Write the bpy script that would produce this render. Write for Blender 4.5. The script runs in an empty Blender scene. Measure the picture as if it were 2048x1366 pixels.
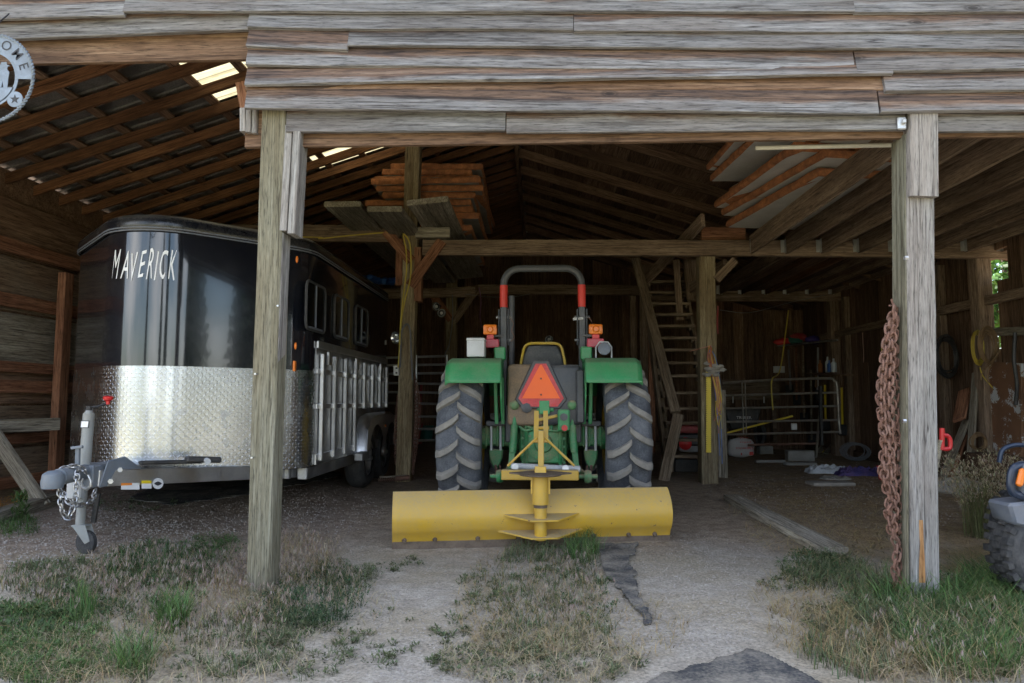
import bpy, bmesh, math, random
import numpy as np
from mathutils import Vector, Matrix, noise as mnoise

rnd = random.Random(7)
sc = bpy.context.scene
COL = sc.collection
R = math.radians

# ------------------------------------------------------------------ camera
FPX, CW, CH = 1400.0, 2048, 1366
EYE = Vector((0, 0, 1.12))
PITCH = math.atan(117 / FPX)
YAW = math.atan(56 * math.cos(PITCH) / FPX)
cd = bpy.data.cameras.new('camera'); cam = bpy.data.objects.new('camera', cd); COL.objects.link(cam)
cam.location = EYE; cam.rotation_euler = (R(90) + PITCH, 0, YAW)
cd.sensor_width = 36; cd.lens = 36 * FPX / CW; cd.clip_start = .05; cd.clip_end = 900
sc.camera = cam
_f = Vector((-math.sin(YAW) * math.cos(PITCH), math.cos(YAW) * math.cos(PITCH), math.sin(PITCH)))
_r = Vector((math.cos(YAW), math.sin(YAW), 0)); _u = _r.cross(_f)
def ray(px, py): return _f * FPX + _r * (px - CW / 2) - _u * (py - CH / 2)
def U(px, py, Y):
    d = ray(px, py); return EYE + d * (Y / d.y)
def UX(px, py, X):
    d = ray(px, py); return EYE + d * (X / d.x)

# ------------------------------------------------------------------ sky, sun, exposure
SUN_EL, SUN_AZ = 62, -28       # sun stands behind the barn, a little to the left: the yard in view lies in the barn's shade
w = bpy.data.worlds.new('World'); sc.world = w; w.use_nodes = True
nt = w.node_tree; nt.nodes.clear()
sky = nt.nodes.new('ShaderNodeTexSky'); sky.sky_type = 'NISHITA'; sky.sun_disc = False
sky.sun_elevation = R(SUN_EL); sky.sun_rotation = R(SUN_AZ); sky.dust_density = 1.0; sky.air_density = 1.0; sky.ozone_density = 1.0
tc = nt.nodes.new('ShaderNodeTexCoord')
mp = nt.nodes.new('ShaderNodeMapping'); mp.inputs['Scale'].default_value = (1, 1, 2.6)
nz = nt.nodes.new('ShaderNodeTexNoise'); nz.inputs['Scale'].default_value = 2.4; nz.inputs['Detail'].default_value = 7; nz.inputs['Roughness'].default_value = .55
rp = nt.nodes.new('ShaderNodeValToRGB'); rp.color_ramp.elements[0].position = .45; rp.color_ramp.elements[1].position = .72
mx = nt.nodes.new('ShaderNodeMix'); mx.data_type = 'RGBA'
mx.inputs['B'].default_value = (10.5, 10.6, 10.8, 1)
bg = nt.nodes.new('ShaderNodeBackground'); bg.inputs['Strength'].default_value = .12
wo = nt.nodes.new('ShaderNodeOutputWorld')
L = nt.links.new
L(tc.outputs['Generated'], mp.inputs['Vector']); L(mp.outputs['Vector'], nz.inputs['Vector']); L(nz.outputs['Fac'], rp.inputs['Fac'])
L(rp.outputs['Color'], mx.inputs['Factor']); L(sky.outputs['Color'], mx.inputs['A']); L(mx.outputs['Result'], bg.inputs['Color']); L(bg.outputs['Background'], wo.inputs['Surface'])
sl = bpy.data.lights.new('sun', 'SUN'); sl.energy = 4.6; sl.angle = R(.53); sl.color = (1, .95, .87)
so = bpy.data.objects.new('sun', sl); COL.objects.link(so)
_el, _az = R(SUN_EL), R(SUN_AZ)
sun_from = Vector((math.sin(_az) * math.cos(_el), math.cos(_az) * math.cos(_el), math.sin(_el)))
so.rotation_euler = sun_from.to_track_quat('Z', 'Y').to_euler()
so.location = (-8, 25, 30)
vs = sc.view_settings; vs.view_transform = 'Standard'; vs.look = 'None'; vs.gamma = 1.0; vs.exposure = 1.98
sc.render.engine = 'CYCLES'
sc.cycles.use_denoising = True
sc.cycles.max_bounces = 8; sc.cycles.diffuse_bounces = 6; sc.cycles.use_adaptive_sampling = True; sc.cycles.adaptive_threshold = .02; sc.cycles.glossy_bounces = 4; sc.cycles.transmission_bounces = 4
sc.cycles.sample_clamp_indirect = 6

# ------------------------------------------------------------------ materials
MATS = {}
def new_mat(name):
    m = bpy.data.materials.new(name); m.use_nodes = True
    n = m.node_tree.nodes; b = n['Principled BSDF']; MATS[name] = m
    return m, m.node_tree, b
class N:
    """tiny node helper"""
    def __init__(s, nt): s.nt = nt
    def node(s, t, **kw):
        n = s.nt.nodes.new(t)
        for k, v in kw.items(): setattr(n, k, v)
        return n
    def link(s, a, b): s.nt.links.new(a, b)
    def coord(s, kind='Object', scale=(1, 1, 1), rnd_off=True, add=None):
        tc = s.node('ShaderNodeTexCoord'); out = tc.outputs[kind]
        if rnd_off:
            oi = s.node('ShaderNodeObjectInfo'); ml = s.node('ShaderNodeVectorMath', operation='MULTIPLY_ADD')
            s.link(oi.outputs['Random'], ml.inputs[0]); ml.inputs[1].default_value = (53.1, 17.7, 31.3); s.link(out, ml.inputs[2]); out = ml.outputs[0]
        m = s.node('ShaderNodeMapping'); m.inputs['Scale'].default_value = scale; s.link(out, m.inputs['Vector'])
        return m.outputs['Vector']
    def noise(s, vec, scale, detail=4, rough=.55, dist=0.0):
        n = s.node('ShaderNodeTexNoise'); n.inputs['Scale'].default_value = scale; n.inputs['Detail'].default_value = detail
        n.inputs['Roughness'].default_value = rough; n.inputs['Distortion'].default_value = dist
        if vec is not None: s.link(vec, n.inputs['Vector'])
        return n.outputs['Fac']
    def ramp(s, fac, stops):
        r = s.node('ShaderNodeValToRGB'); e = r.color_ramp.elements
        while len(e) < len(stops): e.new(.5)
        for el, (p, c) in zip(e, stops):
            el.position = p; el.color = tuple(c) + (1,) if isinstance(c, tuple) else (c, c, c, 1)
        s.link(fac, r.inputs['Fac']); return r.outputs['Color']
    def mix(s, fac, a, b, mode='MIX'):
        m = s.node('ShaderNodeMix', data_type='RGBA', blend_type=mode)
        for sock, v in ((m.inputs['Factor'], fac), (m.inputs['A'], a), (m.inputs['B'], b)):
            if isinstance(v, (int, float)): sock.default_value = v
            elif isinstance(v, tuple): sock.default_value = v if len(v) == 4 else v + (1,)
            else: s.link(v, sock)
        return m.outputs['Result']
    def math(s, op, a, b=None, c=None):
        m = s.node('ShaderNodeMath', operation=op)
        for i, v in enumerate((a, b, c)):
            if v is None: continue
            if isinstance(v, (int, float)): m.inputs[i].default_value = v
            else: s.link(v, m.inputs[i])
        return m.outputs[0]
    def bump(s, h, b, strength=.3, dist=.01, prev=None):
        n = s.node('ShaderNodeBump'); n.inputs['Strength'].default_value = strength; n.inputs['Distance'].default_value = dist
        s.link(h, n.inputs['Height'])
        if prev is not None: s.link(prev, n.inputs['Normal'])
        if b is not None: s.link(n.outputs['Normal'], b.inputs['Normal'])
        return n.outputs['Normal']

def wood(name, dark, mid, light, knots=.6, weather=None, val=(.75, 1.2), rough=.85, patch=None, fine=1.0, near=True, bias=.22):
    """grain runs along local X; local Y is the board's width. weather: colour of the sheltered upper strip of a lapped board"""
    m, nt, b = new_mat(name); k = N(nt)
    v1 = k.coord('Object', (.55, 11, 11))
    def sc_(vec, s):
        mm = k.node('ShaderNodeVectorMath', operation='MULTIPLY'); k.link(vec, mm.inputs[0]); mm.inputs[1].default_value = s; return mm.outputs[0]
    a = k.noise(v1, 2.6, 4, .62, .9); fn = k.noise(sc_(v1, (7.5, 4.2, 4.2)), 2.2, 3, .75)
    col = k.ramp(a, [(.32, dark), (.48, mid), (.66, light)])
    big = k.noise(sc_(v1, (1.5, .22, .22)), 1.3, 2)
    col = k.mix(k.ramp(big, [(.38, 0.0), (.68, .65)]), col, dark if patch is None else patch)
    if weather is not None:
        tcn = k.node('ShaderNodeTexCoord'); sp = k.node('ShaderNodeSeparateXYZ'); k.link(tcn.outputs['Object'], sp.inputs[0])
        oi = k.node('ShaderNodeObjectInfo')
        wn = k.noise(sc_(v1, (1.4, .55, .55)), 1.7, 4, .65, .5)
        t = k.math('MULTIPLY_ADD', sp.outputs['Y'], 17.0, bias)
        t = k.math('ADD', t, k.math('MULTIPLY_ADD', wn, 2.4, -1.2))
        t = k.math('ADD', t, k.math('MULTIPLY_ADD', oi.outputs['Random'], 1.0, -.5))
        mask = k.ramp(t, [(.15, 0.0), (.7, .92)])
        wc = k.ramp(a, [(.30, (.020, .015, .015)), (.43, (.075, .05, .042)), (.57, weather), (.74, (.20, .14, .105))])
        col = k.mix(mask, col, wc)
    g = k.ramp(fn, [(.3, .38), (.46, .95), (.7, 1.3)])
    col = k.mix(fine, col, g, 'MULTIPLY')
    vo = k.node('ShaderNodeTexVoronoi'); vo.inputs['Scale'].default_value = 1.25; k.link(sc_(v1, (3.0, .34, 0)), vo.inputs['Vector'])
    km = k.ramp(vo.outputs['Distance'], [(.0, knots), (.05, knots), (.07, knots * .35), (.09, knots * .7), (.13, 0.0)])
    cr = k.ramp(k.noise(sc_(v1, (.64, 2.4, 2.4)), 1.6, 1, .5, .35), [(.482, 0.0), (.5, .85), (.518, 0.0)])
    kc = k.math('MAXIMUM', km, cr)
    col = k.mix(kc, col, (dark[0] * .3, dark[1] * .27, dark[2] * .27))
    oi2 = k.node('ShaderNodeObjectInfo')
    hv = k.node('ShaderNodeHueSaturation'); k.link(col, hv.inputs['Color'])
    k.link(k.math('MULTIPLY_ADD', oi2.outputs['Random'], val[1] - val[0], val[0]), hv.inputs['Value'])
    k.link(hv.outputs['Color'], b.inputs['Base Color']); b.inputs['Roughness'].default_value = rough
    b.inputs['Specular IOR Level'].default_value = .25
    hh = k.math('SUBTRACT', k.math('MULTIPLY_ADD', a, .9, fn), kc)
    if near: k.bump(hh, b, .55, .005)
    return m

def plain(name, col, rough=.5, metal=0.0, var=.25, scale=6, dust=None, dust_amt=.5, bump=.0, spec=.5, worn=None, worn_lo=.62, up_dust=0.0, coat=0.0, fine=70, worn_scale=4):
    """paint, rubber, plastic or metal with mottling, dirt and optional dust that settled on upward faces"""
    m, nt, b = new_mat(name); k = N(nt)
    v = k.coord('Object')
    n = k.noise(v, scale, 4, .6); n2 = k.noise(v, fine, 2, .6)
    lo = tuple(c * (1 - var) for c in col); hi = tuple(min(1, c * (1 + var)) for c in col)
    c = k.ramp(n, [(.3, lo), (.7, hi)])
    rf = rough
    if worn is not None:
        wm = k.ramp(k.math('ADD', k.noise(v, worn_scale, 3, .7), k.math('MULTIPLY', k.math('SUBTRACT', n2, .5), .3)), [(worn_lo, 0.0), (worn_lo + .03, 1.0)])
        c = k.mix(wm, c, worn)
    if dust is not None:
        dn = k.noise(v, scale * .7 + 1.3, 4, .68)
        dm = k.ramp(k.math('ADD', dn, k.math('MULTIPLY', k.math('SUBTRACT', n2, .5), .5)), [(.38, 0.0), (.75, dust_amt)])
        if up_dust:
            ge = k.node('ShaderNodeNewGeometry'); sp = k.node('ShaderNodeSeparateXYZ'); k.link(ge.outputs['Normal'], sp.inputs[0])
            um = k.math('MULTIPLY', k.ramp(sp.outputs['Z'], [(.3, 0.0), (.95, up_dust)]), k.math('MULTIPLY_ADD', n2, .8, .55))
            dm = k.math('MINIMUM', k.math('ADD', dm, um), 1.0)
        c = k.mix(dm, c, dust)
        rr = k.node('ShaderNodeMapRange'); k.link(dm, rr.inputs['Value']); rr.inputs['To Min'].default_value = rough; rr.inputs['To Max'].default_value = .92
        k.link(rr.outputs[0], b.inputs['Roughness'])
        if metal:
            mr = k.node('ShaderNodeMapRange'); k.link(dm, mr.inputs['Value']); mr.inputs['To Min'].default_value = metal; mr.inputs['To Max'].default_value = 0
            k.link(mr.outputs[0], b.inputs['Metallic'])
    else:
        rr = k.node('ShaderNodeMapRange'); k.link(n, rr.inputs['Value']); rr.inputs['To Min'].default_value = max(.02, rough - .12); rr.inputs['To Max'].default_value = min(1, rough + .12)
        k.link(rr.outputs[0], b.inputs['Roughness']); b.inputs['Metallic'].default_value = metal
    k.link(c, b.inputs['Base Color']); b.inputs['Specular IOR Level'].default_value = spec; b.inputs['Coat Weight'].default_value = coat
    if bump: k.bump(k.math('ADD', k.math('MULTIPLY', n2, .5), n), b, bump, .01)
    return m

DUST = (.30, .25, .19)
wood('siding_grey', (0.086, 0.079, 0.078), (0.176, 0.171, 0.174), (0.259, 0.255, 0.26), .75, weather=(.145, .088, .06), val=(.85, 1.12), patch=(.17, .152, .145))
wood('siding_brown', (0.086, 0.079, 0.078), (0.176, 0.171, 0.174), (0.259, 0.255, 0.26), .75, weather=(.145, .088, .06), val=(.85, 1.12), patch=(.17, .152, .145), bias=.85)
wood('header_grey', (0.096, 0.084, 0.072), (0.176, 0.16, 0.144), (0.288, 0.272, 0.248), .7, val=(.85, 1.1), patch=(.15, .125, .10))
wood('post_green', (0.117, 0.107, 0.075), (0.186, 0.176, 0.128), (0.262, 0.252, 0.197), .5, val=(.95, 1.05), patch=(.17, .145, .095))
wood('post_grey', (0.139, 0.127, 0.119), (0.23, 0.221, 0.209), (0.328, 0.324, 0.316), .7, val=(.95, 1.1), patch=(.24, .21, .19))
wood('post_inner', (0.159, 0.118, 0.066), (0.291, 0.231, 0.139), (0.409, 0.344, 0.225), .45, val=(.85, 1.1), patch=(.17, .12, .07))
wood('beam_brown', (0.115, 0.078, 0.053), (0.23, 0.163, 0.115), (0.333, 0.253, 0.184), .6, val=(.8, 1.15), near=False)
wood('rafter_orange', (0.074, 0.033, 0.015), (0.166, 0.076, 0.035), (0.248, 0.128, 0.062), .6, val=(.6, 1.15), near=False)
wood('brace_red', (0.149, 0.063, 0.034), (0.276, 0.127, 0.071), (0.38, 0.196, 0.115), .6, val=(.85, 1.15))
wood('wall_brown', (0.098, 0.057, 0.037), (0.19, 0.115, 0.072), (0.287, 0.19, 0.127), .6, val=(.55, 1.2), near=False)
wood('plywood_brown', (0.098, 0.063, 0.04), (0.172, 0.115, 0.075), (0.241, 0.172, 0.115), .3, val=(.8, 1.2), patch=(.22, .19, .15), near=False)
wood('plank_grey', (0.149, 0.127, 0.092), (0.276, 0.241, 0.19), (0.414, 0.38, 0.31), .6, val=(.85, 1.15))
wood('stair_wood', (0.115, 0.081, 0.052), (0.218, 0.161, 0.109), (0.322, 0.253, 0.184), .4, val=(.8, 1.2), near=False)
wood('raw_split', (.28, .13, .05), (.42, .22, .09), (.5, .3, .15), .2)
wood('pale_wood', (.2, .17, .12), (.32, .28, .20), (.42, .38, .29), .4)
plain('roof_metal', (.34, .33, .32), .3, .9, .2, 3, dust=(.075, .065, .055), dust_amt=.85)
plain('galvanised', (.52, .53, .54), .38, 1.0, .2, 8, dust=(.3, .27, .23), dust_amt=.35)
plain('black_paint', (.0075, .0085, .013), .10, 0, .1, 3, dust=(.22, .21, .2), dust_amt=.045, spec=.6, coat=.6)
plain('black_cap', (.008, .009, .013), .2, 0, .1, 3, dust=(.25, .23, .2), dust_amt=.12, up_dust=.25)
plain('aluminium', (.62, .63, .65), .3, 1.0, .12, 5, dust=(.33, .30, .26), dust_amt=.25)
plain('aluminium_panel', (.40, .41, .43), .36, 1.0, .15, 3, dust=(.22, .19, .15), dust_amt=.45)
plain('window_glass', (.006, .007, .008), .06, 0, .1, 3, spec=.6)
plain('white_decal', (.78, .78, .78), .4, 0, .06)
plain('jack_grey', (.27, .285, .285), .45, 0, .12, 6, dust=DUST, dust_amt=.35, worn=(.22, .12, .07), worn_lo=.68)
plain('coupler_blue', (.16, .19, .23), .45, 0, .15, 6, dust=DUST, dust_amt=.3)
plain('red_plastic', (.55, .025, .025), .35, 0, .15)
plain('steel_chain', (.45, .45, .46), .32, 1.0, .2, 12, dust=(.25, .22, .18), dust_amt=.3)
plain('rust_chain', (.17, .085, .06), .85, .1, .35, 14, dust=(.30, .20, .16), dust_amt=.5, bump=.4)
plain('rubber', (.028, .029, .032), .75, 0, .2, 5, dust=(.17, .16, .15), dust_amt=.45, bump=.2)
plain('tractor_tyre', (.06, .066, .08), .72, 0, .25, 4, dust=(.26, .27, .29), dust_amt=.5, bump=.15)
plain('tyre_lug', (.27, .25, .22), .9, 0, .2, 7, dust=(.12, .12, .125), dust_amt=.45, bump=.3)
plain('tractor_green', (.03, .26, .09), .38, 0, .15, 4, dust=(.28, .25, .18), dust_amt=.28, up_dust=.35, worn=(.10, .12, .07), worn_lo=.68, worn_scale=18)
plain('dirty_green', (.03, .22, .08), .5, 0, .2, 5, dust=(.30, .235, .15), dust_amt=.68, up_dust=.7)
plain('rim_yellow', (.50, .33, .02), .5, 0, .15, 5, dust=DUST, dust_amt=.5)
plain('blade_yellow', (.60, .365, .035), .33, 0, .07, 2, dust=(.40, .31, .17), dust_amt=.42, up_dust=.75, worn=(.13, .065, .03), worn_lo=.70, fine=60, worn_scale=16)
plain('blade_edge', (.13, .095, .07), .8, .3, .3, 9, dust=(.22, .17, .12), dust_amt=.6, bump=.4)
plain('tank_black', (.04, .044, .052), .4, 0, .2, 3, dust=(.16, .15, .14), dust_amt=.4, up_dust=.5)
plain('tank_mud', (.27, .185, .11), .8, 0, .3, 3, dust=(.10, .09, .08), dust_amt=.7, bump=.2)
plain('rops_black', (.06, .065, .075), .45, 0, .15, 5, dust=(.22, .2, .18), dust_amt=.3)
plain('rops_red', (.62, .045, .03), .5, 0, .12, 6)
plain('lens_orange', (.75, .19, .015), .3, 0, .12)
plain('lens_red', (.42, .03, .06), .35, 0, .15, 9, dust=(.4, .25, .25), dust_amt=.3)
plain('smv_orange', (1.0, .155, .025), .55, 0, .05)
plain('smv_red', (.58, .04, .045), .5, 0, .2, 9, dust=(.5, .3, .28), dust_amt=.35)
plain('seat_black', (.03, .032, .035), .55, 0, .2, 4, dust=(.25, .23, .2), dust_amt=.35)
plain('white_metal', (.55, .56, .57), .5, 0, .1, 5, dust=(.3, .28, .24), dust_amt=.3)
plain('dark_metal', (.04, .04, .042), .5, .5, .2)
plain('foam_orange', (.42, .165, .065), .95, 0, .4, 14, dust=(.17, .075, .04), dust_amt=.8, bump=.7)
plain('panel_white', (.56, .55, .52), .6, 0, .08, 3, dust=(.35, .32, .28), dust_amt=.4)
plain('panel_grey', (.26, .25, .23), .7, 0, .15, 3, dust=(.13, .11, .09), dust_amt=.5)
plain('pvc_white', (.62, .60, .52), .5, 0, .06, 3, dust=(.4, .35, .25), dust_amt=.3)
plain('cord_yellow', (.55, .42, .06), .6, 0, .15)
plain('cord_orange', (.45, .16, .05), .6, 0, .2)
plain('cord_brown', (.22, .14, .07), .7, 0, .2)
plain('cord_grey', (.16, .16, .17), .6, 0, .2)
plain('cord_blue', (.12, .2, .42), .6, 0, .2)
plain('cord_purple', (.20, .09, .17), .7, 0, .2)
plain('cord_pink', (.45, .17, .13), .7, 0, .2)
plain('ruler_yellow', (.72, .53, .03), .5, 0, .05)
plain('concrete', (.30, .29, .265), .92, 0, .15, 10, dust=(.22, .19, .16), dust_amt=.4, bump=.4)
plain('rock', (.25, .23, .2), .9, 0, .25, 5, bump=.5)
plain('sack_white', (.52, .52, .52), .65, 0, .08, 5, dust=(.35, .31, .26), dust_amt=.4)
plain('print_red', (.55, .06, .045), .6, 0, .1)
plain('print_dark', (.03, .03, .035), .6, 0, .1)
plain('print_orange', (.8, .25, .03), .5, 0, .1)
plain('print_yellow', (.8, .62, .02), .5, 0, .1)
plain('black_plastic', (.02, .021, .024), .5, 0, .2, dust=(.2, .18, .15), dust_amt=.3)
plain('green_plastic', (.015, .12, .10), .5, 0, .15)
plain('red_paint', (.33, .025, .03), .5, 0, .2, dust=DUST, dust_amt=.3)
plain('cloth_white', (.50, .53, .57), .9, 0, .12, 8, dust=(.3, .25, .2), dust_amt=.35)
plain('cloth_blue', (.045, .04, .16), .85, 0, .3, 8, dust=(.25, .12, .16), dust_amt=.4)
plain('cloth_grey', (.30, .28, .25), .9, 0, .15, 8, dust=(.2, .16, .12), dust_amt=.4)
plain('blue_plastic', (.03, .12, .42), .5, 0, .15)
plain('purple_plastic', (.05, .03, .2), .5, 0, .15)
plain('bottle_clear', (.45, .5, .55), .3, 0, .1)
plain('rubber_mat', (.045, .047, .052), .85, 0, .2, 4, dust=(.36, .32, .26), dust_amt=.8, bump=.3)
plain('sign_metal', (.20, .235, .28), .42, .4, .15, 9, dust=(.14, .16, .19), dust_amt=.5)
plain('atv_blue', (.02, .03, .055), .3, 0, .1)
plain('atv_grey', (.14, .16, .20), .45, 0, .15, dust=DUST, dust_amt=.25)
plain('outlet_white', (.7, .69, .64), .5, 0, .04)
plain('bark', (.09, .065, .045), .95, 0, .3, 12, bump=.5)
plain('straw', (.52, .38, .17), .85, 0, .35, 9)
plain('gravel', (.33, .30, .27), .9, 0, .35, 30)
plain('glass_lamp', (.75, .78, .8), .12, .9, .05)
plain('peeled_board', (.19, .095, .05), .85, 0, .2, 3, worn=(.50, .51, .52), worn_lo=.56, bump=.3)

def skylight_mat():
    m, nt, b = new_mat('fibreglass'); k = N(nt)
    tr = k.node('ShaderNodeBsdfTranslucent'); df = k.node('ShaderNodeBsdfDiffuse'); mxs = k.node('ShaderNodeMixShader')
    c = k.ramp(k.noise(k.coord('Object', (2, 9, 2)), 3, 5), [(.3, (.26, .225, .13)), (.7, (.36, .33, .22))])
    k.link(c, tr.inputs['Color']); k.link(c, df.inputs['Color']); mxs.inputs[0].default_value = .35
    k.link(tr.outputs[0], mxs.inputs[1]); k.link(df.outputs[0], mxs.inputs[2]); k.link(mxs.outputs[0], nt.nodes['Material Output'].inputs['Surface'])
skylight_mat()

def attr_leaf(name, rough=.6, trans=.25):
    m, nt, b = new_mat(name); k = N(nt)
    at = k.node('ShaderNodeAttribute', attribute_name='Col')
    tr = k.node('ShaderNodeBsdfTranslucent'); mxs = k.node('ShaderNodeMixShader'); mxs.inputs[0].default_value = trans
    k.link(at.outputs['Color'], b.inputs['Base Color']); k.link(at.outputs['Color'], tr.inputs['Color']); b.inputs['Roughness'].default_value = rough
    b.inputs['Specular IOR Level'].default_value = .25
    k.link(b.outputs[0], mxs.inputs[1]); k.link(tr.outputs[0], mxs.inputs[2]); k.link(mxs.outputs[0], nt.nodes['Material Output'].inputs['Surface'])
attr_leaf('leaf')

def diamond_mat():
    """checker plate: short raised bars at +-45 degrees on a square grid, in metres along the skin"""
    m, nt, b = new_mat('diamond_plate'); k = N(nt)
    uv = k.node('ShaderNodeUVMap'); sp = k.node('ShaderNodeSeparateXYZ'); k.link(uv.outputs[0], sp.inputs[0])
    S = 1 / .030
    x = k.math('MULTIPLY', sp.outputs['X'], S); y = k.math('MULTIPLY', sp.outputs['Y'], S)
    fx = k.math('SUBTRACT', k.math('FRACT', x), .5); fy = k.math('SUBTRACT', k.math('FRACT', y), .5)
    par = k.math('PINGPONG', k.math('ADD', k.math('FLOOR', x), k.math('FLOOR', y)), 1.0)
    sg = k.math('MULTIPLY_ADD', par, 2.0, -1.0)
    fxs = k.math('MULTIPLY', fx, sg)
    a = k.math('MULTIPLY', k.math('ADD', fxs, fy), .7071); c = k.math('MULTIPLY', k.math('SUBTRACT', fxs, fy), .7071)
    d = k.math('SQRT', k.math('ADD', k.math('POWER', k.math('DIVIDE', a, .52), 2.0), k.math('POWER', k.math('DIVIDE', c, .15), 2.0)))
    h = k.ramp(d, [(.55, 1.0), (1.0, 0.0)])
    n = k.noise(k.coord('Object', rnd_off=False), 3.0, 6, .6)
    col = k.mix(h, k.ramp(n, [(.3, (.40, .42, .45)), (.7, (.56, .58, .61))]), (.80, .82, .85))
    dm = k.ramp(k.noise(k.coord('Object', (1, 1, 1), False), 6, 7, .7), [(.52, 0.0), (.78, .45)])
    col = k.mix(dm, col, (.36, .35, .33))
    k.link(col, b.inputs['Base Color']); b.inputs['Metallic'].default_value = 1.0
    k.link(k.math('MULTIPLY_ADD', dm, .5, .24), b.inputs['Roughness'])
    k.bump(h, b, .55, .004)
diamond_mat()

def ground_mat():
    m, nt, b = new_mat('ground_soil'); k = N(nt)
    ge = k.node('ShaderNodeNewGeometry'); P = ge.outputs['Position']
    sp = k.node('ShaderNodeSeparateXYZ'); k.link(P, sp.inputs[0]); X, Y = sp.outputs['X'], sp.outputs['Y']
    n1 = k.noise(P, 1.1, 3, .6); n2 = k.noise(P, 9, 3, .65); n3 = k.noise(P, 58, 3, .75); n4 = k.noise(P, 2.7, 3, .6)
    sand = k.ramp(n2, [(.25, (.27, .24, .20)), (.5, (.355, .32, .272)), (.75, (.425, .39, .34))])
    dirt = k.ramp(n2, [(.3, (.21, .16, .115)), (.55, (.30, .235, .172)), (.8, (.37, .30, .225))])
    def band(v, lo, hi, wob=1.0):
        t = k.math('ADD', v, k.math('MULTIPLY', k.math('SUBTRACT', n4, .5), wob))
        mr = k.node('ShaderNodeMapRange', interpolation_type='SMOOTHSTEP'); k.link(t, mr.inputs['Value']); mr.inputs['From Min'].default_value = lo; mr.inputs['From Max'].default_value = hi
        return mr.outputs[0]
    inside = band(Y, 4.7, 6.3, 1.6)
    c = k.mix(inside, sand, dirt)
    # left bay: reddish gravelly soil
    lb = k.math('MULTIPLY', band(X, -1.2, -2.1, .8), band(Y, 3.9, 4.4, .6))
    c = k.mix(k.math('MULTIPLY', lb, .85), c, k.ramp(n2, [(.3, (.20, .145, .108)), (.6, (.32, .25, .198)), (.8, (.40, .34, .285))]))
    # straw-littered right bay
    rb = k.math('MULTIPLY', band(X, 2.1, 2.7, .5), band(Y, 3.6, 4.3, .7))
    c = k.mix(k.math('MULTIPLY', rb, k.ramp(n4, [(.35, .15), (.62, .8)])), c, k.ramp(n2, [(.3, (.20, .135, .075)), (.7, (.36, .26, .14))]))
    # grassy litter in the yard (dead thatch under the grass)
    th = k.math('MULTIPLY', k.ramp(n1, [(.42, 0.0), (.62, .55)]), k.math('SUBTRACT', 1.0, inside))
    c = k.mix(th, c, (.30, .25, .165))
    far = band(Y, 1.0, -3.0, 1.0)
    c = k.mix(far, c, k.ramp(n1, [(.3, (.20, .19, .09)), (.7, (.30, .27, .15))]))
    c = k.mix(.9, c, k.ramp(n3, [(.28, .45), (.5, 1.0), (.72, 1.4)]), 'MULTIPLY')
    vo = k.node('ShaderNodeTexVoronoi'); vo.inputs['Scale'].default_value = 55; k.link(P, vo.inputs['Vector'])
    peb = k.ramp(vo.outputs['Distance'], [(.12, 1.0), (.34, 0.0)])
    k.link(c, b.inputs['Base Color']); b.inputs['Roughness'].default_value = .95; b.inputs['Specular IOR Level'].default_value = .15
    k.bump(k.math('ADD', k.math('MULTIPLY_ADD', n2, 2.2, k.math('MULTIPLY', n3, .8)), k.math('MULTIPLY', peb, .35)), b, .55, .018)
ground_mat()

# ------------------------------------------------------------------ object helpers
def M(x): return MATS[x] if isinstance(x, str) else x
def wl(o):
    v = Vector((0, 0, 0))
    while o is not None: v = v + Vector(o.location); o = o.parent
    return v
def tag(o, label=None, cat=None, group=None, kind=None):
    if label: o['label'] = label
    if cat: o['category'] = cat
    if group: o['group'] = group
    if kind: o['kind'] = kind
    return o
def empty(name, loc, label=None, cat=None, group=None, kind=None):
    o = bpy.data.objects.new(name, None); COL.objects.link(o); o.location = loc; o.empty_display_size = .1
    return tag(o, label, cat, group, kind)
def link_mesh(name, me, mat, parent=None, loc=(0, 0, 0), rot=None):
    o = bpy.data.objects.new(name, me); COL.objects.link(o)
    if mat is not None and not me.materials: me.materials.append(M(mat))
    o.parent = parent; o.location = loc
    if rot is not None: o.rotation_euler = rot
    return o
def basis(d, hint=Vector((0, 0, 1))):
    d = Vector(d).normalized()
    if abs(d.dot(hint)) > .98: hint = Vector((1, 0, 0))
    a = hint.cross(d).normalized(); return a, d.cross(a).normalized()
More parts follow.
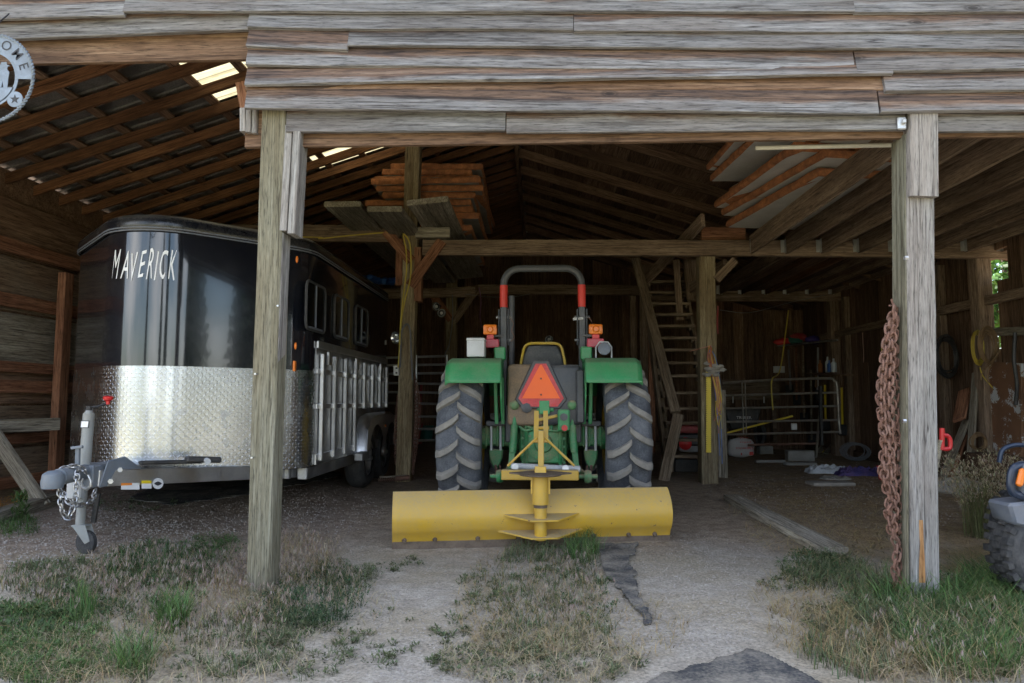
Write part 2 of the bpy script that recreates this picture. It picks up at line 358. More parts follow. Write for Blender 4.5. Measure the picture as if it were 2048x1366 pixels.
class MB:
    """collects geometry in world coordinates; build() makes ONE mesh object relative to its parent"""
    def __init__(s): s.v = []; s.f = []
    def add(s, vs, fs):
        o = len(s.v); s.v += [tuple(v) for v in vs]; s.f += [tuple(i + o for i in f) for f in fs]; return s
    def box(s, c, size, rz=0, rx=0, ry=0):
        x, y, z = (q / 2 for q in size); mt = Matrix.Rotation(rz, 3, 'Z') @ Matrix.Rotation(ry, 3, 'Y') @ Matrix.Rotation(rx, 3, 'X'); c = Vector(c)
        vs = [c + mt @ Vector(p) for p in ((-x, -y, -z), (x, -y, -z), (x, y, -z), (-x, y, -z), (-x, -y, z), (x, -y, z), (x, y, z), (-x, y, z))]
        return s.add(vs, [(0, 3, 2, 1), (4, 5, 6, 7), (0, 1, 5, 4), (1, 2, 6, 5), (2, 3, 7, 6), (3, 0, 4, 7)])
    def bar(s, p0, p1, w, t, hint=Vector((0, 0, 1))):
        p0, p1 = Vector(p0), Vector(p1); a, b = basis(p1 - p0, hint); vs = []
        for p in (p0, p1):
            for i, j in ((-1, -1), (1, -1), (1, 1), (-1, 1)): vs.append(p + a * i * w / 2 + b * j * t / 2)
        return s.add(vs, [(0, 3, 2, 1), (4, 5, 6, 7), (0, 1, 5, 4), (1, 2, 6, 5), (2, 3, 7, 6), (3, 0, 4, 7)])
    def cyl(s, p0, p1, r0, r1=None, n=14, caps=True):
        r1 = r0 if r1 is None else r1; p0, p1 = Vector(p0), Vector(p1); a, b = basis(p1 - p0); vs = []
        for p, r in ((p0, r0), (p1, r1)):
            for i in range(n):
                t = 2 * math.pi * i / n; vs.append(p + (a * math.cos(t) + b * math.sin(t)) * r)
        fs = [(i, (i + 1) % n, n + (i + 1) % n, n + i) for i in range(n)]
        if caps: fs += [tuple(reversed(range(n))), tuple(range(n, 2 * n))]
        return s.add(vs, fs)
    def tube(s, pts, r, n=7, closed=False):
        pts = [Vector(p) for p in pts]; m = len(pts); a = None; vs = []
        for i, p in enumerate(pts):
            if closed: d = pts[(i + 1) % m] - pts[i - 1]
            else: d = pts[min(i + 1, m - 1)] - pts[max(i - 1, 0)]
            if d.length < 1e-9: d = Vector((0, 0, 1))
            d.normalize()
            if a is None: a, b = basis(d)
            else:
                a = a - d * a.dot(d)
                if a.length < 1e-6: a, b = basis(d)
                a.normalize(); b = d.cross(a)
            rr = r[i] if isinstance(r, (list, tuple)) else r
            for j in range(n):
                t = 2 * math.pi * j / n; vs.append(p + (a * math.cos(t) + b * math.sin(t)) * rr)
        fs = []
        for i in range(m if closed else m - 1):
            k = (i + 1) % m
            for j in range(n): fs.append((i * n + j, i * n + (j + 1) % n, k * n + (j + 1) % n, k * n + j))
        if not closed: fs += [tuple(reversed(range(n))), tuple(range((m - 1) * n, m * n))]
        return s.add(vs, fs)
    def prism(s, poly, ext):
        poly = [Vector(p) for p in poly]; ext = Vector(ext); n = len(poly)
        return s.add(poly + [p + ext for p in poly], [tuple(reversed(range(n))), tuple(range(n, 2 * n))] + [(i, (i + 1) % n, n + (i + 1) % n, n + i) for i in range(n)])
    def lathe(s, prof, c, axis, n=40, closed=False):
        """prof: [(radius, along axis)]"""
        c = Vector(c); axis = Vector(axis).normalized(); a, b = basis(axis); m = len(prof); vs = []
        for i in range(n):
            t = 2 * math.pi * i / n; u = a * math.cos(t) + b * math.sin(t)
            for r, h in prof: vs.append(c + u * r + axis * h)
        fs = []
        for i in range(n):
            k = (i + 1) % n
            for j in range(m if closed else m - 1): jj = (j + 1) % m; fs.append((i * m + j, k * m + j, k * m + jj, i * m + jj))
        return s.add(vs, fs)
    def ball(s, c, r, n=10, sz=(1, 1, 1), jit=0, seed=0):
        c = Vector(c); vs = []; fs = []; rr = random.Random(seed)
        m = n // 2 + 1
        for i in range(m + 1):
            ph = math.pi * i / m
            for j in range(n):
                t = 2 * math.pi * j / n; q = r * (1 + rr.uniform(-jit, jit))
                vs.append(c + Vector((q * sz[0] * math.sin(ph) * math.cos(t), q * sz[1] * math.sin(ph) * math.sin(t), q * sz[2] * math.cos(ph))))
        for i in range(m):
            for j in range(n): fs.append((i * n + j, i * n + (j + 1) % n, (i + 1) * n + (j + 1) % n, (i + 1) * n + j))
        return s.add(vs, fs)
    def xform(s, mt): s.v = [tuple(mt @ Vector(v)) for v in s.v]; return s
    def build(s, name, mat, parent=None, smooth=True, angle=35, bevel=0, seg=1, label=None, cat=None, group=None, kind=None, origin=None):
        off = wl(parent) if parent is not None else Vector((0, 0, 0))
        loc = Vector((0, 0, 0))
        if origin is not None: loc = Vector(origin) - off
        bm = bmesh.new(); vv = [bm.verts.new(Vector(v) - off - loc) for v in s.v]
        for f in s.f:
            try: bm.faces.new([vv[i] for i in f])
            except ValueError: pass
        bmesh.ops.remove_doubles(bm, verts=bm.verts, dist=1e-6)
        bmesh.ops.recalc_face_normals(bm, faces=bm.faces)
        if bevel:
            es = [e for e in bm.edges if len(e.link_faces) == 2 and e.calc_face_angle(0) > R(28)]
            bmesh.ops.bevel(bm, geom=es, offset=bevel, segments=seg, profile=.5, affect='EDGES', clamp_overlap=True)
        me = bpy.data.meshes.new(name); bm.to_mesh(me); bm.free()
        if smooth:
            me.polygons.foreach_set('use_smooth', [True] * len(me.polygons)); me.set_sharp_from_angle(angle=R(angle))
        o = link_mesh(name, me, mat, parent, loc)
        return tag(o, label, cat, group, kind)

def board(name, p0, p1, wdir, w, t, mat, parent=None, wob=.0025, chamfer=.004, seg=None, warp=None, w1=None):
    """a piece of timber from p0 to p1; width w along wdir, thickness t; grain along local X. origin at its middle"""
    p0, p1, wdir = Vector(p0), Vector(p1), Vector(wdir)
    X = (p1 - p0); Ln = X.length; X.normalize(); Yd = (wdir - X * wdir.dot(X)).normalized(); Zd = X.cross(Yd)
    n = seg or max(2, min(14, int(Ln / .35))); c = chamfer; vs = []; fs = []
    sd = rnd.random() * 100
    for i in range(n + 1):
        u = i / n; x = (u - .5) * Ln; ww = (w if w1 is None else w + (w1 - w) * u) / 2; tt = t / 2
        def q(k): return wob * mnoise.noise(Vector((x * 3.1 + sd, k * 7.7, sd)))
        dy = wob * 1.2 * mnoise.noise(Vector((x * 1.3 + sd, 3.3, 9))); dz = warp(u) if warp else 0
        for k, (yy, zz) in enumerate(((-ww + c, -tt), (ww - c, -tt), (ww, -tt + c), (ww, tt - c), (ww - c, tt), (-ww + c, tt), (-ww, tt - c), (-ww, -tt + c))):
            vs.append((x, yy + dy + q(k), zz + dz + q(k + 20) * .5))
    for i in range(n):
        for j in range(8): fs.append((i * 8 + j, i * 8 + (j + 1) % 8, (i + 1) * 8 + (j + 1) % 8, (i + 1) * 8 + j))
    fs += [tuple(reversed(range(8))), tuple(range(n * 8, n * 8 + 8))]
    me = bpy.data.meshes.new(name); me.from_pydata(vs, [], [f[::-1] for f in fs] if False else fs)
    bm = bmesh.new(); bm.from_mesh(me); bmesh.ops.recalc_face_normals(bm, faces=bm.faces); bm.to_mesh(me); bm.free()
    o = link_mesh(name, me, mat, parent)
    mt = Matrix((X, Yd, Zd)).transposed()
    o.rotation_euler = mt.to_euler(); o.location = (p0 + p1) / 2 - (wl(parent) if parent is not None else Vector((0, 0, 0)))
    return o
def fillet(poly, rads, n=6):
    """2-D open polyline with rounded corners"""
    out = [Vector(poly[0])]
    for i in range(1, len(poly) - 1):
        p, a, b = Vector(poly[i]), Vector(poly[i - 1]), Vector(poly[i + 1]); r = rads[i]
        u, v = (a - p).normalized(), (b - p).normalized(); ang = math.acos(max(-1, min(1, u.dot(v)))); t = r / math.tan(ang / 2)
        c = p + (u + v).normalized() * (r / math.sin(ang / 2)); s0 = p + u * t - c; s1 = p + v * t - c
        for k in range(n + 1):
            f = k / n; tot = math.pi - ang
            out.append(c + (s0 * math.sin((1 - f) * tot) + s1 * math.sin(f * tot)) / math.sin(tot))
    out.append(Vector(poly[-1])); return out
def curve_pts(pts, n=6):
    """Catmull-Rom through points"""
    P = [Vector(p) for p in pts]; P = [P[0] * 2 - P[1]] + P + [P[-1] * 2 - P[-2]]; out = []
    for i in range(1, len(P) - 2):
        for k in range(n):
            t = k / n; a, b, c, d = P[i - 1], P[i], P[i + 1], P[i + 2]
            out.append(.5 * ((2 * b) + (c - a) * t + (2 * a - 5 * b + 4 * c - d) * t * t + (3 * b - a - 3 * c + d) * t ** 3))
    out.append(P[-2]); return out
def text_mesh(txt, size=1.0, shear=0.0, ext=0.0, spacing=1.0):
    """verts, faces of a line of lettering, baseline at y=0, starting at x=0"""
    cu = bpy.data.curves.new('t', 'FONT'); cu.body = txt; cu.size = size; cu.shear = shear; cu.resolution_u = 4; cu.space_character = spacing; cu.offset = ext
    ob = bpy.data.objects.new('t', cu); me = ob.to_mesh()
    vs = [tuple(v.co) for v in me.vertices]; fs = [tuple(p.vertices) for p in me.polygons]
    ob.to_mesh_clear(); bpy.data.objects.remove(ob); bpy.data.curves.remove(cu); return vs, fs
def copy_tree(o, parent=None):
    c = o.copy(); COL.objects.link(c); c.parent = parent
    for ch in list(o.children): copy_tree(ch, c)
    return c
def flat_text(txt, p, xdir, ydir, width, mat, parent, name='lettering', lift=.002, height=None, shear=0, ext=0.0):
    vs, fs = text_mesh(txt, 1.0, shear, ext)
    x0 = min(v[0] for v in vs); x1 = max(v[0] for v in vs); y0 = min(v[1] for v in vs); y1 = max(v[1] for v in vs)
    xd, yd = Vector(xdir).normalized(), Vector(ydir).normalized(); nd = xd.cross(yd); s = width / (x1 - x0); sy = s if height is None else height / (y1 - y0)
    mb = MB(); mb.add([Vector(p) + xd * (v[0] - x0) * s + yd * (v[1] - y0) * sy + nd * lift for v in vs], fs)
    return mb.build(name, mat, parent, smooth=False)
# ------------------------------------------------------------------ ground
def ss(a, b, x):
    t = max(0.0, min(1.0, (x - a) / (b - a))); return t * t * (3 - 2 * t)
def gz(x, y):
    z = .09 * ss(5.2, 9.0, y) + .085 * ss(-1.9, -3.1, x) * ss(2.6, 4.4, y) - .05 * ss(2.2, 2.6, x) * ss(4.3, 5.2, y) * ss(10.5, 8.5, y)
    z += .018 * mnoise.noise(Vector((x * .9, y * .9, 0))) + .009 * mnoise.noise(Vector((x * 3.3, y * 3.3, 4)))
    return z * ss(-6, 1, y) if y < 1 else z
def G(px, py, lift=0):
    """where the sight line through a photo pixel meets the ground"""
    d = ray(px, py); t = -EYE.z / d.z if d.z < 0 else 20 / d.y; p = EYE + d * t
    for _ in range(12):
        z = gz(p.x, p.y); t = (z - EYE.z) / d.z; p = EYE + d * t
    return Vector((p.x, p.y, gz(p.x, p.y) + lift))
def make_ground():
    xs = [-300, -150, -70, -35, -20, -12, -9] + list(np.arange(-7.5, 7.51, .065)) + [9, 12, 20, 35, 70, 150, 300]
    ys = [-300, -150, -70, -35, -18, -9, -5, -2, 0, 1] + list(np.arange(1.8, 10, .055)) + list(np.arange(10, 19, .14)) + [21, 25, 35, 70, 150, 300]
    nx, ny = len(xs), len(ys); vs = []
    for y in ys:
        for x in xs:
            z = gz(x, y)
            if 1.5 < y < 12 and abs(x) < 7: z += .006 * mnoise.noise(Vector((x * 11, y * 11, 2)))
            vs.append((x, y, z))
    fs = [(j * nx + i, j * nx + i + 1, (j + 1) * nx + i + 1, (j + 1) * nx + i) for j in range(ny - 1) for i in range(nx - 1)]
    me = bpy.data.meshes.new('ground'); me.from_pydata(vs, [], fs); me.polygons.foreach_set('use_smooth', [True] * len(fs))
    tag(link_mesh('ground', me, 'ground_soil'), 'pale sandy yard and brown dirt barn floor', kind='structure')
make_ground()

# ------------------------------------------------------------------ barn
YF = 4.0                      # face of the lapped siding
YB, YC, YR = 8.95, 13.4, 17.4 # rows of posts, back wall
XL, XR = -5.45, 5.65
RIDGE_X, RIDGE_Z, SLOPE = -.35, 5.02, .32
def roof_z(x): return RIDGE_Z - SLOPE * abs(x - RIDGE_X) + (0 if x > RIDGE_X else 0)
barn = empty('barn', (0, 0, 0), 'weathered grey timber barn with open front bays and metal roof', 'barn')
UP = Vector((0, 0, 1)); FR = Vector((0, -1, 0))

# front wall: sheathing behind the lapped boards
ZH = 2.66
fw = MB()
def gable(x0, x1, zb, y, t):
    pts = [(x0, y, zb), (x1, y, zb), (x1, y, roof_z(x1) + .12)]
    if x0 < RIDGE_X < x1: pts.append((RIDGE_X, y, RIDGE_Z + .12))
    pts.append((x0, y, roof_z(x0) + .12)); return pts
fw.prism(gable(-1.80, XR + .3, ZH, 4.10, .03), (0, .03, 0)); fw.prism(gable(XL - .2, -1.80, 3.22, 4.10, .03), (0, .03, 0))
front = fw.build('front_wall', 'wall_brown', barn, smooth=False)
def lap(x0, yl0, x1, yl1, top0, top1=None, y=YF, mat='siding_grey', proud=0, warp=None):
    """lapped board: lower edge through photo points (x0,yl0)-(x1,yl1), upper edge hidden under the next row"""
    a, b = U(x0, yl0, y), U(x1, yl1, y); ta = U(x0, top0, y).z; tb = U(x1, top0 if top1 is None else top1, y).z
    wd = ((ta - a.z) + (tb - b.z)) / 2 + .035
    p0 = Vector((a.x, y + .016 - proud, a.z + wd / 2)); p1 = Vector((b.x, y + .016 - proud, b.z + wd / 2))
    tilt = Vector((0, .036 / wd, 1)).normalized()
    return board('siding_board', p0, p1, tilt, wd, .025, mat, front, wob=.006, chamfer=.003, warp=warp)
wv = lambda a, ph: (lambda u: a * math.sin(u * 7 + ph))
lap(-160, 45, 250, 33, -12); lap(249, 27, 1708, 28, -10, proud=.006); lap(1708, 29, 2260, 25, -10)
lap(-160, -14, 900, -18, -54); lap(900, -18, 2260, -16, -56)
lap(-160, -58, 1300, -60, -100); lap(1300, -60, 2260, -58, -100)
lap(496, 58, 1147, 63, 27, 26); lap(1148, 67, 2260, 65, 27, 28, proud=.004, warp=wv(.004, 1))
lap(495, 94, 697, 103, 58, 62, mat='siding_brown'); lap(697, 95, 2260, 105, 62, 66, proud=.006)
lap(493, 132, 1709, 145, 96, 104); lap(1712, 147, 2260, 138, 104, 105, proud=.006)
lap(492, 173, 1783, 152, 134, 140, proud=.012); lap(1769, 186, 2260, 181, 146, 142, proud=.004)
lap(491, 219, 1757, 229, 171, 176, mat='siding_brown'); lap(1760, 226, 2260, 223, 184, 184, proud=.003, mat='siding_brown')
# row behind the sprung board, left bare and brown
lap(492, 182, 1770, 182, 150, 150, y=4.022, mat='wall_brown')
# header boards under the siding
for x0, x1, y0, y1 in ((572, 1011, 264, 266), (1013, 1812, 265, 265), (1874, 2260, 263, 262)):
    a, b = U(x0, y0, 4.045), U(x1, y1, 4.045); t = U(x0, 221, 4.045).z
    board('header_board', Vector((a.x, 4.06, (a.z + t) / 2 + .02)), Vector((b.x, 4.06, (b.z + t) / 2 + .02)), UP, t - a.z + .04, .03, 'siding_grey', front)
hb0 = U(560, 266, 4.08).z
board('header_beam', (-1.62, 4.20, hb0 + .09), (2.13, 4.20, hb0 + .09), UP, .20, .18, 'header_grey', barn)
board('header_beam', (2.13, 4.20, hb0 + .085), (6.0, 4.20, hb0 + .085), UP, .20, .18, 'header_grey', barn)
# left bay: fascia and header, set higher
a, b = U(-180, 84, 4.03), U(497, 57, 4.03)
board('fascia_board', a + Vector((0, .02, .085)), b + Vector((0, .02, .085)), UP, .175, .035, 'siding_grey', front)
a, b = U(-180, 108, 4.25), U(490, 94, 4.25)
board('header_beam', a + Vector((0, -.06, .11)), b + Vector((0, -.06, .11)), UP, .22, .12, 'header_grey', barn)

# posts ------------------------------------------------------------
def post(pb, pt, w, d, mat, name='post'):
    """pb/pt: middle of the post's foot and head"""
    return board(name, pb, pt, Vector((1, 0, 0)), w, d, mat, barn, wob=.006, chamfer=.008, seg=10)
fa = U(513, 1180, 4.05); ta = U(546, 222, 4.05)
pA = post((fa.x, 4.14, -.15), (ta.x, 4.13, ta.z + .05), .145, .15, 'post_green')
def along(px0, py0, px1, py1, y, w, t, mat, name, wdir=Vector((1, 0, 0)), par=barn):
    return board(name, U(px0, py0, y), U(px1, py1, y), wdir, w, t, mat, par)
along(585, 258, 573, 466, 4.12, .045, .13, 'post_grey', 'post_plank'); along(602, 258, 590, 472, 4.115, .045, .14, 'post_grey', 'post_plank')
along(566, 470, 549, 868, 4.13, .05, .12, 'post_grey', 'post_plank')
along(506, 222, 504, 272, 4.13, .03, .14, 'post_grey', 'post_block'); along(518, 222, 517, 274, 4.14, .03, .14, 'post_grey', 'post_block')
along(492, 222, 492, 268, 4.11, .035, .1, 'post_grey', 'post_block')
along(509, 290, 486, 165, 4.35, .09, .04, 'brace_red', 'brace')
fr = U(1850, 1200, 4.05); tr = U(1843, 262, 4.05)
pR = post((fr.x, 4.14, -.15), (tr.x, 4.14, tr.z + .1), .155, .17, 'post_grey')
board('post_plank', U(1845, 226, 4.03), U(1846, 394, 4.03), Vector((1, 0, 0)), .158, .04, 'post_grey', barn)
board('post_side', (fr.x - .083, 4.145, -.1), (tr.x - .083, 4.145, tr.z - .01), Vector((0, 1, 0)), .155, .012, 'post_green', barn)
# raw split scar low on the post
board('split_scar', U(1841, 1040, 4.0535), U(1844, 1165, 4.0535), Vector((1, 0, 0)), .012, .008, 'raw_split', barn, chamfer=.003, wob=.012, w1=.026, seg=12)
# post bolts
def bolts(pts, par, r=.012, mat='galvanised', d=(0, -1, 0), ln=.015):
    for p in pts:
        mb = MB(); mb.cyl(Vector(p) - Vector(d) * .01, Vector(p) + Vector(d) * ln, r, n=6); mb.build('bolt', mat, par)
bolts([U(512, 748, 4.045), U(505, 915, 4.045), U(557, 612, 4.06)], barn, .007); 
bolts([UX(1812, 516, fr.x - .095), UX(1808, 842, fr.x - .095)], barn, .012, d=(-1, 0, 0), ln=.008)
bk = MB(); bk.box(U(1803, 247, 4.035), (.05, .02, .075)); bk.box(U(1808, 243, 4.02), (.02, .03, .03)); bk.build('bracket', 'galvanised', barn, bevel=.006)

def inner_post(px_c, Y, w, top, mat='post_inner', base_px=None):
    x = U(px_c, 800, Y).x; return post((x, Y, gz(x, Y) - .1), (x, Y, top), w, w, mat)
XB, XS = U(815, 750, YB).x, U(1414, 750, YB).x
pb_b, pb_t = U(808, 960, YB), U(828, 285, YB)
pB = post((pb_b.x, YB, gz(pb_b.x, YB) - .1), (pb_t.x, YB, roof_z(XB)), .19, .19, 'post_inner')
ps_b, ps_t = U(1417, 975, YB), U(1411, 513, YB)
pS = post((ps_b.x, YB, gz(ps_b.x, YB) - .1), (ps_t.x, YB, ps_t.z), .205, .2, 'post_inner')
XCc = U(903, 700, YC).x
pC = post((XCc, YC, 0), (XCc, YC, roof_z(XCc)), .2, .2, 'post_inner')
XS2 = U(1292, 700, YC).x
post((XS2, YC, 0), (XS2, YC, 3.2), .2, .2, 'brace_red'); post((XS2 - .22, YC + .15, 0), (XS2 - .22, YC + .15, 3.2), .12, .12, 'beam_brown')
for yy in (YB, YC):
    for x in (XR - .1,): post((x, yy, 0), (x, yy, roof_z(x)), .18, .18, 'beam_brown')
# planks spiked to post B
for px0, py0, px1, py1, dx in ((802, 480, 800, 572, 0), (838, 497, 837, 604, 0)):
    along(px0, py0, px1, py1, YB - .02, .09, .17, 'brace_red', 'post_plank')

# loft beams along X
def xbeam(px0, px1, pyc0, pyc1, Y, h, d, mat='beam_brown', name='loft_beam'):
    return board(name, U(px0, pyc0, Y), U(px1, pyc1, Y), UP, h, d, mat, barn)
xbeam(846, 1500, 496, 497, YB - .11, .20, .09); xbeam(1501, 2240, 497, 505, YB - .07, .20, .09)
xbeam(590, 800, 466, 470, YB - .07, .21, .09); xbeam(-150, 590, 468, 466, YB - .06, .21, .09)
zt = U(910, 455, YB).z
board('bearer', U(832, 466, YB - .22), U(900, 466, YB - .22), UP, .13, .1, 'plank_grey', barn)
xbeam(956, 1288, 579, 581, YC - .1, .19, .09); xbeam(700, 950, 590, 584, YC - .12, .19, .09); xbeam(1290, 1800, 592, 594, YC - .05, .19, .09)
xbeam(-100, 600, 560, 560, YC, .2, .09)
# knee braces
along(772, 462, 822, 522, YB - .14, .13, .04, 'brace_red', 'brace', Vector((.6, 0, 1))); along(884, 482, 820, 572, YB - .16, .13, .045, 'brace_red', 'brace', Vector((.6, 0, .6)))
along(862, 585, 902, 640, YC - .12, .14, .05, 'brace_red', 'brace', Vector((1, 0, 1))); along(952, 580, 908, 642, YC - .13, .14, .05, 'beam_brown', 'brace', Vector((1, 0, -1)))
along(1470, 520, 1432, 560, YB - .1, .1, .04, 'beam_brown', 'brace', Vector((1, 0, 1)))

# loft joists on the right, hung from the beam with metal hangers
zj = U(1500, 497, YB).z
def hanger(x, y, z):
    mb = MB(); mb.box((x - .025, y, z), (.004, .05, .17)); mb.box((x + .025, y, z), (.004, .05, .17)); mb.box((x, y, z - .087), (.054, .05, .004)); mb.box((x - .05, y + .024, z), (.05, .003, .16))
    return mb.build('joist_hanger', 'galvanised', barn, smooth=False)
for px in (1497, 1567, 1637, 1710, 1779, 1849, 1922, 1993, 2062):
    x = U(px, 497, YB).x
    board('joist', (x, 4.34, zj + .02), (x, YB - .12, zj + .02), UP, .235, .042, 'beam_brown', barn, wob=.004)
    hanger(x, YB - .14, zj)
for px in (1438, 1481, 1528, 1570, 1614, 1660, 1706, 1752):
    x = U(px, 580, YC).x; zz = U(px, 581, YC).z
    board('joist', (x, YB - .02, zz + .02), (x, YC - .1, zz + .02), UP, .22, .042, 'rafter_orange' if px in (1481, 1528) else 'beam_brown', barn, wob=.004)
    hanger(x, YC - .12, zz)
# loft deck boards above the joists and red trimmer at the stair hole
x0 = U(1497, 497, YB).x
for k in range(7):
    x = x0 + 1.0 + k * .34
    board('deck_board', (x, 4.4, zj + .155), (x, YC, zj + .155), Vector((1, 0, 0)), .33, .025, 'wall_brown', barn, seg=4)
board('trimmer', U(1402, 468, YB + .1), U(1490, 468, YB + .1), UP, .17, .05, 'brace_red', barn)
board('stair_rail', U(1406, 440, YB - .35), U(1290, 562, YB + 1.9), UP, .17, .05, 'beam_brown', barn)
board('stair_rail', U(1450, 530, YB + .6), U(1362, 590, YB + 2.4), UP, .16, .05, 'beam_brown', barn)

# roof ------------------------------------------------------------
def roof_pt(x, y, lift): return Vector((x, y, roof_z(x) + lift))
XE_L, XE_R = XL - .35, XR + .6
def ribbed(x0, x1, y0, y1, lift, pitch=.203):
    """ribbed sheet, ribs running down the slope"""
    prof = []; y = y0
    while y < y1 - 1e-6:
        e = min(pitch, y1 - y)
        for f, h in ((0, 0), (.76, 0), (.80, .04), (.90, .04), (.94, 0)): prof.append((y + f * e, h))
        y += pitch
    prof.append((y1, 0)); m = len(prof); mb = MB()
    vs = [roof_pt(x, yy, lift + h) for x in (x0, x1) for yy, h in prof]
    mb.add(vs, [(i, i + 1, m + i + 1, m + i) for i in range(m - 1)]); return mb
rf = MB(); rf.bar((RIDGE_X, 3.7, RIDGE_Z + .27), (RIDGE_X, YR + .2, RIDGE_Z + .27), .4, .02)
roof = rf.build('roof', 'roof_metal', barn, smooth=False)
LIFT = .175
SKY_L = {3: (-3.35, -2.05), 6: (-3.05, -1.75)}
ys = [3.7 + k * .812 for k in range(18)]
for k, y in enumerate(ys):
    y1 = min(y + .812, YR + .25)
    if k in SKY_L:
        a, b = SKY_L[k]
        ribbed(XE_L, a, y, y1, LIFT).build('roof_sheet', 'roof_metal', roof, smooth=False); ribbed(b, RIDGE_X, y, y1, LIFT).build('roof_sheet', 'roof_metal', roof, smooth=False)
        ribbed(a, b, y, y1, LIFT).build('skylight_sheet', 'fibreglass', roof, smooth=False)
    else: ribbed(XE_L, RIDGE_X, y, y1, LIFT).build('roof_sheet', 'roof_metal', roof, smooth=False)
    if k == 15:
        ribbed(RIDGE_X, .9, y, y1, LIFT).build('skylight_sheet', 'fibreglass', roof, smooth=False); ribbed(.9, XE_R, y, y1, LIFT).build('roof_sheet', 'roof_metal', roof, smooth=False)
    else: ribbed(RIDGE_X, XE_R, y, y1, LIFT).build('roof_sheet', 'roof_metal', roof, smooth=False)
y = 4.43; k = 0
while y < YR:
    board('rafter', roof_pt(XE_L, y, .03), roof_pt(RIDGE_X - .02, y, .03), UP, .105, .04, 'rafter_orange', roof, wob=.004)
    if k % 2 == 0 : board('rafter', roof_pt(RIDGE_X + .02, y, .06), roof_pt(XE_R, y, .06), UP, .14, .04, 'wall_brown', roof, wob=.004)
    y += .406; k += 1
x = XE_L + .15
while x < RIDGE_X - .1:
    board('purlin', roof_pt(x, 3.75, .125), roof_pt(x, YR, .125), Vector((1, 0, -SLOPE if x > RIDGE_X else SLOPE)), .085, .036, 'wall_brown', roof); x += .46
x = RIDGE_X + .2
while x < XE_R - .1:     # right slope: close boarding
    board('roof_board', roof_pt(x, 3.75, .15), roof_pt(x, YR, .15), Vector((1, 0, -SLOPE)), .276, .022, 'wall_brown', roof, seg=4); x += .262
board('ridge_beam', (RIDGE_X, 3.8, RIDGE_Z + .03), (RIDGE_X, YR, RIDGE_Z + .03), UP, .26, .06, 'wall_brown', roof)
# hip and collar timbers near the back gable, caught by the skylight
along(956, 442, 1042, 443, 15.9, .26, .05, 'rafter_orange', 'collar_beam', UP); along(1042, 446, 1200, 492, 15.85, .2, .06, 'rafter_orange', 'rafter_end', UP)
along(960, 455, 962, 600, 15.7, .06, .06, 'rafter_orange', 'strut', Vector((1, 0, 0)))
along(690, 490, 745, 480, 12.6, .12, .05, 'rafter_orange', 'strut', UP); along(690, 486, 740, 530, 12.3, .1, .05, 'rafter_orange', 'strut', UP)
for px, t_, b_ in ((92, 350, 470), (208, 380, 470)): along(px, t_, px, b_, 8.9, .1, .09, 'beam_brown', 'strut', Vector((1, 0, 0)))
along(20, 280, 300, 470, 8.8, .18, .06, 'wall_brown', 'strut', UP)

# left side wall: girts over plywood and boards
def sheet(name, pts, ext, mat, par, lab=None): 
    mb = MB(); mb.prism(pts, ext); return mb.build(name, mat, par, smooth=False)
lw = sheet('left_wall', [(XL - .06, 3.95, -.1), (XL - .06, YR, -.1), (XL - .06, YR, 3.5), (XL - .06, 3.95, 3.5)], (-.03, 0, 0), 'wall_brown', barn)
WXL = XL - .035
def lwall_y(px, py=800): return UX(px, py, XL).y
rows = [(0.12, .62, 'plywood_brown'), (.64, 1.06, 'plywood_brown'), (1.08, 1.42, 'wall_brown'), (1.44, 2.02, 'plank_grey'), (2.04, 2.6, 'plywood_brown'), (2.62, 3.2, 'wall_brown')]
for z0, z1, mt in rows:
    for y0 in (4.0, 6.44, 8.88, 11.32, 13.76): board('wall_panel', (WXL, y0 + .005, (z0 + z1) / 2), (WXL, y0 + 2.43, (z0 + z1) / 2), UP, z1 - z0, .02, mt, lw, seg=3)
for z, h in ((.18, .12), (.62, .11), (1.16, .13), (1.36, .11), (2.04, .14), (2.60, .14)): board('girt', (XL + .02, 4.0, z + .1), (XL + .02, YR - .2, z + .1), UP, h, .05, 'brace_red', lw)
for y in (7.62, 10.0, 13.0): board('stud', (XL + .1, y, -.05), (XL + .1, y, 2.55), Vector((0, 1, 0)), .14, .09, 'brace_red', lw)
a = U(-60, 853, 6.6); b = U(118, 848, 7.3); board('rail', a, b, UP, .13, .05, 'plank_grey', lw)
a = U(-25, 850, 6.6); b = U(88, 1012, 6.5); board('brace', a, Vector((b.x, b.y, gz(b.x, b.y) + .02)), UP, .13, .06, 'plank_grey', lw)

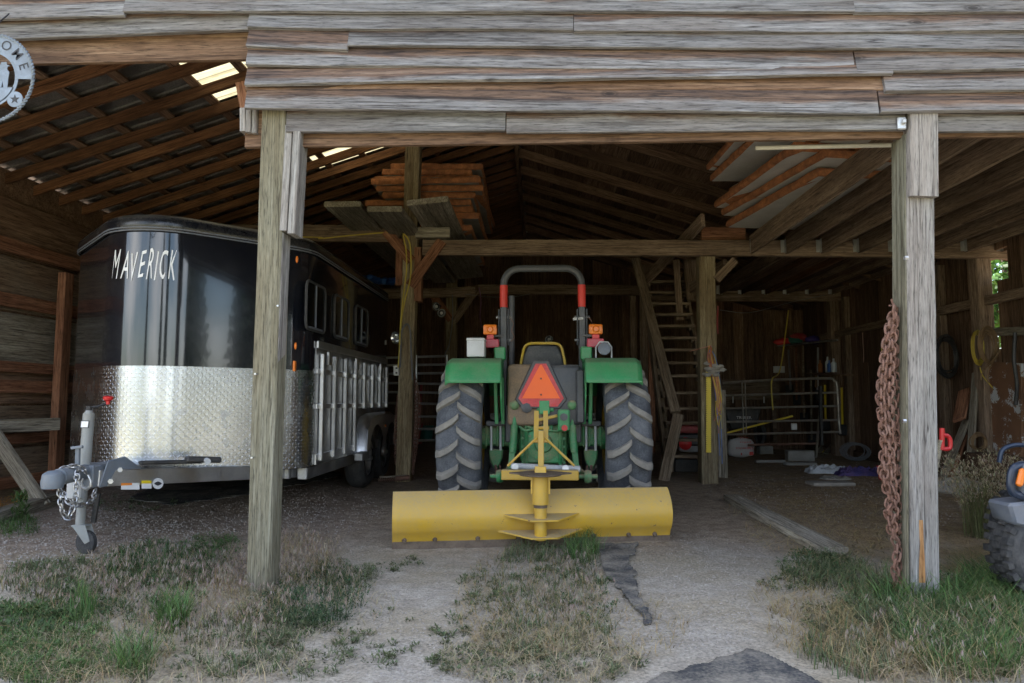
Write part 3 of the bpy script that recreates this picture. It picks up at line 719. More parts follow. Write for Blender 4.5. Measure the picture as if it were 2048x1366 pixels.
# right side wall: vertical boards with a gap to daylight
rw = MB(); 
gy0, gy1 = UX(2005, 540, XR).y, UX(1992, 540, XR).y
gy0, gy1 = min(gy0, gy1) , max(gy0, gy1)
yy = 3.9; rwb = empty('right_wall', (0, 0, 0)); rwb.parent = barn; rwb['kind'] = 'structure'
del rwb['kind']
k = 0
GAP0, GAP1 = UX(2010, 540, XR).y, UX(1988, 540, XR).y
zlo = UX(1998, 557, XR).z
SLIT = UX(1727, 690, XR).y; SZ0, SZ1 = UX(1727, 725, XR).z, UX(1727, 655, XR).z
while yy < YC + 3.5:
    wd = rnd.uniform(.17, .24); y1 = min(yy + wd, YR)
    zt_ = 3.45
    cx = XR + .03 + rnd.uniform(-.004, .004)
    def wb(ya, yb, za, zb): 
        if yb - ya > .015: board('wall_board', (cx, (ya + yb) / 2, za), (cx, (ya + yb) / 2, zb), Vector((0, 1, 0)), yb - ya, .025, 'wall_brown', rwb, seg=3)
    if yy < SLIT <= y1: wb(yy, y1, -.05, SZ0); wb(yy, y1 - .03, SZ0, SZ1); wb(yy, y1, SZ1, zt_)
    elif y1 < GAP0 or yy > GAP1: wb(yy + .002, y1 - .002, -.05, zt_)
    else:
        wb(yy, y1, -.05, 1.75 if k % 2 else zlo - .02); wb(yy, y1, 2.98, zt_)
    yy = y1; k += 1
# sheet that half covers the gap from outside, leaving the slit the photo shows
board('cover_sheet', (XR + .07, GAP0 - .1, 1.5), (XR + .07, GAP0 - .1, zlo - .02), Vector((0, 1, 0)), GAP1 - GAP0 + .17, .015, 'wall_brown', rwb)
for py_ in (1700, 1893, 1975): 
    y = UX(py_, 700, XR).y; board('stud', (XR - .05, y, 0), (XR - .05, y, 3.0), Vector((0, 1, 0)), .15 if py_ == 1975 else .12, .1, 'plank_grey' if py_ == 1975 else 'beam_brown', rwb)
y = UX(1860, 700, XR).y; board('stud', (XR - .05, y, 0), (XR - .05, y, 3.0), Vector((0, 1, 0)), .1, .09, 'wall_brown', rwb)
board('girt', UX(1990, 664, XR - .12), UX(2120, 660, XR - .12), UP, .1, .05, 'plank_grey', rwb)
board('girt', (XR - .1, 4.2, 2.35), (XR - .1, YR - .1, 2.35), UP, .12, .05, 'beam_brown', rwb)
board('girt', (XR - .02, 4.2, .12), (XR - .02, YR - .1, .12), UP, .2, .05, 'wall_brown', rwb)

# back wall: vertical boards; one slit lets a streak of daylight in
bwb = empty('back_wall', (0, 0, 0)); bwb.parent = barn
xx = XL - .05
while xx < XR + .1:
    wd = rnd.uniform(.2, .3); x1 = min(xx + wd, XR + .1); gap = .003
    board('wall_board', ((xx + x1) / 2, YR + rnd.uniform(-.004, .004), -.05), ((xx + x1) / 2, YR, max(roof_z(xx), roof_z(x1)) + .16), Vector((1, 0, 0)), x1 - xx - gap, .025, 'wall_brown', bwb, seg=3)
    xx = x1
sheet('back_batten_sheet', [(XL - .1, YR + .03, -.1), (XR + .1, YR + .03, -.1), (XR + .1, YR + .03, 3.4), (RIDGE_X, YR + .03, 5.2), (XL - .1, YR + .03, 3.4)], (0, .02, 0), 'wall_brown', bwb)
# partition of the right bay at the third row of posts: vertical boards behind the tools
pw = empty('partition_wall', (0, 0, 0)); pw.parent = barn
xx = 2.9
while xx < XR:
    wd = rnd.uniform(.16, .24); x1 = min(xx + wd, XR)
    board('wall_board', ((xx + x1) / 2, 15.2 + rnd.uniform(-.006, .006), -.05), ((xx + x1) / 2, 15.2, 3.05), Vector((1, 0, 0)), x1 - xx - .004, .025, 'wall_brown', pw, seg=3); xx = x1
# ------------------------------------------------------------------ horse trailer
TX0, TXR, TXL = -3.2, -2.1, -4.3
TYF, TYR = 6.28, 9.45
ZB, ZS, ZT = .53, 1.39, 2.48
trailer = empty('horse_trailer', (TX0, 7.6, gz(TX0, 7.6)), 'black and bare aluminium horse trailer parked under the left bay', 'trailer')
plan = fillet([(TXL, TYR), (TXL, TYF), (TX0, 5.18), (TXR, TYF), (TXR, TYR)], [0, .26, .5, .42, 0], 9)
sacc = [0]
for i in range(1, len(plan)): sacc.append(sacc[-1] + (plan[i] - plan[i - 1]).length)
def plan_at(s):
    for i in range(1, len(plan)):
        if s <= sacc[i] or i == len(plan) - 1:
            f = (s - sacc[i - 1]) / (sacc[i] - sacc[i - 1]); p = plan[i - 1].lerp(plan[i], f); d = (plan[i] - plan[i - 1]).normalized(); return p, Vector((d.y, -d.x))
def skin(i0, i1, z0, z1, off=0, nz_=1, uv=False, th=0.0, name='skin', mat='black_paint', par=None):
    me_v, me_f, uvs = [], [], []
    n = i1 - i0 + 1
    pts = []
    for i in range(i0, i1 + 1):
        d = (plan[min(i + 1, len(plan) - 1)] - plan[max(i - 1, 0)]).normalized(); nn = Vector((d.y, -d.x)); p = plan[i] + nn * off; pts.append((p, sacc[i]))
    o = wl(par)
    for k in range(nz_ + 1):
        z = z0 + (z1 - z0) * k / nz_
        for p, s in pts: me_v.append(Vector((p.x, p.y, z)) - o); uvs.append((s, z))
    for k in range(nz_):
        for i in range(n - 1): me_f.append((k * n + i, k * n + i + 1, (k + 1) * n + i + 1, (k + 1) * n + i))
    me = bpy.data.meshes.new(name); me.from_pydata(me_v, [], me_f)
    ul = me.uv_layers.new(name='UVMap')
    for lp in me.loops: ul.data[lp.index].uv = uvs[lp.vertex_index]
    me.polygons.foreach_set('use_smooth', [True] * len(me_f))
    ob = link_mesh(name, me, mat, par)
    return ob
last = len(plan) - 1
nose_a, nose_b = 1, last - 1      # fillet points
body = skin(0, last, ZB, ZT, 0, 1, name='body_shell', mat='black_paint', par=trailer)
skin(nose_a, nose_b, ZB - .015, ZS, .006, 1, name='diamond_plate_skirt', mat='diamond_plate', par=trailer)
# roof cap, swept inward, with two mould lines
capprof = [(0.012, ZT - .012), (.022, ZT + .0), (.026, ZT + .05), (.022, ZT + .085), (.006, ZT + .112), (-.03, ZT + .132), (-.10, ZT + .145), (-.5, ZT + .155)]
def ring(prof, name, mat, par):
    vs = []; n = len(plan); fs = []
    for off, z in prof:
        for i, p in enumerate(plan):
            d = (plan[min(i + 1, n - 1)] - plan[max(i - 1, 0)]).normalized(); nn = Vector((d.y, -d.x)); q = p + nn * off; vs.append((q.x, q.y, z))
    for k in range(len(prof) - 1):
        for i in range(n - 1): fs.append((k * n + i, k * n + i + 1, (k + 1) * n + i + 1, (k + 1) * n + i))
    top = [(len(prof) - 1) * n + i for i in range(n)]; fs.append(tuple(top))
    mb = MB(); mb.add(vs, fs); return mb.build(name, mat, par, angle=50)
ring(capprof, 'roof_cap', 'black_cap', trailer)
for off, z in ((.024, ZT - .006), (.024, ZT + .016)):
    MB().tube([(plan[i] .x + 0, plan[i].y, z) if False else tuple(Vector((*(plan[i] + Vector(((plan[min(i + 1, last)] - plan[max(i - 1, 0)]).normalized().y, -(plan[min(i + 1, last)] - plan[max(i - 1, 0)]).normalized().x)) * off), z))) for i in range(last + 1)], .006, 6).build('mould_strip', 'atv_grey', trailer)
MB().prism([(TXL, TYR, ZB), (TXR, TYR, ZB), (TXR, TYR, ZT), (TXL, TYR, ZT)], (0, .03, 0)).build('rear_wall', 'black_paint', trailer)
fl = MB(); fl.prism([(p.x, p.y, ZB - .02) for p in plan], (0, 0, .03)); fl.build('floor_pan', 'dark_metal', trailer, smooth=False)
# lettering bent round the nose
def s_at_px(px, z):
    best = None
    for k in range(400):
        s = sacc[nose_a] + (sacc[nose_b] - sacc[nose_a]) * k / 399; p, nn = plan_at(s)
        d = Vector((p.x, p.y, z)) - EYE; q = CW / 2 + FPX * d.dot(_r) / d.dot(_f)
        if best is None or abs(q - px) < best[0]: best = (abs(q - px), s, p)
    return best[1], best[2]
s0, pp0 = s_at_px(226, 2.2); s1, pp1 = s_at_px(353, 2.2)
zc = U(226, 558, pp0.y).z; zc1 = U(353, 502, pp1.y).z
lt = MB(); x = 0; items = []
for i, ch in enumerate('MAVERICK'):
    vs, fs = text_mesh(ch, 1.0, .22, .0); x0 = min(v[0] for v in vs); x1 = max(v[0] for v in vs)
    scx = (.44 if ch == 'M' else .56); big = 1.0 + (.06 if ch in 'KR' else 0) - (.05 if ch in 'EV' else 0)
    vs = [((v[0] - x0) * scx + x + .10 * (v[1] - .35) * (.5 if ch == 'V' else 1), v[1] * big - .03 * (i % 3) + .02 * math.sin(v[0] * 9 + i)) for v in vs]; x += (x1 - x0) * scx + .09; items.append((vs, fs))
tot = x - .09
tab = [s_at_px(226 + 127 * q / 24, 2.2)[0] for q in range(25)]
for vs, fs in items:
    out = []
    for vx, vy in vs:
        q_ = max(0, min(23.999, vx / tot * 24)); p, nn = plan_at(tab[int(q_)] + (tab[int(q_) + 1] - tab[int(q_)]) * (q_ - int(q_))); p = p + nn * .0035; out.append((p.x, p.y, zc + (zc1 - zc) * vy / .72 * 1.06))
    lt.add(out, fs)
lt.build('lettering', 'white_decal', trailer, smooth=False)

# side: aluminium rails, ribs and panels, facing the tractor
SX = TXR
side = MB(); sy0 = TYF + .19; zr = 1.66
side.box((SX + .004, (sy0 + TYR) / 2, (ZB + zr) / 2), (.006, TYR - sy0, zr - ZB)); side.build('side_panel', 'aluminium_panel', trailer, smooth=False)
for z, h in ((zr - .02, .07), (1.39, .05), (1.06, .05), (ZB + .04, .1)): MB().box((SX + .018, (sy0 + TYR) / 2, z), (.022, TYR - sy0, h)).build('side_rail', 'aluminium', trailer, bevel=.004)
for k in range(8):
    y = sy0 + .12 + k * (TYR - sy0 - .18) / 7
    if 8.1 < y < 9.4: zb_ = 1.02
    else: zb_ = ZB + .02
    MB().box((SX + .032, y, (zb_ + 1.56) / 2), (.04, .05, 1.56 - zb_)).build('side_rib', 'aluminium', trailer, bevel=.006)
for y in (sy0 + .26, sy0 + 1.3, sy0 + 2.5):
    MB().box((SX + .05, y, 1.52), (.03, .09, .13)).build('latch_box', 'aluminium', trailer, bevel=.006)
    hd = MB(); hd.tube([Vector((SX + .055, y + .05 + .06 * math.sin(t), 1.5 + .045 * math.cos(t))) for t in np.linspace(0, math.pi, 8)], .006, 6); hd.build('tie_ring', 'white_metal', trailer)
def rrect(y0, y1, z0, z1, r, n=4):
    out = []
    for cy, cz, a0 in ((y1 - r, z1 - r, 0), (y0 + r, z1 - r, 90), (y0 + r, z0 + r, 180), (y1 - r, z0 + r, 270)):
        for k in range(n + 1): a = R(a0 + 90 * k / n); out.append((cy + r * math.cos(a), cz + r * math.sin(a)))
    return out
for a_px, b_px in ((610, 648), (667, 696), (710, 734)):
    y0, y1 = UX(a_px, 600, SX).y, UX(b_px, 600, SX).y; z0, z1 = 1.76, 2.2
    loop = [(SX + .012, y, z) for y, z in rrect(y0, y1, z0, z1, .07)]
    wdw = MB().prism([(SX + .003, y, z) for y, z in rrect(y0, y1, z0, z1, .07)], (.006, 0, 0)).build('window', 'window_glass', trailer, smooth=False)
    MB().tube(loop, .013, 6, closed=True).build('window_frame', 'rubber', wdw)
    MB().box((SX + .013, (y0 + y1) / 2, (z0 + z1) / 2), (.012, .010, z1 - z0)).build('window_bar', 'atv_grey', wdw)
    MB().box((SX + .013, (y0 + y1) / 2, z0 + .02), (.014, (y1 - y0) * .7, .015)).build('window_track', 'atv_grey', wdw)
for px, py in ((594, 519), (591, 692)): MB().ball(UX(px, py, SX + .012), .02, 8, (.6, .7, 1.6)).build('marker_lamp', 'lens_orange', trailer)
MB().box(UX(589, 732, SX + .015), (.02, .04, .09)).build('marker_lamp', 'lens_orange', trailer, bevel=.006)
MB().box((SX + .006, TYR - .03, 1.9), (.014, .03, .06)).build('hinge', 'white_metal', trailer)
# frame rails and tongue
fm = MB()
for xx_ in (TXL + .06, TXR - .06): fm.box((xx_, 7.9, ZB - .075), (.09, 3.1, .11))
for y in (6.3, 7.2, 8.2, 9.3): fm.box((TX0, y, ZB - .07), (1.9, .07, .09))
fm.build('chassis', 'aluminium_panel', trailer, bevel=.006)
TXQ = -3.125
CPL = Vector((TXQ + .03, 4.52, .60))
for sgn in (-1, 1):
    rl = MB(); rl.bar((TXQ + sgn * .05 + .03, 4.75, .585), (TX0 + sgn * .97, 6.45, ZB - .06), .055, .115); rl.build('tongue_rail', 'aluminium', trailer, bevel=.005)
MB().prism([(TXQ - .12, 4.95, .648), (TXQ + .15, 4.95, .648), (TXQ + .45, 5.5, .62), (TXQ - .45, 5.5, .62)], (0, 0, .006)).build('tread_plate', 'aluminium_panel', trailer)
cp = MB(); cp.box((TXQ + .03, 4.86, .60), (.13, .34, .15)); cp.prism([(TXQ + .10, 4.74, .52), (TXQ + .13, 4.78, .70), (TXQ + .15, 4.95, .72), (TXQ + .26, 5.12, .56), (TXQ + .2, 5.1, .53)], (.012, -.01, 0)); cp.build('coupler_housing', 'coupler_blue', trailer, bevel=.008)
cc = MB(); cc.cyl((TXQ + .03, 4.72, .635), (TXQ + .03, 4.44, .625), .05, .055, 16); cc.lathe([(.0, -.06), (.062, -.06), (.068, -.02), (.06, .03), (.03, .05), (0, .05)], (TXQ + .02, 4.40, .62), (0, 0, 1), 16); cc.build('ball_coupler', 'coupler_blue', trailer)
lv = MB(); lv.bar((TXQ + .03, 4.62, .68), (TXQ + .04, 4.60, .80), .02, .03); lv.bar((TXQ, 4.59, .80), (TXQ + .08, 4.59, .81), .02, .02); lv.build('coupler_latch', 'coupler_blue', trailer, bevel=.004)
bb = MB(); bb.box((TXQ - .02, 4.70, .52), (.1, .08, .13)); bb.build('breakaway_box', 'white_metal', trailer, bevel=.008)
bolts([(TXQ + .165, 4.88, .63), (TXQ + .19, 4.98, .56), (TXQ + .15, 4.80, .56)], trailer, .018, d=(.5, -.85, 0), ln=.02)
for (pxa, pya, pxb, pyb, mt) in ((242, 966, 279, 979, 'white_decal'), (283, 961, 303, 977, 'print_yellow')):
    q = MB(); f0 = .965; 
    def onrail(px, py): 
        d = ray(px, py); a_ = Vector((TXQ + .08 + .03, 4.75, 0)); b_ = Vector((TXQ + .97 + .03, 6.45, 0)); nn = Vector((b_.y - a_.y, -(b_.x - a_.x), 0)).normalized(); off = (a_ + nn * .002 - EYE); off.z = 0
        t = off.dot(nn) / d.dot(nn); return EYE + d * t
    q.add([onrail(pxa, pyb), onrail(pxb, pyb), onrail(pxb, pya), onrail(pxa, pya)], [(0, 1, 2, 3)]); q.build('warning_label', mt, trailer, smooth=False)
    if mt == 'print_yellow':
        q = MB(); q.add([onrail(pxa, pyb + .0), onrail(pxb, pyb), onrail(pxb, pya + 6), onrail(pxa, pya + 6)], [(0, 1, 2, 3)]); q.v = [tuple(Vector(v) + Vector((.6, -.8, 0)) * .002) for v in q.v]; q.build('label_text_field', 'white_decal', trailer, smooth=False)
    else:
        q = MB(); q.add([onrail(pxa, pya + 5), onrail(pxa + 22, pya + 4), onrail(pxa + 22, pya), onrail(pxa, pya)], [(0, 1, 2, 3)]); q.v = [tuple(Vector(v) + Vector((.6, -.8, 0)) * .002) for v in q.v]; q.build('label_header', 'print_orange', trailer, smooth=False)
c0 = onrail(316, 967); dx_ = (onrail(317, 967) - onrail(315, 967)) / 2
q = MB(); q.add([c0 + dx_ * 11 * math.cos(t) + Vector((0, 0, .04)) * math.sin(t) for t in np.linspace(0, 2 * math.pi, 20)[:-1]], [tuple(range(19))]); q.build('round_sticker', 'white_decal', trailer, smooth=False)
q = MB(); q.add([c0 + dx_ * (6 * math.cos(t) + 1.5 * math.cos(3 * t)) + Vector((0, 0, .016)) * math.sin(t) + Vector((.6, -.8, 0)) * .002 for t in np.linspace(0, 2 * math.pi, 20)[:-1]], [tuple(range(19))]); q.build('sticker_emblem', 'print_dark', trailer, smooth=False)
# jack
jx, jy = U(168, 950, 4.72).x, 4.72
jz = gz(jx, jy)
def jl(z): return Vector((jx + .03 * (z - .6), jy, z))
jk = MB(); jk.cyl(jl(.66), jl(1.03), .036, n=18); jk.cyl(jl(1.03), jl(1.05), .03, .02); jack = jk.build('jack_tube', 'jack_grey', trailer)
MB().cyl(jl(jz + .19), jl(.66), .03, n=16).build('jack_inner_tube', 'jack_grey', trailer)
MB().cyl(jl(.55), jl(.67), .05, n=16).build('jack_mount', 'coupler_blue', trailer)
hh = MB(); hh.cyl(jl(1.05), jl(1.08), .022, n=8); hh.tube([jl(1.07), jl(1.075) + Vector((.06, 0, .0)), jl(1.085) + Vector((.12, 0, .01))], .008, 6); hh.build('jack_crank', 'dark_metal', trailer)
kb = MB(); kp = jl(1.09) + Vector((.13, 0, 0)); kb.lathe([(0, 0), (.012, 0), (.013, .02), (.03, .032), (.034, .05), (.02, .058), (0, .058)], kp, (0, 0, 1), 14); kb.build('crank_knob', 'red_plastic', trailer)
MB().prism([jl(.93) + Vector((-.03, -.0375, 0)), jl(.93) + Vector((.03, -.0375, 0)), jl(.98) + Vector((.03, -.0375, 0)), jl(.98) + Vector((-.03, -.0375, 0))], (0, .004, 0)).build('jack_sticker', 'print_dark', trailer, smooth=False)
MB().prism([jl(.935) + Vector((-.024, -.0385, 0)), jl(.935) + Vector((.024, -.0385, 0)), jl(.975) + Vector((.026, -.0385, 0)), jl(.975) + Vector((-.022, -.0385, 0))], (0, .003, 0)).build('sticker_face', 'white_decal', trailer, smooth=False)
yk = MB()
for s_ in (-1, 1): yk.prism([(jx - .045, jy + s_ * .03, jz + .19), (jx + .05, jy + s_ * .03, jz + .19), (jx + .085, jy + s_ * .03, jz + .09), (jx + .05, jy + s_ * .03, jz + .07)], (0, .005 * s_, 0))
yk.box((jx, jy, jz + .19), (.1, .07, .012)); yk.build('caster_yoke', 'jack_grey', trailer, bevel=.003)
MB().lathe([(.0, -.022), (.065, -.022), (.078, -.014), (.078, .014), (.065, .022), (0, .022)], (jx + .04, jy, jz + .078), (0.25, 1, 0), 24).build('caster_wheel', 'rubber', trailer)
MB().box((jx + .055, jy + .06, .38), (.03, .02, .2), ry=.12).build('tether_strap', 'black_plastic', trailer)
# breakaway handle lying on the tongue
br = MB(); br.bar((TXQ + .27, 4.93, .675), (TXQ + .55, 5.28, .655), .045, .03); br.bar((TXQ + .48, 5.18, .68), (TXQ + .66, 5.36, .66), .07, .045); br.build('tie_down_bar', 'black_plastic', trailer, bevel=.01)
MB().cyl((TXQ + .60, 5.26, .665), (TXQ + .63, 5.22, .66), .022, n=10).build('tie_down_bolt', 'white_metal', trailer)
def chain_links(path, par, name='link', mat='steel_chain', ln=.042, r=.0055, wd=.014, mesh=None, jit=.0, seed=1):
    """real interlocking links placed along a path"""
    rr = random.Random(seed)
    if mesh is None:
        pts = []; h = ln / 2 - wd
        for k in range(6): t = math.pi * k / 5 - math.pi / 2; pts.append((h + wd * math.cos(t), wd * math.sin(t), 0))
        for k in range(6): t = math.pi * k / 5 + math.pi / 2; pts.append((-h + wd * math.cos(t), wd * math.sin(t), 0))
        mb = MB(); mb.tube(pts, r, 5, closed=True); ob = mb.build(name, mat); mesh = ob.data; bpy.data.objects.remove(ob)
    P = [Vector(p) for p in path]; acc = [0]
    for i in range(1, len(P)): acc.append(acc[-1] + (P[i] - P[i - 1]).length)
    step = ln - 2.3 * r; s = step / 2; k = 0; off = wl(par)
    while s < acc[-1]:
        i = max(j for j in range(len(acc)) if acc[j] <= s); i = min(i, len(P) - 2)
        d = (P[i + 1] - P[i]).normalized(); p = P[i] + d * (s - acc[i]); a, b = basis(d)
        ang = (math.pi / 2) * (k % 2) + rr.uniform(-.3, .3) + .6; y = a * math.cos(ang) + b * math.sin(ang)
        dd = (d + Vector((rr.uniform(-1, 1), rr.uniform(-1, 1), rr.uniform(-1, 1))) * jit).normalized(); y = (y - dd * y.dot(dd)).normalized(); z = dd.cross(y)
        o = link_mesh(name, mesh, None, par, p - off); o.rotation_euler = Matrix((dd, y, z)).transposed().to_euler()
        s += step; k += 1
    return mesh
sch = empty('safety_chain', (TXQ, 4.6, .4), 'shiny steel safety chain looped over the horse trailer coupler', 'chain')
cm = chain_links(curve_pts([U(118, 945, 4.48), U(122, 1010, 4.45), U(135, 1036, 4.47), U(150, 1000, 4.5), U(154, 950, 4.52), U(160, 935, 4.55)]), sch)
chain_links(curve_pts([U(124, 985, 4.46), U(140, 1006, 4.46), U(165, 1010, 4.52), U(185, 1000, 4.62), U(190, 982, 4.66)]), sch, mesh=cm, seed=2)
chain_links(curve_pts([U(112, 945, 4.47), U(130, 935, 4.5), U(150, 932, 4.52), U(168, 940, 4.56), U(172, 950, 4.58)]), sch, mesh=cm, seed=3)
hk = MB(); hk.tube([U(px, py, 4.56) for px, py in ((176, 950), (182, 962), (182, 972), (174, 978), (165, 975), (162, 965), (166, 957))], [.008, .01, .012, .013, .012, .009, .006], 8); hk.build('safety_hook', 'galvanised', sch)
# wheels and mudguard
def road_wheel(c, Rr, wid, par, name='wheel'):
    c = Vector(c); e = empty(name, c - wl(par)); e.parent = par
    MB().lathe([(Rr * .6, -wid / 2), (Rr * .86, -wid / 2 - .006), (Rr * .97, -wid / 2 + .03), (Rr, -wid / 4), (Rr, wid / 4), (Rr * .97, wid / 2 - .03), (Rr * .86, wid / 2 + .006), (Rr * .6, wid / 2)], c, (1, 0, 0), 44).build('tyre', 'rubber', e)
    MB().lathe([(Rr * .6, wid * .42), (Rr * .52, wid * .4), (Rr * .46, wid * .15), (Rr * .3, wid * .22), (Rr * .18, wid * .34), (0, wid * .36)], c, (1, 0, 0), 28).build('rim', 'galvanised', e)
    MB().lathe([(Rr * .6, -wid * .42), (Rr * .3, -wid * .1), (0, -wid * .1)], c, (1, 0, 0), 20).build('inner_rim', 'dark_metal', e)
    MB().lathe([(.045, wid * .34), (.042, wid * .34 + .05), (.02, wid * .34 + .07), (0, wid * .34 + .07)], c, (1, 0, 0), 14).build('hub_cap', 'aluminium', e)
    return e
wy1, wy2 = UX(731, 900, SX).y, UX(762, 900, SX).y
for y in (wy1, wy2): road_wheel((SX - .06, y, gz(SX, y) + .345), .345, .22, trailer)
for y in (wy1, wy2): road_wheel((TXL + .06, y, gz(TXL, y) + .345), .345, .22, trailer)
mg = MB(); pr = []
ym0, ym1 = wy1 - .52, wy2 + .42
for y, z in ((ym0, .50), (ym0 + .05, .80), (ym0 + .2, .93), (wy1, .965), (wy2, .965), (ym1 - .2, .93), (ym1 - .05, .8), (ym1, .5)): pr.append((y, z))
vs = []
for x_, sh in ((SX - .12, 0), (SX + .10, 0), (SX + .14, -.025)):
    for y, z in pr: vs.append((x_, y + (0 if sh == 0 else (.02 if y < wy1 else -.02)), z + sh))
n = len(pr); mg.add(vs, [(k * n + i, k * n + i + 1, (k + 1) * n + i + 1, (k + 1) * n + i) for k in range(2) for i in range(n - 1)])
mg.build('mudguard', 'aluminium', trailer, angle=60)
sp_ = [(SX + .142, y, z - .025) for y, z in pr]
def arch(cy, r): return [(SX + .142, cy + r * math.cos(t), .44 + r * math.sin(t)) for t in np.linspace(math.pi, 0, 12)]
lo = [(SX + .142, ym0 + .02, .44)] + arch(wy1, .39)[1:] + arch(wy2, .39)[:-1] + [(SX + .142, ym1 - .02, .44)]
mgf = MB(); mgf.prism(sp_ + lo[::-1], (-.004, 0, 0)); mgf.build('mudguard_skirt', 'aluminium', trailer, smooth=False)
MB().box((SX + .12, ym0 - .12, .50), (.1, .3, .09)).build('step', 'aluminium_panel', trailer, bevel=.01)
MB().box((SX + .15, (wy1 + wy2) / 2, .8), (.01, .05, .03)).build('marker_lamp', 'lens_orange', trailer, bevel=.004)

# ------------------------------------------------------------------ tractor
TY = 7.0; TCX = .03; TZ = gz(TCX, TY)
tractor = empty('tractor', (TCX, TY, TZ), 'dusty green farm tractor seen from behind with folding roll bar', 'tractor')
def T(x, y, z): return Vector((TCX + x, TY + y, TZ + z))
def ag_wheel(cx, cy, Rr, wid, nl, side, rim_mat='rim_yellow'):
    """lugged farm tyre on a dished rim; side: +1 when the wheel's outer face points to +x"""
    c = T(cx, cy, Rr); e = empty('wheel', c - wl(tractor)); e.parent = tractor
    rc = Rr - .045; h = wid / 2
    prof = [(Rr * .55, -h * .78), (Rr * .66, -h * .98), (Rr * .80, -h * 1.0), (rc - .05, -h * .93), (rc - .008, -h * .72), (rc, -h * .3), (rc, h * .3), (rc - .008, h * .72), (rc - .05, h * .93), (Rr * .80, h), (Rr * .66, h * .98), (Rr * .55, h * .78)]
    ty = MB().lathe(prof, c, (1, 0, 0), 72).build('tyre', 'tractor_tyre', e, angle=50)
    # lugs: curved bars from shoulder to centre line, alternating sides. in the rear view they form an upward V
    one = MB(); dth = 2 * math.pi / nl
    def lug(th0, sg):
        us = [(.04, -.0), (-.18, .35), (-.45, .62), (-.75, .88), (-.97, 1.0)]
        top, bot = [], []
        sweep = dth * .95; hw = dth * .125
        for i, (xx, f) in enumerate(us):
            x = sg * (-xx) * h * -1
            th = th0 - sweep * (.05 + .95 * f) * .62
            ro = Rr - (.0 if i < 3 else (.012 if i == 3 else .055)); ri = rc - .03 - (0 if i < 4 else .03)
            k_ = 1.0 if i else .85
            for q, rad, ww in ((top, ro, hw * k_), (bot, ri, hw * 1.35 * k_)):
                for s in (-1, 1):
                    a = th + s * ww; q.append(c + Vector((x, -math.cos(a) * rad, math.sin(a) * rad)))
        return top, bot
    for i in range(nl):
        for sg, ph in ((1, 0), (-1, .5)):
            top, bot = lug(i * dth + ph * dth, sg); m = 5
            vs = top + bot; fs = []
            for j in range(m - 1):
                fs += [(2 * j, 2 * j + 1, 2 * j + 3, 2 * j + 2), (2 * j, 2 * j + 2, 10 + 2 * j + 2, 10 + 2 * j), (2 * j + 1, 10 + 2 * j + 1, 10 + 2 * j + 3, 2 * j + 3)]
            fs += [(0, 10, 11, 1), (8, 9, 19, 18)]
            one.add(vs, fs)
    one.build('tread_lugs', 'tyre_lug', ty, bevel=.005, kind='stuff')
    s = side
    MB().lathe([(Rr * .57, -h * .8), (Rr * .60, -h * .72), (Rr * .54, -h * .6), (Rr * .52, 0), (Rr * .54, h * .6), (Rr * .60, h * .72), (Rr * .57, h * .8)], c, (1, 0, 0), 48).build('rim', rim_mat, e)
    MB().lathe([(Rr * .53, -.10 * s), (Rr * .40, -.02 * s), (Rr * .25, .06 * s), (0, .06 * s)], c, (1, 0, 0), 32).build('wheel_disc', rim_mat, e)
    return e
for s in (-1, 1): ag_wheel(s * .775, 0, .72, .42, 19, s)
for s in (-1, 1): ag_wheel(s * .66, 2.05, .46, .28, 17, s)
# mudguards
for s in (-1, 1):
    xi, xo = s * .385, s * .90
    pf = [(-.66, 1.24), (-.665, 1.27), (-.60, 1.425), (-.50, 1.475), (.30, 1.49), (.55, 1.40), (.78, 1.15), (.76, 1.13), (.52, 1.36), (.28, 1.455), (-.49, 1.445), (-.58, 1.40), (-.64, 1.26)]
    vs = []; fs = []; m = len(pf)
    xs_ = [(xi, 0), (xo - s * .05, 0), (xo, -.03)]
    for x_, dz in xs_:
        for y_, z_ in pf: vs.append(T(x_, y_ + (0.03 if dz else 0) * (1 if y_ < 0 else -1), z_ + dz))
    for k in range(2):
        for i in range(m): j = (i + 1) % m; fs.append((k * m + i, k * m + j, (k + 1) * m + j, (k + 1) * m + i))
    fs += [tuple(range(m))[::-1], tuple(range(2 * m, 3 * m))]
    g_ = MB().add(vs, fs).build('mudguard', 'tractor_green', tractor, bevel=.006)
    MB().box(T(s * .64, -.655, 1.25), (.50, .03, .02)).build('mudguard_lip', 'tractor_green', g_, bevel=.005)
    MB().prism([T(xi, -.55, 1.44), T(xi, .5, 1.44), T(xi, .6, 1.0), T(xi, .2, .85), T(xi, -.35, .9), T(xi, -.5, 1.1)], (.012 * s, 0, 0)).build('mudguard_side', 'tractor_green', g_, smooth=False)
    for dx in (.0, .06): MB().bar(T(xi + s * (.01 + dx), -.33, 1.30), T(xi + s * (.01 + dx) - s * .01, -.28, .86), .03, .035).build('mudguard_stay', 'tractor_green', tractor, bevel=.005)
    MB().box(T(s * .42, -.15, 1.54), (.11, .14, .13)).build('hinge_box', 'tractor_green', tractor, bevel=.012)
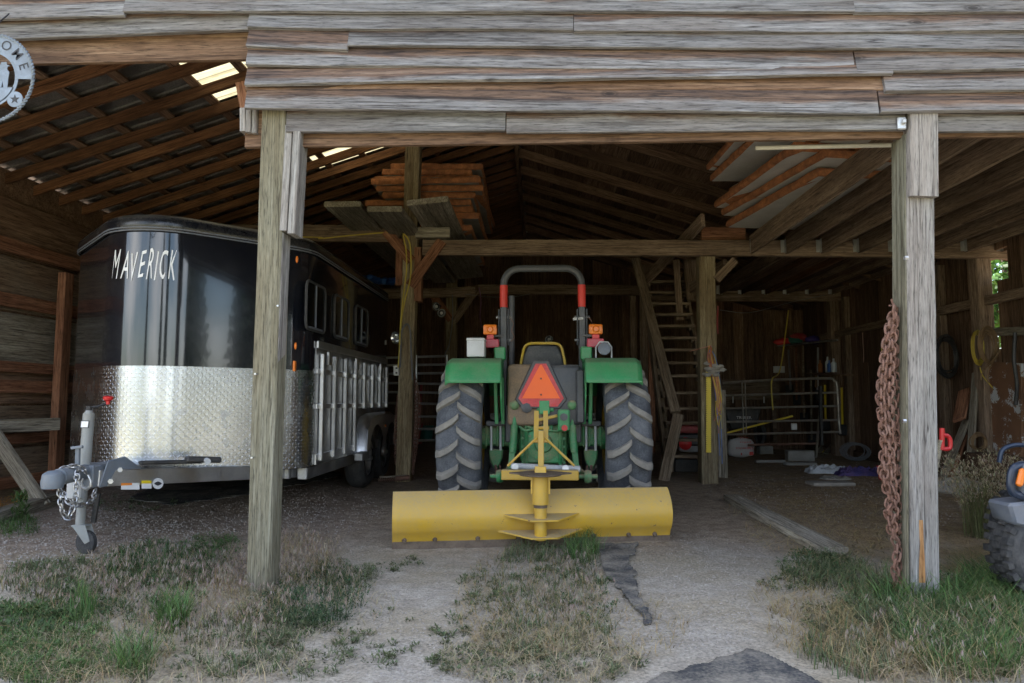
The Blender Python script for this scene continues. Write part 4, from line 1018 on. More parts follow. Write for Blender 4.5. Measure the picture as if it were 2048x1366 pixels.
# axle housings
for s in (-1, 1):
    ax = MB(); ax.box(T(s * .42, 0, .735), (.36, .22, .19)); axle = ax.build('axle_housing', 'dirty_green', tractor, bevel=.02)
    for k in range(6): MB().box(T(s * (.28 + k * .055), -.115, .735), (.02, .05, .20)).build('axle_rib', 'dirty_green', axle, bevel=.006)
    MB().cyl(T(s * .56, 0, .72), T(s * .72, 0, .72), .12, .1, 20).build('axle_hub', 'dirty_green', axle)
    MB().box(T(s * .46, -.05, .86), (.19, .26, .05)).build('clamp_plate', 'rops_black', tractor, bevel=.006)
    for dx in (-.045, .045): MB().cyl(T(s * .46 + dx, -.155, .84), T(s * .46 + dx, -.155, .6), .012, n=8).build('clamp_bolt', 'white_metal', axle)
    MB().prism([T(s * .46 - .07, -.16, .61), T(s * .46 + .07, -.16, .61), T(s * .46 + .06, -.16, .52), T(s * .46 + .02, -.16, .42), T(s * .46 - .02, -.16, .42), T(s * .46 - .06, -.16, .52)], (0, .05, 0)).build('stabiliser_bracket', 'dirty_green', tractor, bevel=.012)
    st = MB(); st.tube(curve_pts([T(s * .46, -.19, .46), T(s * .44, -.25, .38), T(s * .40, -.4, .36)]), .014, 6); st.tube(curve_pts([T(s * .42, -.19, .46), T(s * .40, -.25, .39), T(s * .385, -.42, .37)]), .01, 6); st.build('check_chain', 'rust_chain', tractor)
    # lower link and lift rod
    ll = MB(); ll.bar(T(s * .26, .1, .48), T(s * .36, -.75, .42), .03, .075); ll.build('lower_link', 'dirty_green', tractor, bevel=.01)
    bj = MB(); bj.lathe([(0, -.03), (.05, -.03), (.06, 0), (.05, .03), (0, .03)], T(s * .385, -.78, .42), (1, 0, 0), 16); bj.cyl(T(s * .31, -.78, .42), T(s * .47, -.78, .42), .02, n=10); bj.build('link_end', 'dirty_green', tractor)
    lr = MB(); lr.cyl(T(s * .27, -.36, 1.03), T(s * .27, -.40, .82), .022, n=10); lr.cyl(T(s * .27, -.40, .85), T(s * .285, -.46, .60), .034, n=12); lr.bar(T(s * .285, -.44, .64), T(s * .30, -.52, .45), .05, .03); lr.build('lift_rod', 'dirty_green', tractor, bevel=.0)
    la = MB(); la.bar(T(s * .20, .0, .98), T(s * .27, -.38, 1.03), .04, .09); la.ball(T(s * .27, -.39, 1.04), .05, 10); la.build('lift_arm', 'dirty_green', tractor)
# gearbox and hitch
gb = MB(); gb.box(T(0, .25, .74), (.46, 1.0, .5)); gb.box(T(0, 1.3, .72), (.34, 1.6, .42)); gb.build('gearbox', 'dirty_green', tractor, bevel=.05, seg=2)
gc = MB(); gc.box(T(0, -.27, .70), (.40, .10, .42)); gc.box(T(-.16, -.33, .66), (.03, .07, .46)); gc.box(T(.16, -.33, .66), (.03, .07, .46)); gc.build('rear_cover', 'dirty_green', tractor, bevel=.015)
pt = MB(); pt.lathe([(.165, 0), (.165, .03), (.13, .04), (.09, .045), (.075, .10), (.03, .10), (.028, .18), (0, .18)], T(0, -.30, .68), (0, -1, 0), 28); pto = pt.build('pto_cover', 'dirty_green', tractor)
for k in range(8): a = k * math.pi / 4 + .3; MB().cyl(T(.145 * math.cos(a), -.325, .68 + .145 * math.sin(a)), T(.145 * math.cos(a), -.35, .68 + .145 * math.sin(a)), .015, n=6).build('bolt', 'dirty_green', pto)
for k in range(12):
    z = .50 + (k % 6) * .075; MB().cyl(T((-1 if k < 6 else 1) * .195, -.31, z), T((-1 if k < 6 else 1) * .195, -.335, z), .014, n=6).build('bolt', 'dirty_green', tractor)
rs = MB(); rs.cyl(T(-.25, -.05, 1.0), T(.25, -.05, 1.0), .05, n=16); rs.box(T(0, -.12, 1.0), (.30, .24, .14)); rs.build('rockshaft_housing', 'dirty_green', tractor, bevel=.02)
tl = MB(); tl.box(T(.01, -.36, 1.02), (.10, .16, .13)); tl.box(T(-.02, -.38, 1.12), (.06, .06, .12)); tl.cyl(T(-.06, -.40, 1.0), T(.10, -.40, 1.0), .025, n=12); tl.build('top_link_bracket', 'tractor_green', tractor, bevel=.01)
tp = MB(); tp.cyl(T(.08, -.38, 1.04), T(.085, -.38, 1.21), .026, n=12); tp.cyl(T(.085, -.38, 1.21), T(.085, -.38, 1.23), .034, n=8); tp.build('top_link_pin', 'dirty_green', tractor)
cb = MB(); cb.lathe([(0, 0), (.055, 0), (.055, .05), (.035, .06), (0, .06)], T(-.155, -.38, 1.02), (0, -1, 0), 8); cb.build('socket_cover', 'rops_black', tractor)
MB().box(T(-.155, -.36, 1.02), (.16, .06, .13)).build('socket_mount', 'tractor_green', tractor, bevel=.01)
hc = MB(); hc.box(T(.19, -.42, .90), (.11, .09, .20)); hcb = hc.build('hydraulic_coupler', 'tractor_green', tractor, bevel=.012)
MB().cyl(T(.19, -.45, .93), T(.19, -.49, .93), .035, n=14).build('coupler_port', 'rops_black', hcb); MB().cyl(T(.195, -.45, .83), T(.195, -.50, .83), .028, n=12).build('coupler_cap', 'red_plastic', hcb)
MB().bar(T(.13, -.40, .94), T(-.06, -.46, .90), .03, .03).build('top_link', 'blade_yellow', tractor, bevel=.006)
hs = MB()
for k in range(4): hs.tube(curve_pts([T(-.22 + .03 * k, -.2, .95), T(-.26 + .09 * k, -.34, .88 - .02 * k), T(-.16 + .11 * k, -.36, .80), T(-.02 + .05 * k, -.34, .86)]), .012, 6)
hs.build('hydraulic_pipe', 'dirty_green', tractor)
# fuel tank behind the seat, warning triangle
tk = MB(); tk.box(T(-.165, -.22, 1.135), (.345, .36, .58)); tk.build('fuel_tank', 'tank_mud', tractor, bevel=.04, seg=3, label='mud-caked half of the fuel tank')
tk = MB(); tk.box(T(.185, -.225, 1.135), (.35, .36, .57)); tk.build('fuel_tank', 'tank_black', tractor, bevel=.04, seg=3)
MB().box(T(.345, -.40, 1.12), (.08, .06, .50)).build('tank_strap', 'tank_black', tractor, bevel=.015)
for x_ in (-.33, .33): MB().box(T(x_, -.15, .86), (.07, .16, .36)).build('tank_support', 'tank_black', tractor, bevel=.01)
def hexa(c, w, h, cut, y, th):
    """triangle with clipped corners in the rear plane"""
    c = Vector(c); pts = [(-w, -h * .62), (-w * .72, -h), (w * .72, -h), (w, -h * .62), (cut, h), (-cut, h)]
    return [T(c.x + a, y, c.z + b) for a, b in pts]
sc_c = U(1082, 770, TY - .46) - T(0, 0, 0); sx_ = sc_c.x; sz_ = sc_c.z
MB().prism(hexa((sx_, 0, sz_ + .005), .245, .225, .075, -.425, 0), (0, .02, 0)).build('triangle_backing', 'tank_black', tractor, bevel=.008)
MB().prism(hexa((sx_, 0, sz_), .212, .20, .05, -.437, 0), (0, .01, 0)).build('triangle_border', 'smv_red', tractor, smooth=False)
MB().prism([T(sx_ - .178, -.441, sz_ - .125), T(sx_ + .178, -.441, sz_ - .125), T(sx_ + .008, -.441, sz_ + .19), T(sx_ - .008, -.441, sz_ + .19)], (0, .003, 0)).build('triangle_reflector', 'smv_orange', tractor, smooth=False)
for dz in (-.09, .06): MB().cyl(T(sx_, -.44, sz_ + dz), T(sx_, -.449, sz_ + dz), .008, n=8).build('bolt', 'dark_metal', tractor)
# seat and steering wheel
sb = MB(); sb.prism([T(-.215, -.02, 1.40), T(.215, -.02, 1.40), T(.20, -.02, 1.52), T(.15, -.04, 1.63), T(-.15, -.04, 1.63), T(-.20, -.02, 1.52)], (0, .07, 0)); seat = sb.build('seat_back', 'seat_black', tractor, bevel=.025, seg=2)
MB().tube(curve_pts([T(-.225, -.03, 1.40), T(-.205, -.03, 1.53), T(-.16, -.05, 1.635), T(0, -.05, 1.65), T(.16, -.05, 1.635), T(.205, -.03, 1.53), T(.225, -.03, 1.40)]), .014, 7).build('seat_piping', 'rim_yellow', seat)
MB().box(T(0, .22, 1.36), (.44, .42, .10)).build('seat_cushion', 'rim_yellow', tractor, bevel=.04, seg=2)
MB().lathe([(.19 + .014 * math.cos(a), .014 * math.sin(a)) for a in np.linspace(0, 2 * math.pi, 9)[:-1]], T(0, .75, 1.62), (0, -.5, 1), 28, closed=True).build('steering_wheel', 'black_plastic', tractor)
MB().cyl(T(0, .75, 1.62), T(0, 1.0, 1.3), .025, n=10).build('steering_column', 'black_plastic', tractor)
MB().box(T(0, 1.05, 1.25), (.5, .3, .4)).build('dashboard', 'tractor_green', tractor, bevel=.05)
MB().box(T(0, 1.85, 1.1), (.55, 1.4, .5)).build('bonnet', 'tractor_green', tractor, bevel=.08, seg=3)
MB().box(T(0, 2.05, .52), (1.1, .14, .14)).build('front_axle', 'dirty_green', tractor, bevel=.02)
MB().box(T(0, .45, .93), (.75, .9, .03)).build('platform', 'rops_black', tractor, bevel=.01)
# roll bar
rp_ = [(-.405, 1.95), (-.405, 2.30), (-.37, 2.43), (-.29, 2.485), (0, 2.49), (.29, 2.485), (.37, 2.43), (.405, 2.30), (.405, 1.95)]
rz0 = (U(1011, 600, TY - .05) - T(0, 0, 0)).z; rtop = (U(1086, 537, TY - .05) - T(0, 0, 0)).z; hwid = .39
hoop = fillet([(-hwid, rz0 - .12), (-hwid, rtop), (hwid, rtop), (hwid, rz0 - .12)], [0, .16, .16, 0], 7)
MB().tube([T(p.x, -.05, p.y) for p in hoop], .036, 10).build('roll_bar_hoop', 'rops_black', tractor)
for s in (-1, 1):
    zt0 = (U(1011, 615, TY - .05) - T(0, 0, 0)).z; zt1 = (U(1011, 571, TY - .05) - T(0, 0, 0)).z
    MB().cyl(T(s * hwid, -.05, zt0), T(s * hwid, -.05, zt1), .0395, n=12).build('red_tape', 'rops_red', tractor)
    MB().box(T(s * hwid, -.05, (zt0 + .85) / 2), (.068, .07, zt0 - .85)).build('roll_bar_post', 'rops_black', tractor, bevel=.008)
    hg = MB()
    for dx in (-.046, .046): hg.box(T(s * hwid + dx, -.05, zt0 - .20), (.012, .10, .36))
    hinge_ = hg.build('roll_bar_hinge', 'rops_black', tractor, bevel=.004)
    for dz in (-.10, -.33): MB().cyl(T(s * hwid - .075, -.06, zt0 + dz), T(s * hwid + .075, -.06, zt0 + dz), .014, n=8).build('hinge_pin', 'galvanised', hinge_)
    # indicator and tail lamp
    lx = s * .515; zl = (U(987, 659, TY - .2) - T(0, 0, 0)).z
    MB().box(T(lx, -.18, zl), (.135, .06, .10)).build('indicator_lamp', 'lens_orange', tractor, bevel=.014, seg=2)
    MB().lathe([(0, 0), (.022, 0), (.03, .006), (.034, 0)], T(lx, -.211, zl), (0, -1, 0), 14).build('indicator_lens', 'lens_orange', tractor)
    MB().box(T(lx, -.17, zl - .075), (.07, .05, .05)).build('lamp_bracket', 'smv_red', tractor, bevel=.005)
    MB().box(T(lx - s * .005, -.18, zl - .135), (.165, .07, .085)).build('tail_lamp', 'lens_red', tractor, bevel=.008)
    MB().bar(T(s * hwid, -.08, zl - .05), T(lx, -.14, zl - .06), .03, .02).build('lamp_arm', 'rops_black', tractor)
    tw = MB(); tw.tube(curve_pts([T(s * hwid + .06, -.08, zt0 - .1), T(s * hwid - s * .0 + .10, -.1, zt0 - .17), T(s * hwid + .08, -.1, zt0 - .24), T(s * hwid + .11, -.1, zt0 - .30), T(s * hwid + .07, -.1, zt0 - .35)]), .003, 5); tw.build('lanyard', 'rust_chain', tractor)
MB().cyl(T(.30, -.08, zt0 - .125), T(.40, -.08, zt0 - .115), .014, n=8).build('hinge_pin', 'white_metal', tractor)
MB().cyl(T(-.325, .35, 1.4), T(-.325, .35, (U(1024, 592, TY + .35) - T(0, 0, 0)).z), .032, n=14).build('exhaust_pipe', 'rops_black', tractor)
# tool tin on the mudguard, work lamp
tbx = (U(953, 700, TY - .3) - T(0, 0, 0)); tb = MB().box(T(tbx.x, -.3, 1.575), (.17, .2, .16)).build('tool_tin', 'white_metal', tractor, bevel=.012, seg=2)
MB().box(T(tbx.x, -.3, 1.66), (.178, .208, .03)).build('tin_lid', 'white_metal', tb, bevel=.008); MB().tube([T(tbx.x - .04, -.3, 1.67), T(tbx.x - .03, -.3, 1.69), T(tbx.x + .03, -.3, 1.69), T(tbx.x + .04, -.3, 1.67)], .006, 6).build('tin_handle', 'dark_metal', tb)
wlx = (U(1208, 710, TY - .25) - T(0, 0, 0)); wlc = T(wlx.x, -.25, 1.575)
wk = MB(); wk.lathe([(0, -.06), (.04, -.06), (.058, 0), (.062, .03), (.05, .035), (0, .03)], wlc, (0, -1, .1), 20); wlamp = wk.build('work_lamp', 'atv_grey', tractor)
MB().tube([wlc + Vector((-.075, .02, -.09)), wlc + Vector((-.075, .02, .02)), wlc + Vector((-.04, .02, .07)), wlc + Vector((.04, .02, .07)), wlc + Vector((.075, .02, .02)), wlc + Vector((.075, .02, -.09))], .007, 6).build('lamp_guard', 'white_metal', wlamp)
wr = MB(); wr.tube(curve_pts([T(.49, -.1, 1.75), T(.53, -.15, 1.62), T(.50, -.2, 1.50), T(.46, -.1, 1.2)]), .008, 5); wr.tube(curve_pts([T(.45, -.1, 1.72), T(.49, -.15, 1.60), T(.47, -.2, 1.48)]), .007, 5); wr.build('lamp_cable', 'black_plastic', tractor)

# ------------------------------------------------------------------ grader blade
bl0, bl1 = Vector((-1.115, 5.33, 0)), Vector((1.035, 5.70, 0)); bmid = (bl0 + bl1) / 2; bang = math.atan2(bl1.y - bl0.y, bl1.x - bl0.x); blen = (bl1 - bl0).length
bz = gz(bmid.x, bmid.y)
blade = empty('grader_blade', (bmid.x, bmid.y, bz), 'yellow rear grader blade hitched low behind the green tractor', 'blade')
bm_ = Matrix.Translation((bmid.x, bmid.y, bz)) @ Matrix.Rotation(bang, 4, 'Z')
prof = [(.035, .035), (.012, .095), (-.012, .118), (-.03, .15), (-.045, .20), (-.048, .24), (-.036, .29), (-.008, .345), (.035, .395), (.065, .42)]
mbld = MB(); nS = 24; vs = []
for i in range(nS + 1):
    x = (i / nS - .5) * blen
    for y, z in prof: vs.append((x, y + .002 * mnoise.noise(Vector((x * 2, z * 4, 1))), z + .004 * mnoise.noise(Vector((x * 1.5, 0, 3)))))
    for y, z in reversed(prof): vs.append((x, y + .014, z + .002))
m = 2 * len(prof)
mbld.add(vs, [(i * m + j, i * m + (j + 1) % m, (i + 1) * m + (j + 1) % m, (i + 1) * m + j) for i in range(nS) for j in range(m)] + [tuple(range(m)), tuple(range(nS * m, nS * m + m))[::-1]])
mold = mbld.xform(bm_).build('moldboard', 'blade_yellow', blade, angle=28)
MB().box((0, .03, .02), (blen, .016, .075), rx=-.25).xform(bm_).build('cutting_edge', 'blade_edge', blade, bevel=.003)
for px in (813, 872, 956, 1037, 1115, 1190, 1263, 1318):
    x = (U(px, 1080, bmid.y).x - bmid.x) / math.cos(bang) * (1.0 if px > 1075 else .985)
    MB().cyl((x, .02, .062), (x, -.004, .058), .019, .012, 10).xform(bm_).build('bolt', 'blade_edge', mold)
kx, ky = U(1081, 1000, 5.42).x, 5.44
for zz, wv_, dep in ((.215, .35, .15), (.085, .345, .14)):
    MB().prism([(kx - bmid.x - wv_, .0, zz + .03), (kx - bmid.x - .1, -dep - .06, zz), (kx - bmid.x + .1, -dep - .06, zz), (kx - bmid.x + wv_, .0, zz + .03), (kx - bmid.x + .1, .0, zz + .03), (kx - bmid.x - .1, .0, zz + .03)], (0, 0, .012)).xform(bm_).build('gusset_plate', 'blade_yellow', mold, smooth=False)
KP = Vector((kx, bmid.y - .13, bz))
MB().cyl(KP + Vector((0, 0, .07)), KP + Vector((0, 0, .34)), .047, n=24).build('king_pin', 'blade_yellow', blade)
MB().cyl(KP + Vector((0, 0, .31)), KP + Vector((0, 0, .335)), .052, n=24).build('wear_ring', 'blade_edge', blade)
MB().cyl(KP + Vector((0, 0, .335)), KP + Vector((0, 0, .55)), .062, n=24).build('pivot_tube', 'blade_yellow', blade)
for s in (-1, 1): MB().box(KP + Vector((s * .066, 0, .48)), (.014, .06, .13)).build('pivot_rib', 'blade_yellow', blade)
MB().lathe([(0, 0), (.16, 0), (.165, .006), (.16, .012), (0, .012)], KP + Vector((0, .02, .55)), (0, 0, 1), 28).build('index_plate', 'blade_edge', blade)
MB().prism([KP + Vector(v) for v in ((-.24, .06, .555), (-.08, -.06, .552), (.08, -.06, .552), (.24, .06, .555), (.08, .2, .555), (-.08, .2, .555))], (0, 0, .012)).build('swivel_plate', 'blade_edge', blade, smooth=False)
by = 6.06
b0, b1 = U(1003, 949, by), U(1157, 950, by); 
MB().bar(b0, b1, .09, .085, Vector((0, 0, 1))).build('hitch_beam', 'blade_yellow', blade, bevel=.006)
MB().bar(KP + Vector((0, .05, .58)), Vector((KP.x, by, .50)), .09, .07).build('draw_beam', 'blade_yellow', blade, bevel=.006)
m0, m1 = U(1082, 940, by - .05), U(1082, 862, by + .02)
MB().bar(m0, m1, .062, .05, Vector((1, 0, 0))).build('mast', 'blade_yellow', blade, bevel=.005)
for s in (-1, 1):
    MB().bar(U(1082 + s * 10, 885, by), U(1082 + s * 9, 822, by + .12), .012, .04, Vector((1, 0, 0))).build('mast_cheek', 'blade_yellow', blade)
    MB().cyl(U(1082 + s * 9, 876, by), U(1082 + s * 67, 932, by - .02), .011, n=8).build('mast_brace', 'blade_yellow', blade)
MB().cyl(U(1071, 856, by + .08), U(1098, 856, by + .08), .016, n=10).build('mast_pin', 'blade_yellow', blade)
lb_ = MB(); lb_.cyl(U(1022, 932, by + .14), U(1160, 938, by + .14), .028, n=14); lb_.build('hitch_bar', 'white_metal', blade)
for px in (1030, 1131): MB().cyl(U(px, 934 if px < 1100 else 937, by + .09), U(px, 934 if px < 1100 else 937, by + .03), .03, n=14).build('bar_collar', 'galvanised', blade)
# ------------------------------------------------------------------ staircase
stair = empty('staircase', (2.0, 10.2, gz(2, 10.2)), 'steep open-tread wooden staircase climbing to the loft behind the post', 'staircase')
sxl, sxr = 1.72, 2.34
treads = [563, 585, 607, 629, 652, 676, 700, 726, 752, 786, 817, 846, 880, 913]
for i, py in enumerate(treads):
    f = i / (len(treads) - 1); Y = 11.15 - 1.65 * f; z = U(1360, py, Y).z
    board('tread', (sxl, Y + .08, z), (sxr, Y + .08, z), Vector((0, 1, 0)), .2, .04, 'stair_wood', stair, seg=3)
    for x_ in (sxl + .03, sxr - .06): board('cleat', (x_, Y + .0, z - .045), (x_, Y + .17, z - .045), UP, .045, .03, 'stair_wood', stair, seg=2)
for x_ in (sxl - .03, sxr + .0): board('stringer', (x_, 9.55, .1), (x_, 11.35, 3.12), Vector((0, 1, 0)), .19, .045, 'stair_wood', stair)
board('handrail', U(1271, 518, 10.7), U(1351, 824, 9.15), Vector((1, 0, 0)), .13, .05, 'stair_wood', stair)
b_ = U(1328, 942, 9.1); board('newel', U(1357, 828, 9.2), Vector((b_.x, 9.15, gz(b_.x, 9.15))), Vector((1, 0, 0)), .14, .05, 'stair_wood', stair)
b_ = U(1340, 900, 10.2); board('stair_leg', U(1312, 730, 10.6), Vector((b_.x, 10.2, gz(b_.x, 10.2))), Vector((1, 0, 0)), .1, .05, 'stair_wood', stair)
for px, p0, p1 in ((1352, 520, 640), (1372, 520, 600), (1385, 520, 590)): along(px, p0, px + 8, p1, 10.9, .1, .05, 'beam_brown', 'strut', Vector((1, 0, 0)))
along(1290, 530, 1292, 900, 12.6, .2, .1, 'beam_brown', 'post', Vector((1, 0, 0)))
along(1302, 640, 1304, 905, 12.2, .1, .1, 'brace_red', 'post', Vector((1, 0, 0)))
along(1440, 780, 1445, 965, 9.6, .12, .1, 'plank_grey', 'post', Vector((1, 0, 0)))

# ------------------------------------------------------------------ loft planks and insulation panels
ORD = ['topmost', 'second', 'third', 'fourth', 'fifth', 'sixth', 'seventh', 'eighth', 'ninth', 'tenth', 'eleventh', 'twelfth', 'thirteenth', 'fourteenth', 'fifteenth', 'sixteenth', 'seventeenth', 'eighteenth']
for (a, b, py, l) in ((646, 722, 408, 'leftmost of three thick grey planks jutting from under the loft stack'), (734, 806, 418, 'middle of three thick grey planks jutting from under the loft stack'), (812, 897, 402, 'tilted grey plank jutting past the post under the loft stack')):
    p0 = U((a + b) / 2, py, 7.7); wd = (b - a) * 7.7 / 1400
    tag(board('loft_plank', p0, Vector((p0.x, 12.6, p0.z + .01)), Vector((1, 0, .1 if a > 800 else .0)), wd, .065, 'plank_grey', None, wob=.008, chamfer=.01, seg=14), l, 'plank', 'grey planks carrying the loft stack')
def foam_panel(c, sx, sy, th, rz, tilt, label, group, seed, white='panel_white'):
    """sandwich panel: two thin metal skins with ragged orange foam bulging at the rim"""
    e = empty('insulation_panel', c, label, 'panel', group); e.rotation_euler = (tilt[0], tilt[1], rz)
    rr = random.Random(seed); n = 4 * 14; ring_ = []
    per = []
    for k in range(14): per.append((-sx / 2 + sx * k / 14, -sy / 2))
    for k in range(14): per.append((sx / 2, -sy / 2 + sy * k / 14))
    for k in range(14): per.append((sx / 2 - sx * k / 14, sy / 2))
    for k in range(14): per.append((-sx / 2, sy / 2 - sy * k / 14))
    def q(x, y, k): 
        v = Vector((x, y, 0)); d = Vector((x / sx, y / sy, 0)).normalized(); return v + d * k
    vs = []; fs = []; levels = ((-th * .5, -.006), (-th * .42, .012), (-th * .1, .022), (th * .25, .018), (th * .45, .008), (th * .5, -.01))
    for z, o in levels:
        for i, (x, y) in enumerate(per):
            cx = min(1, 8 * max(0, .5 - max(abs(x) / sx, 0))); p = q(x * .985, y * .985, o + .013 * mnoise.noise(Vector((x * 6 + seed, y * 6, z * 40))) + rr.uniform(-.006, .006)); vs.append((p.x, p.y, z + rr.uniform(-.005, .005)))
    m = len(per)
    for k in range(len(levels) - 1):
        for i in range(m): fs.append((k * m + i, k * m + (i + 1) % m, (k + 1) * m + (i + 1) % m, (k + 1) * m + i))
    fs += [tuple(range(m))[::-1], tuple(range((len(levels) - 1) * m, len(levels) * m))]
    me = bpy.data.meshes.new('foam_core'); me.from_pydata(vs, [], fs); me.polygons.foreach_set('use_smooth', [True] * len(fs)); me.set_sharp_from_angle(angle=R(50)); link_mesh('foam_core', me, 'foam_orange', e)
    for s in (-1, 1):
        pv = []
        for i, (x, y) in enumerate(per): p = q(x * .985, y * .985, -.012 + .012 * mnoise.noise(Vector((x * 9 + seed * 3, y * 9, s)))); pv.append((p.x, p.y, s * (th * .5 + .003)))
        me = bpy.data.meshes.new('skin_sheet'); me.from_pydata(pv + [(a, b_, c_ - s * .004) for a, b_, c_ in pv], [], [tuple(range(m))[::-s], tuple(range(m, 2 * m))[::s]] + [(i, (i + 1) % m, m + (i + 1) % m, m + i) for i in range(m)]); link_mesh('skin_sheet', me, white, e)
    return e
nL = 11; zb = 3.43; rr = random.Random(3)
for i in range(nL):
    th = .085; z = zb + i * .091; wide = 1.46 - .014 * max(0, i - 6) * 3 + rr.uniform(-.22, .08); xc = -1.58 + rr.uniform(-.09, .09) + (.05 if i > 7 else 0)
    yl = 2.5; y0 = 9.16 + rr.uniform(-.03, .12) + (.12 if i > 7 else 0)
    foam_panel(Vector((xc, y0 + yl / 2, z)), wide, yl, th, rr.uniform(-.02, .03), (0, rr.uniform(-.012, .012)), ORD[nL - 1 - i] + (' orange foam panel from the top of the stack behind the loft post' if i < nL - 1 else ' orange foam panel of the stack behind the loft post'), 'orange-edged foam panels stacked behind the loft post', 10 + i, 'panel_grey')
# right-hand stack on the joists (lowest first): photo pixel of the far left corner, near right end
specs = [(2.28, 8.50, .17, .085, 0), (2.20, 8.40, .20, .08, .01), (2.12, 8.40, .13, .085, .0), (2.24, 8.15, .22, .08, .0), (2.0, 8.1, .09, .08, .045), (1.94, 8.0, .05, .08, .0)]
z = zj + .165; nR = len(specs)
for i, (xf, yf, rz, th, gap) in enumerate(specs):
    yl = 2.0 + .1 * math.sin(i * 1.7); z += gap; cx = xf + math.sin(rz) * yl / 2 + .58 * math.cos(rz); cy = yf - math.cos(rz) * yl / 2 + .58 * math.sin(rz)
    foam_panel(Vector((cx, cy, z + th / 2)), 1.16, yl, th, rz, (.0, .015 * math.sin(i)), ORD[nR - 1 - i] + (' white-faced foam panel from the top of the pile on the right-hand joists' if i < nR - 1 else ' white-faced foam panel of the pile on the right-hand joists'), 'white-faced foam panels piled on the joists', 40 + i)
    z += th + .018
pv = MB(); pv.tube([U(1511, 296, 4.42), U(1600, 294, 4.42), U(1790, 290, 4.42)], .014, 10); pv.build('pipe', 'pvc_white', label='thin white plastic pipe laid along under the header beam', cat='pipe')

# ------------------------------------------------------------------ welcome sign
SC = U(-22, 157, 3.86); SR = .268
sign = empty('welcome_sign', SC, 'round cut-out metal welcome sign with rope rim hanging at the header', 'sign')
def sp2(r, a, dy=0): return SC + Vector((r * math.cos(a), dy, r * math.sin(a)))
def arcband(r0, r1, a0, a1, n=40, dy=-.002, th=.004):
    mb = MB(); vs = []
    for i in range(n + 1):
        a = a0 + (a1 - a0) * i / n
        for r in (r0, r1):
            for d in (0, th): vs.append(sp2(r, a, dy + d))
    for i in range(n):
        o = i * 4; mb_f = [(o, o + 2, o + 6, o + 4), (o + 1, o + 5, o + 7, o + 3), (o, o + 4, o + 5, o + 1), (o + 2, o + 3, o + 7, o + 6)]
        mb.f += [tuple(q) for q in mb_f]
    mb.v = [tuple(v) for v in vs]; mb.f += [(0, 1, 3, 2), (n * 4, n * 4 + 2, n * 4 + 3, n * 4 + 1)]; return mb
rim = MB(); 
for st in range(2):
    pts = []
    for k in range(140):
        a = 2 * math.pi * k / 140; tw = 40 * a + st * math.pi; pts.append(SC + Vector(((SR + .006 * math.cos(tw)) * math.cos(a), .006 * math.sin(tw), (SR + .006 * math.cos(tw)) * math.sin(a))))
    rim.tube(pts, .0065, 6, closed=True)
rim.build('rope_rim', 'sign_metal', sign)
arcband(.175, SR - .002, R(-2), R(182), 48).build('banner', 'sign_metal', sign, smooth=False)
arcband(.158, .178, 0, 2 * math.pi, 64, -.001).build('inner_ring', 'sign_metal', sign, smooth=False)
angs = {'W': 152, 'E': 127, 'L': 105, 'C': 86, 'O': 64, 'M': 41, 'e': 18}
lw_ = MB()
for ch, a in angs.items():
    vs, fs = text_mesh(ch.upper(), .082, 0, .0005); x0 = min(v[0] for v in vs); x1 = max(v[0] for v in vs); a = R(a)
    rad = Vector((math.cos(a), 0, math.sin(a))); tan = Vector((math.sin(a), 0, -math.cos(a)))
    lw_.add([SC + rad * (.193 + v[1]) + tan * ((v[0] - (x0 + x1) / 2)) + Vector((0, -.0035, 0)) for v in vs], fs)
lw_.build('lettering', 'print_dark', sign, smooth=False)
for s in (1, -1):
    ca = R(-38) if s > 0 else R(218); cc_ = sp2(.212, ca, -.003)
    MB().prism([cc_ + Vector((.047 * math.cos(t), 0, .047 * math.sin(t))) for t in np.linspace(0, 2 * math.pi, 25)[:-1]], (0, .004, 0)).build('star_disc', 'sign_metal', sign, smooth=False)
    MB().prism([cc_ + Vector(((.03 if k % 2 == 0 else .0125) * math.sin(k * math.pi / 5), -.0015, (.03 if k % 2 == 0 else .0125) * math.cos(k * math.pi / 5))) for k in range(10)], (0, .001, 0)).build('star', 'print_dark', sign, smooth=False)
gsh = MB(); gsh.prism([sp2(.165, R(a_), -.001) for a_ in range(200, 341, 10)], (0, .004, 0)); gsh.build('ground_cut_out', 'sign_metal', sign, smooth=False)
def rider(x, s, seed):
    rr = random.Random(seed); out = []
    base = [(-.030, -.06), (-.026, .0), (-.032, .035), (-.02, .055), (-.022, .07), (-.035, .075), (-.018, .082), (-.014, .098), (.014, .098), (.018, .082), (.035, .075), (.022, .07), (.02, .055), (.034, .035), (.03, .0), (.028, -.06), (.006, -.06), (.0, -.02), (-.006, -.06)]
    mb = MB(); mb.prism([SC + Vector((x + a * s * 1.1, -.002, b * s)) for a, b in base], (0, .004, 0)); mb.build('standing_figure', 'sign_metal', sign, smooth=False)
rider(.085, 1.0, 1); rider(.02, 1.12, 2); rider(-.06, 1.0, 3)
wh = MB(); wh.tube([sp2(SR, R(90)), SC + Vector((0, .06, SR + .12)), SC + Vector((0, .12, SR + .2))], .004, 5); wh.build('hanging_wire', 'dark_metal', sign)

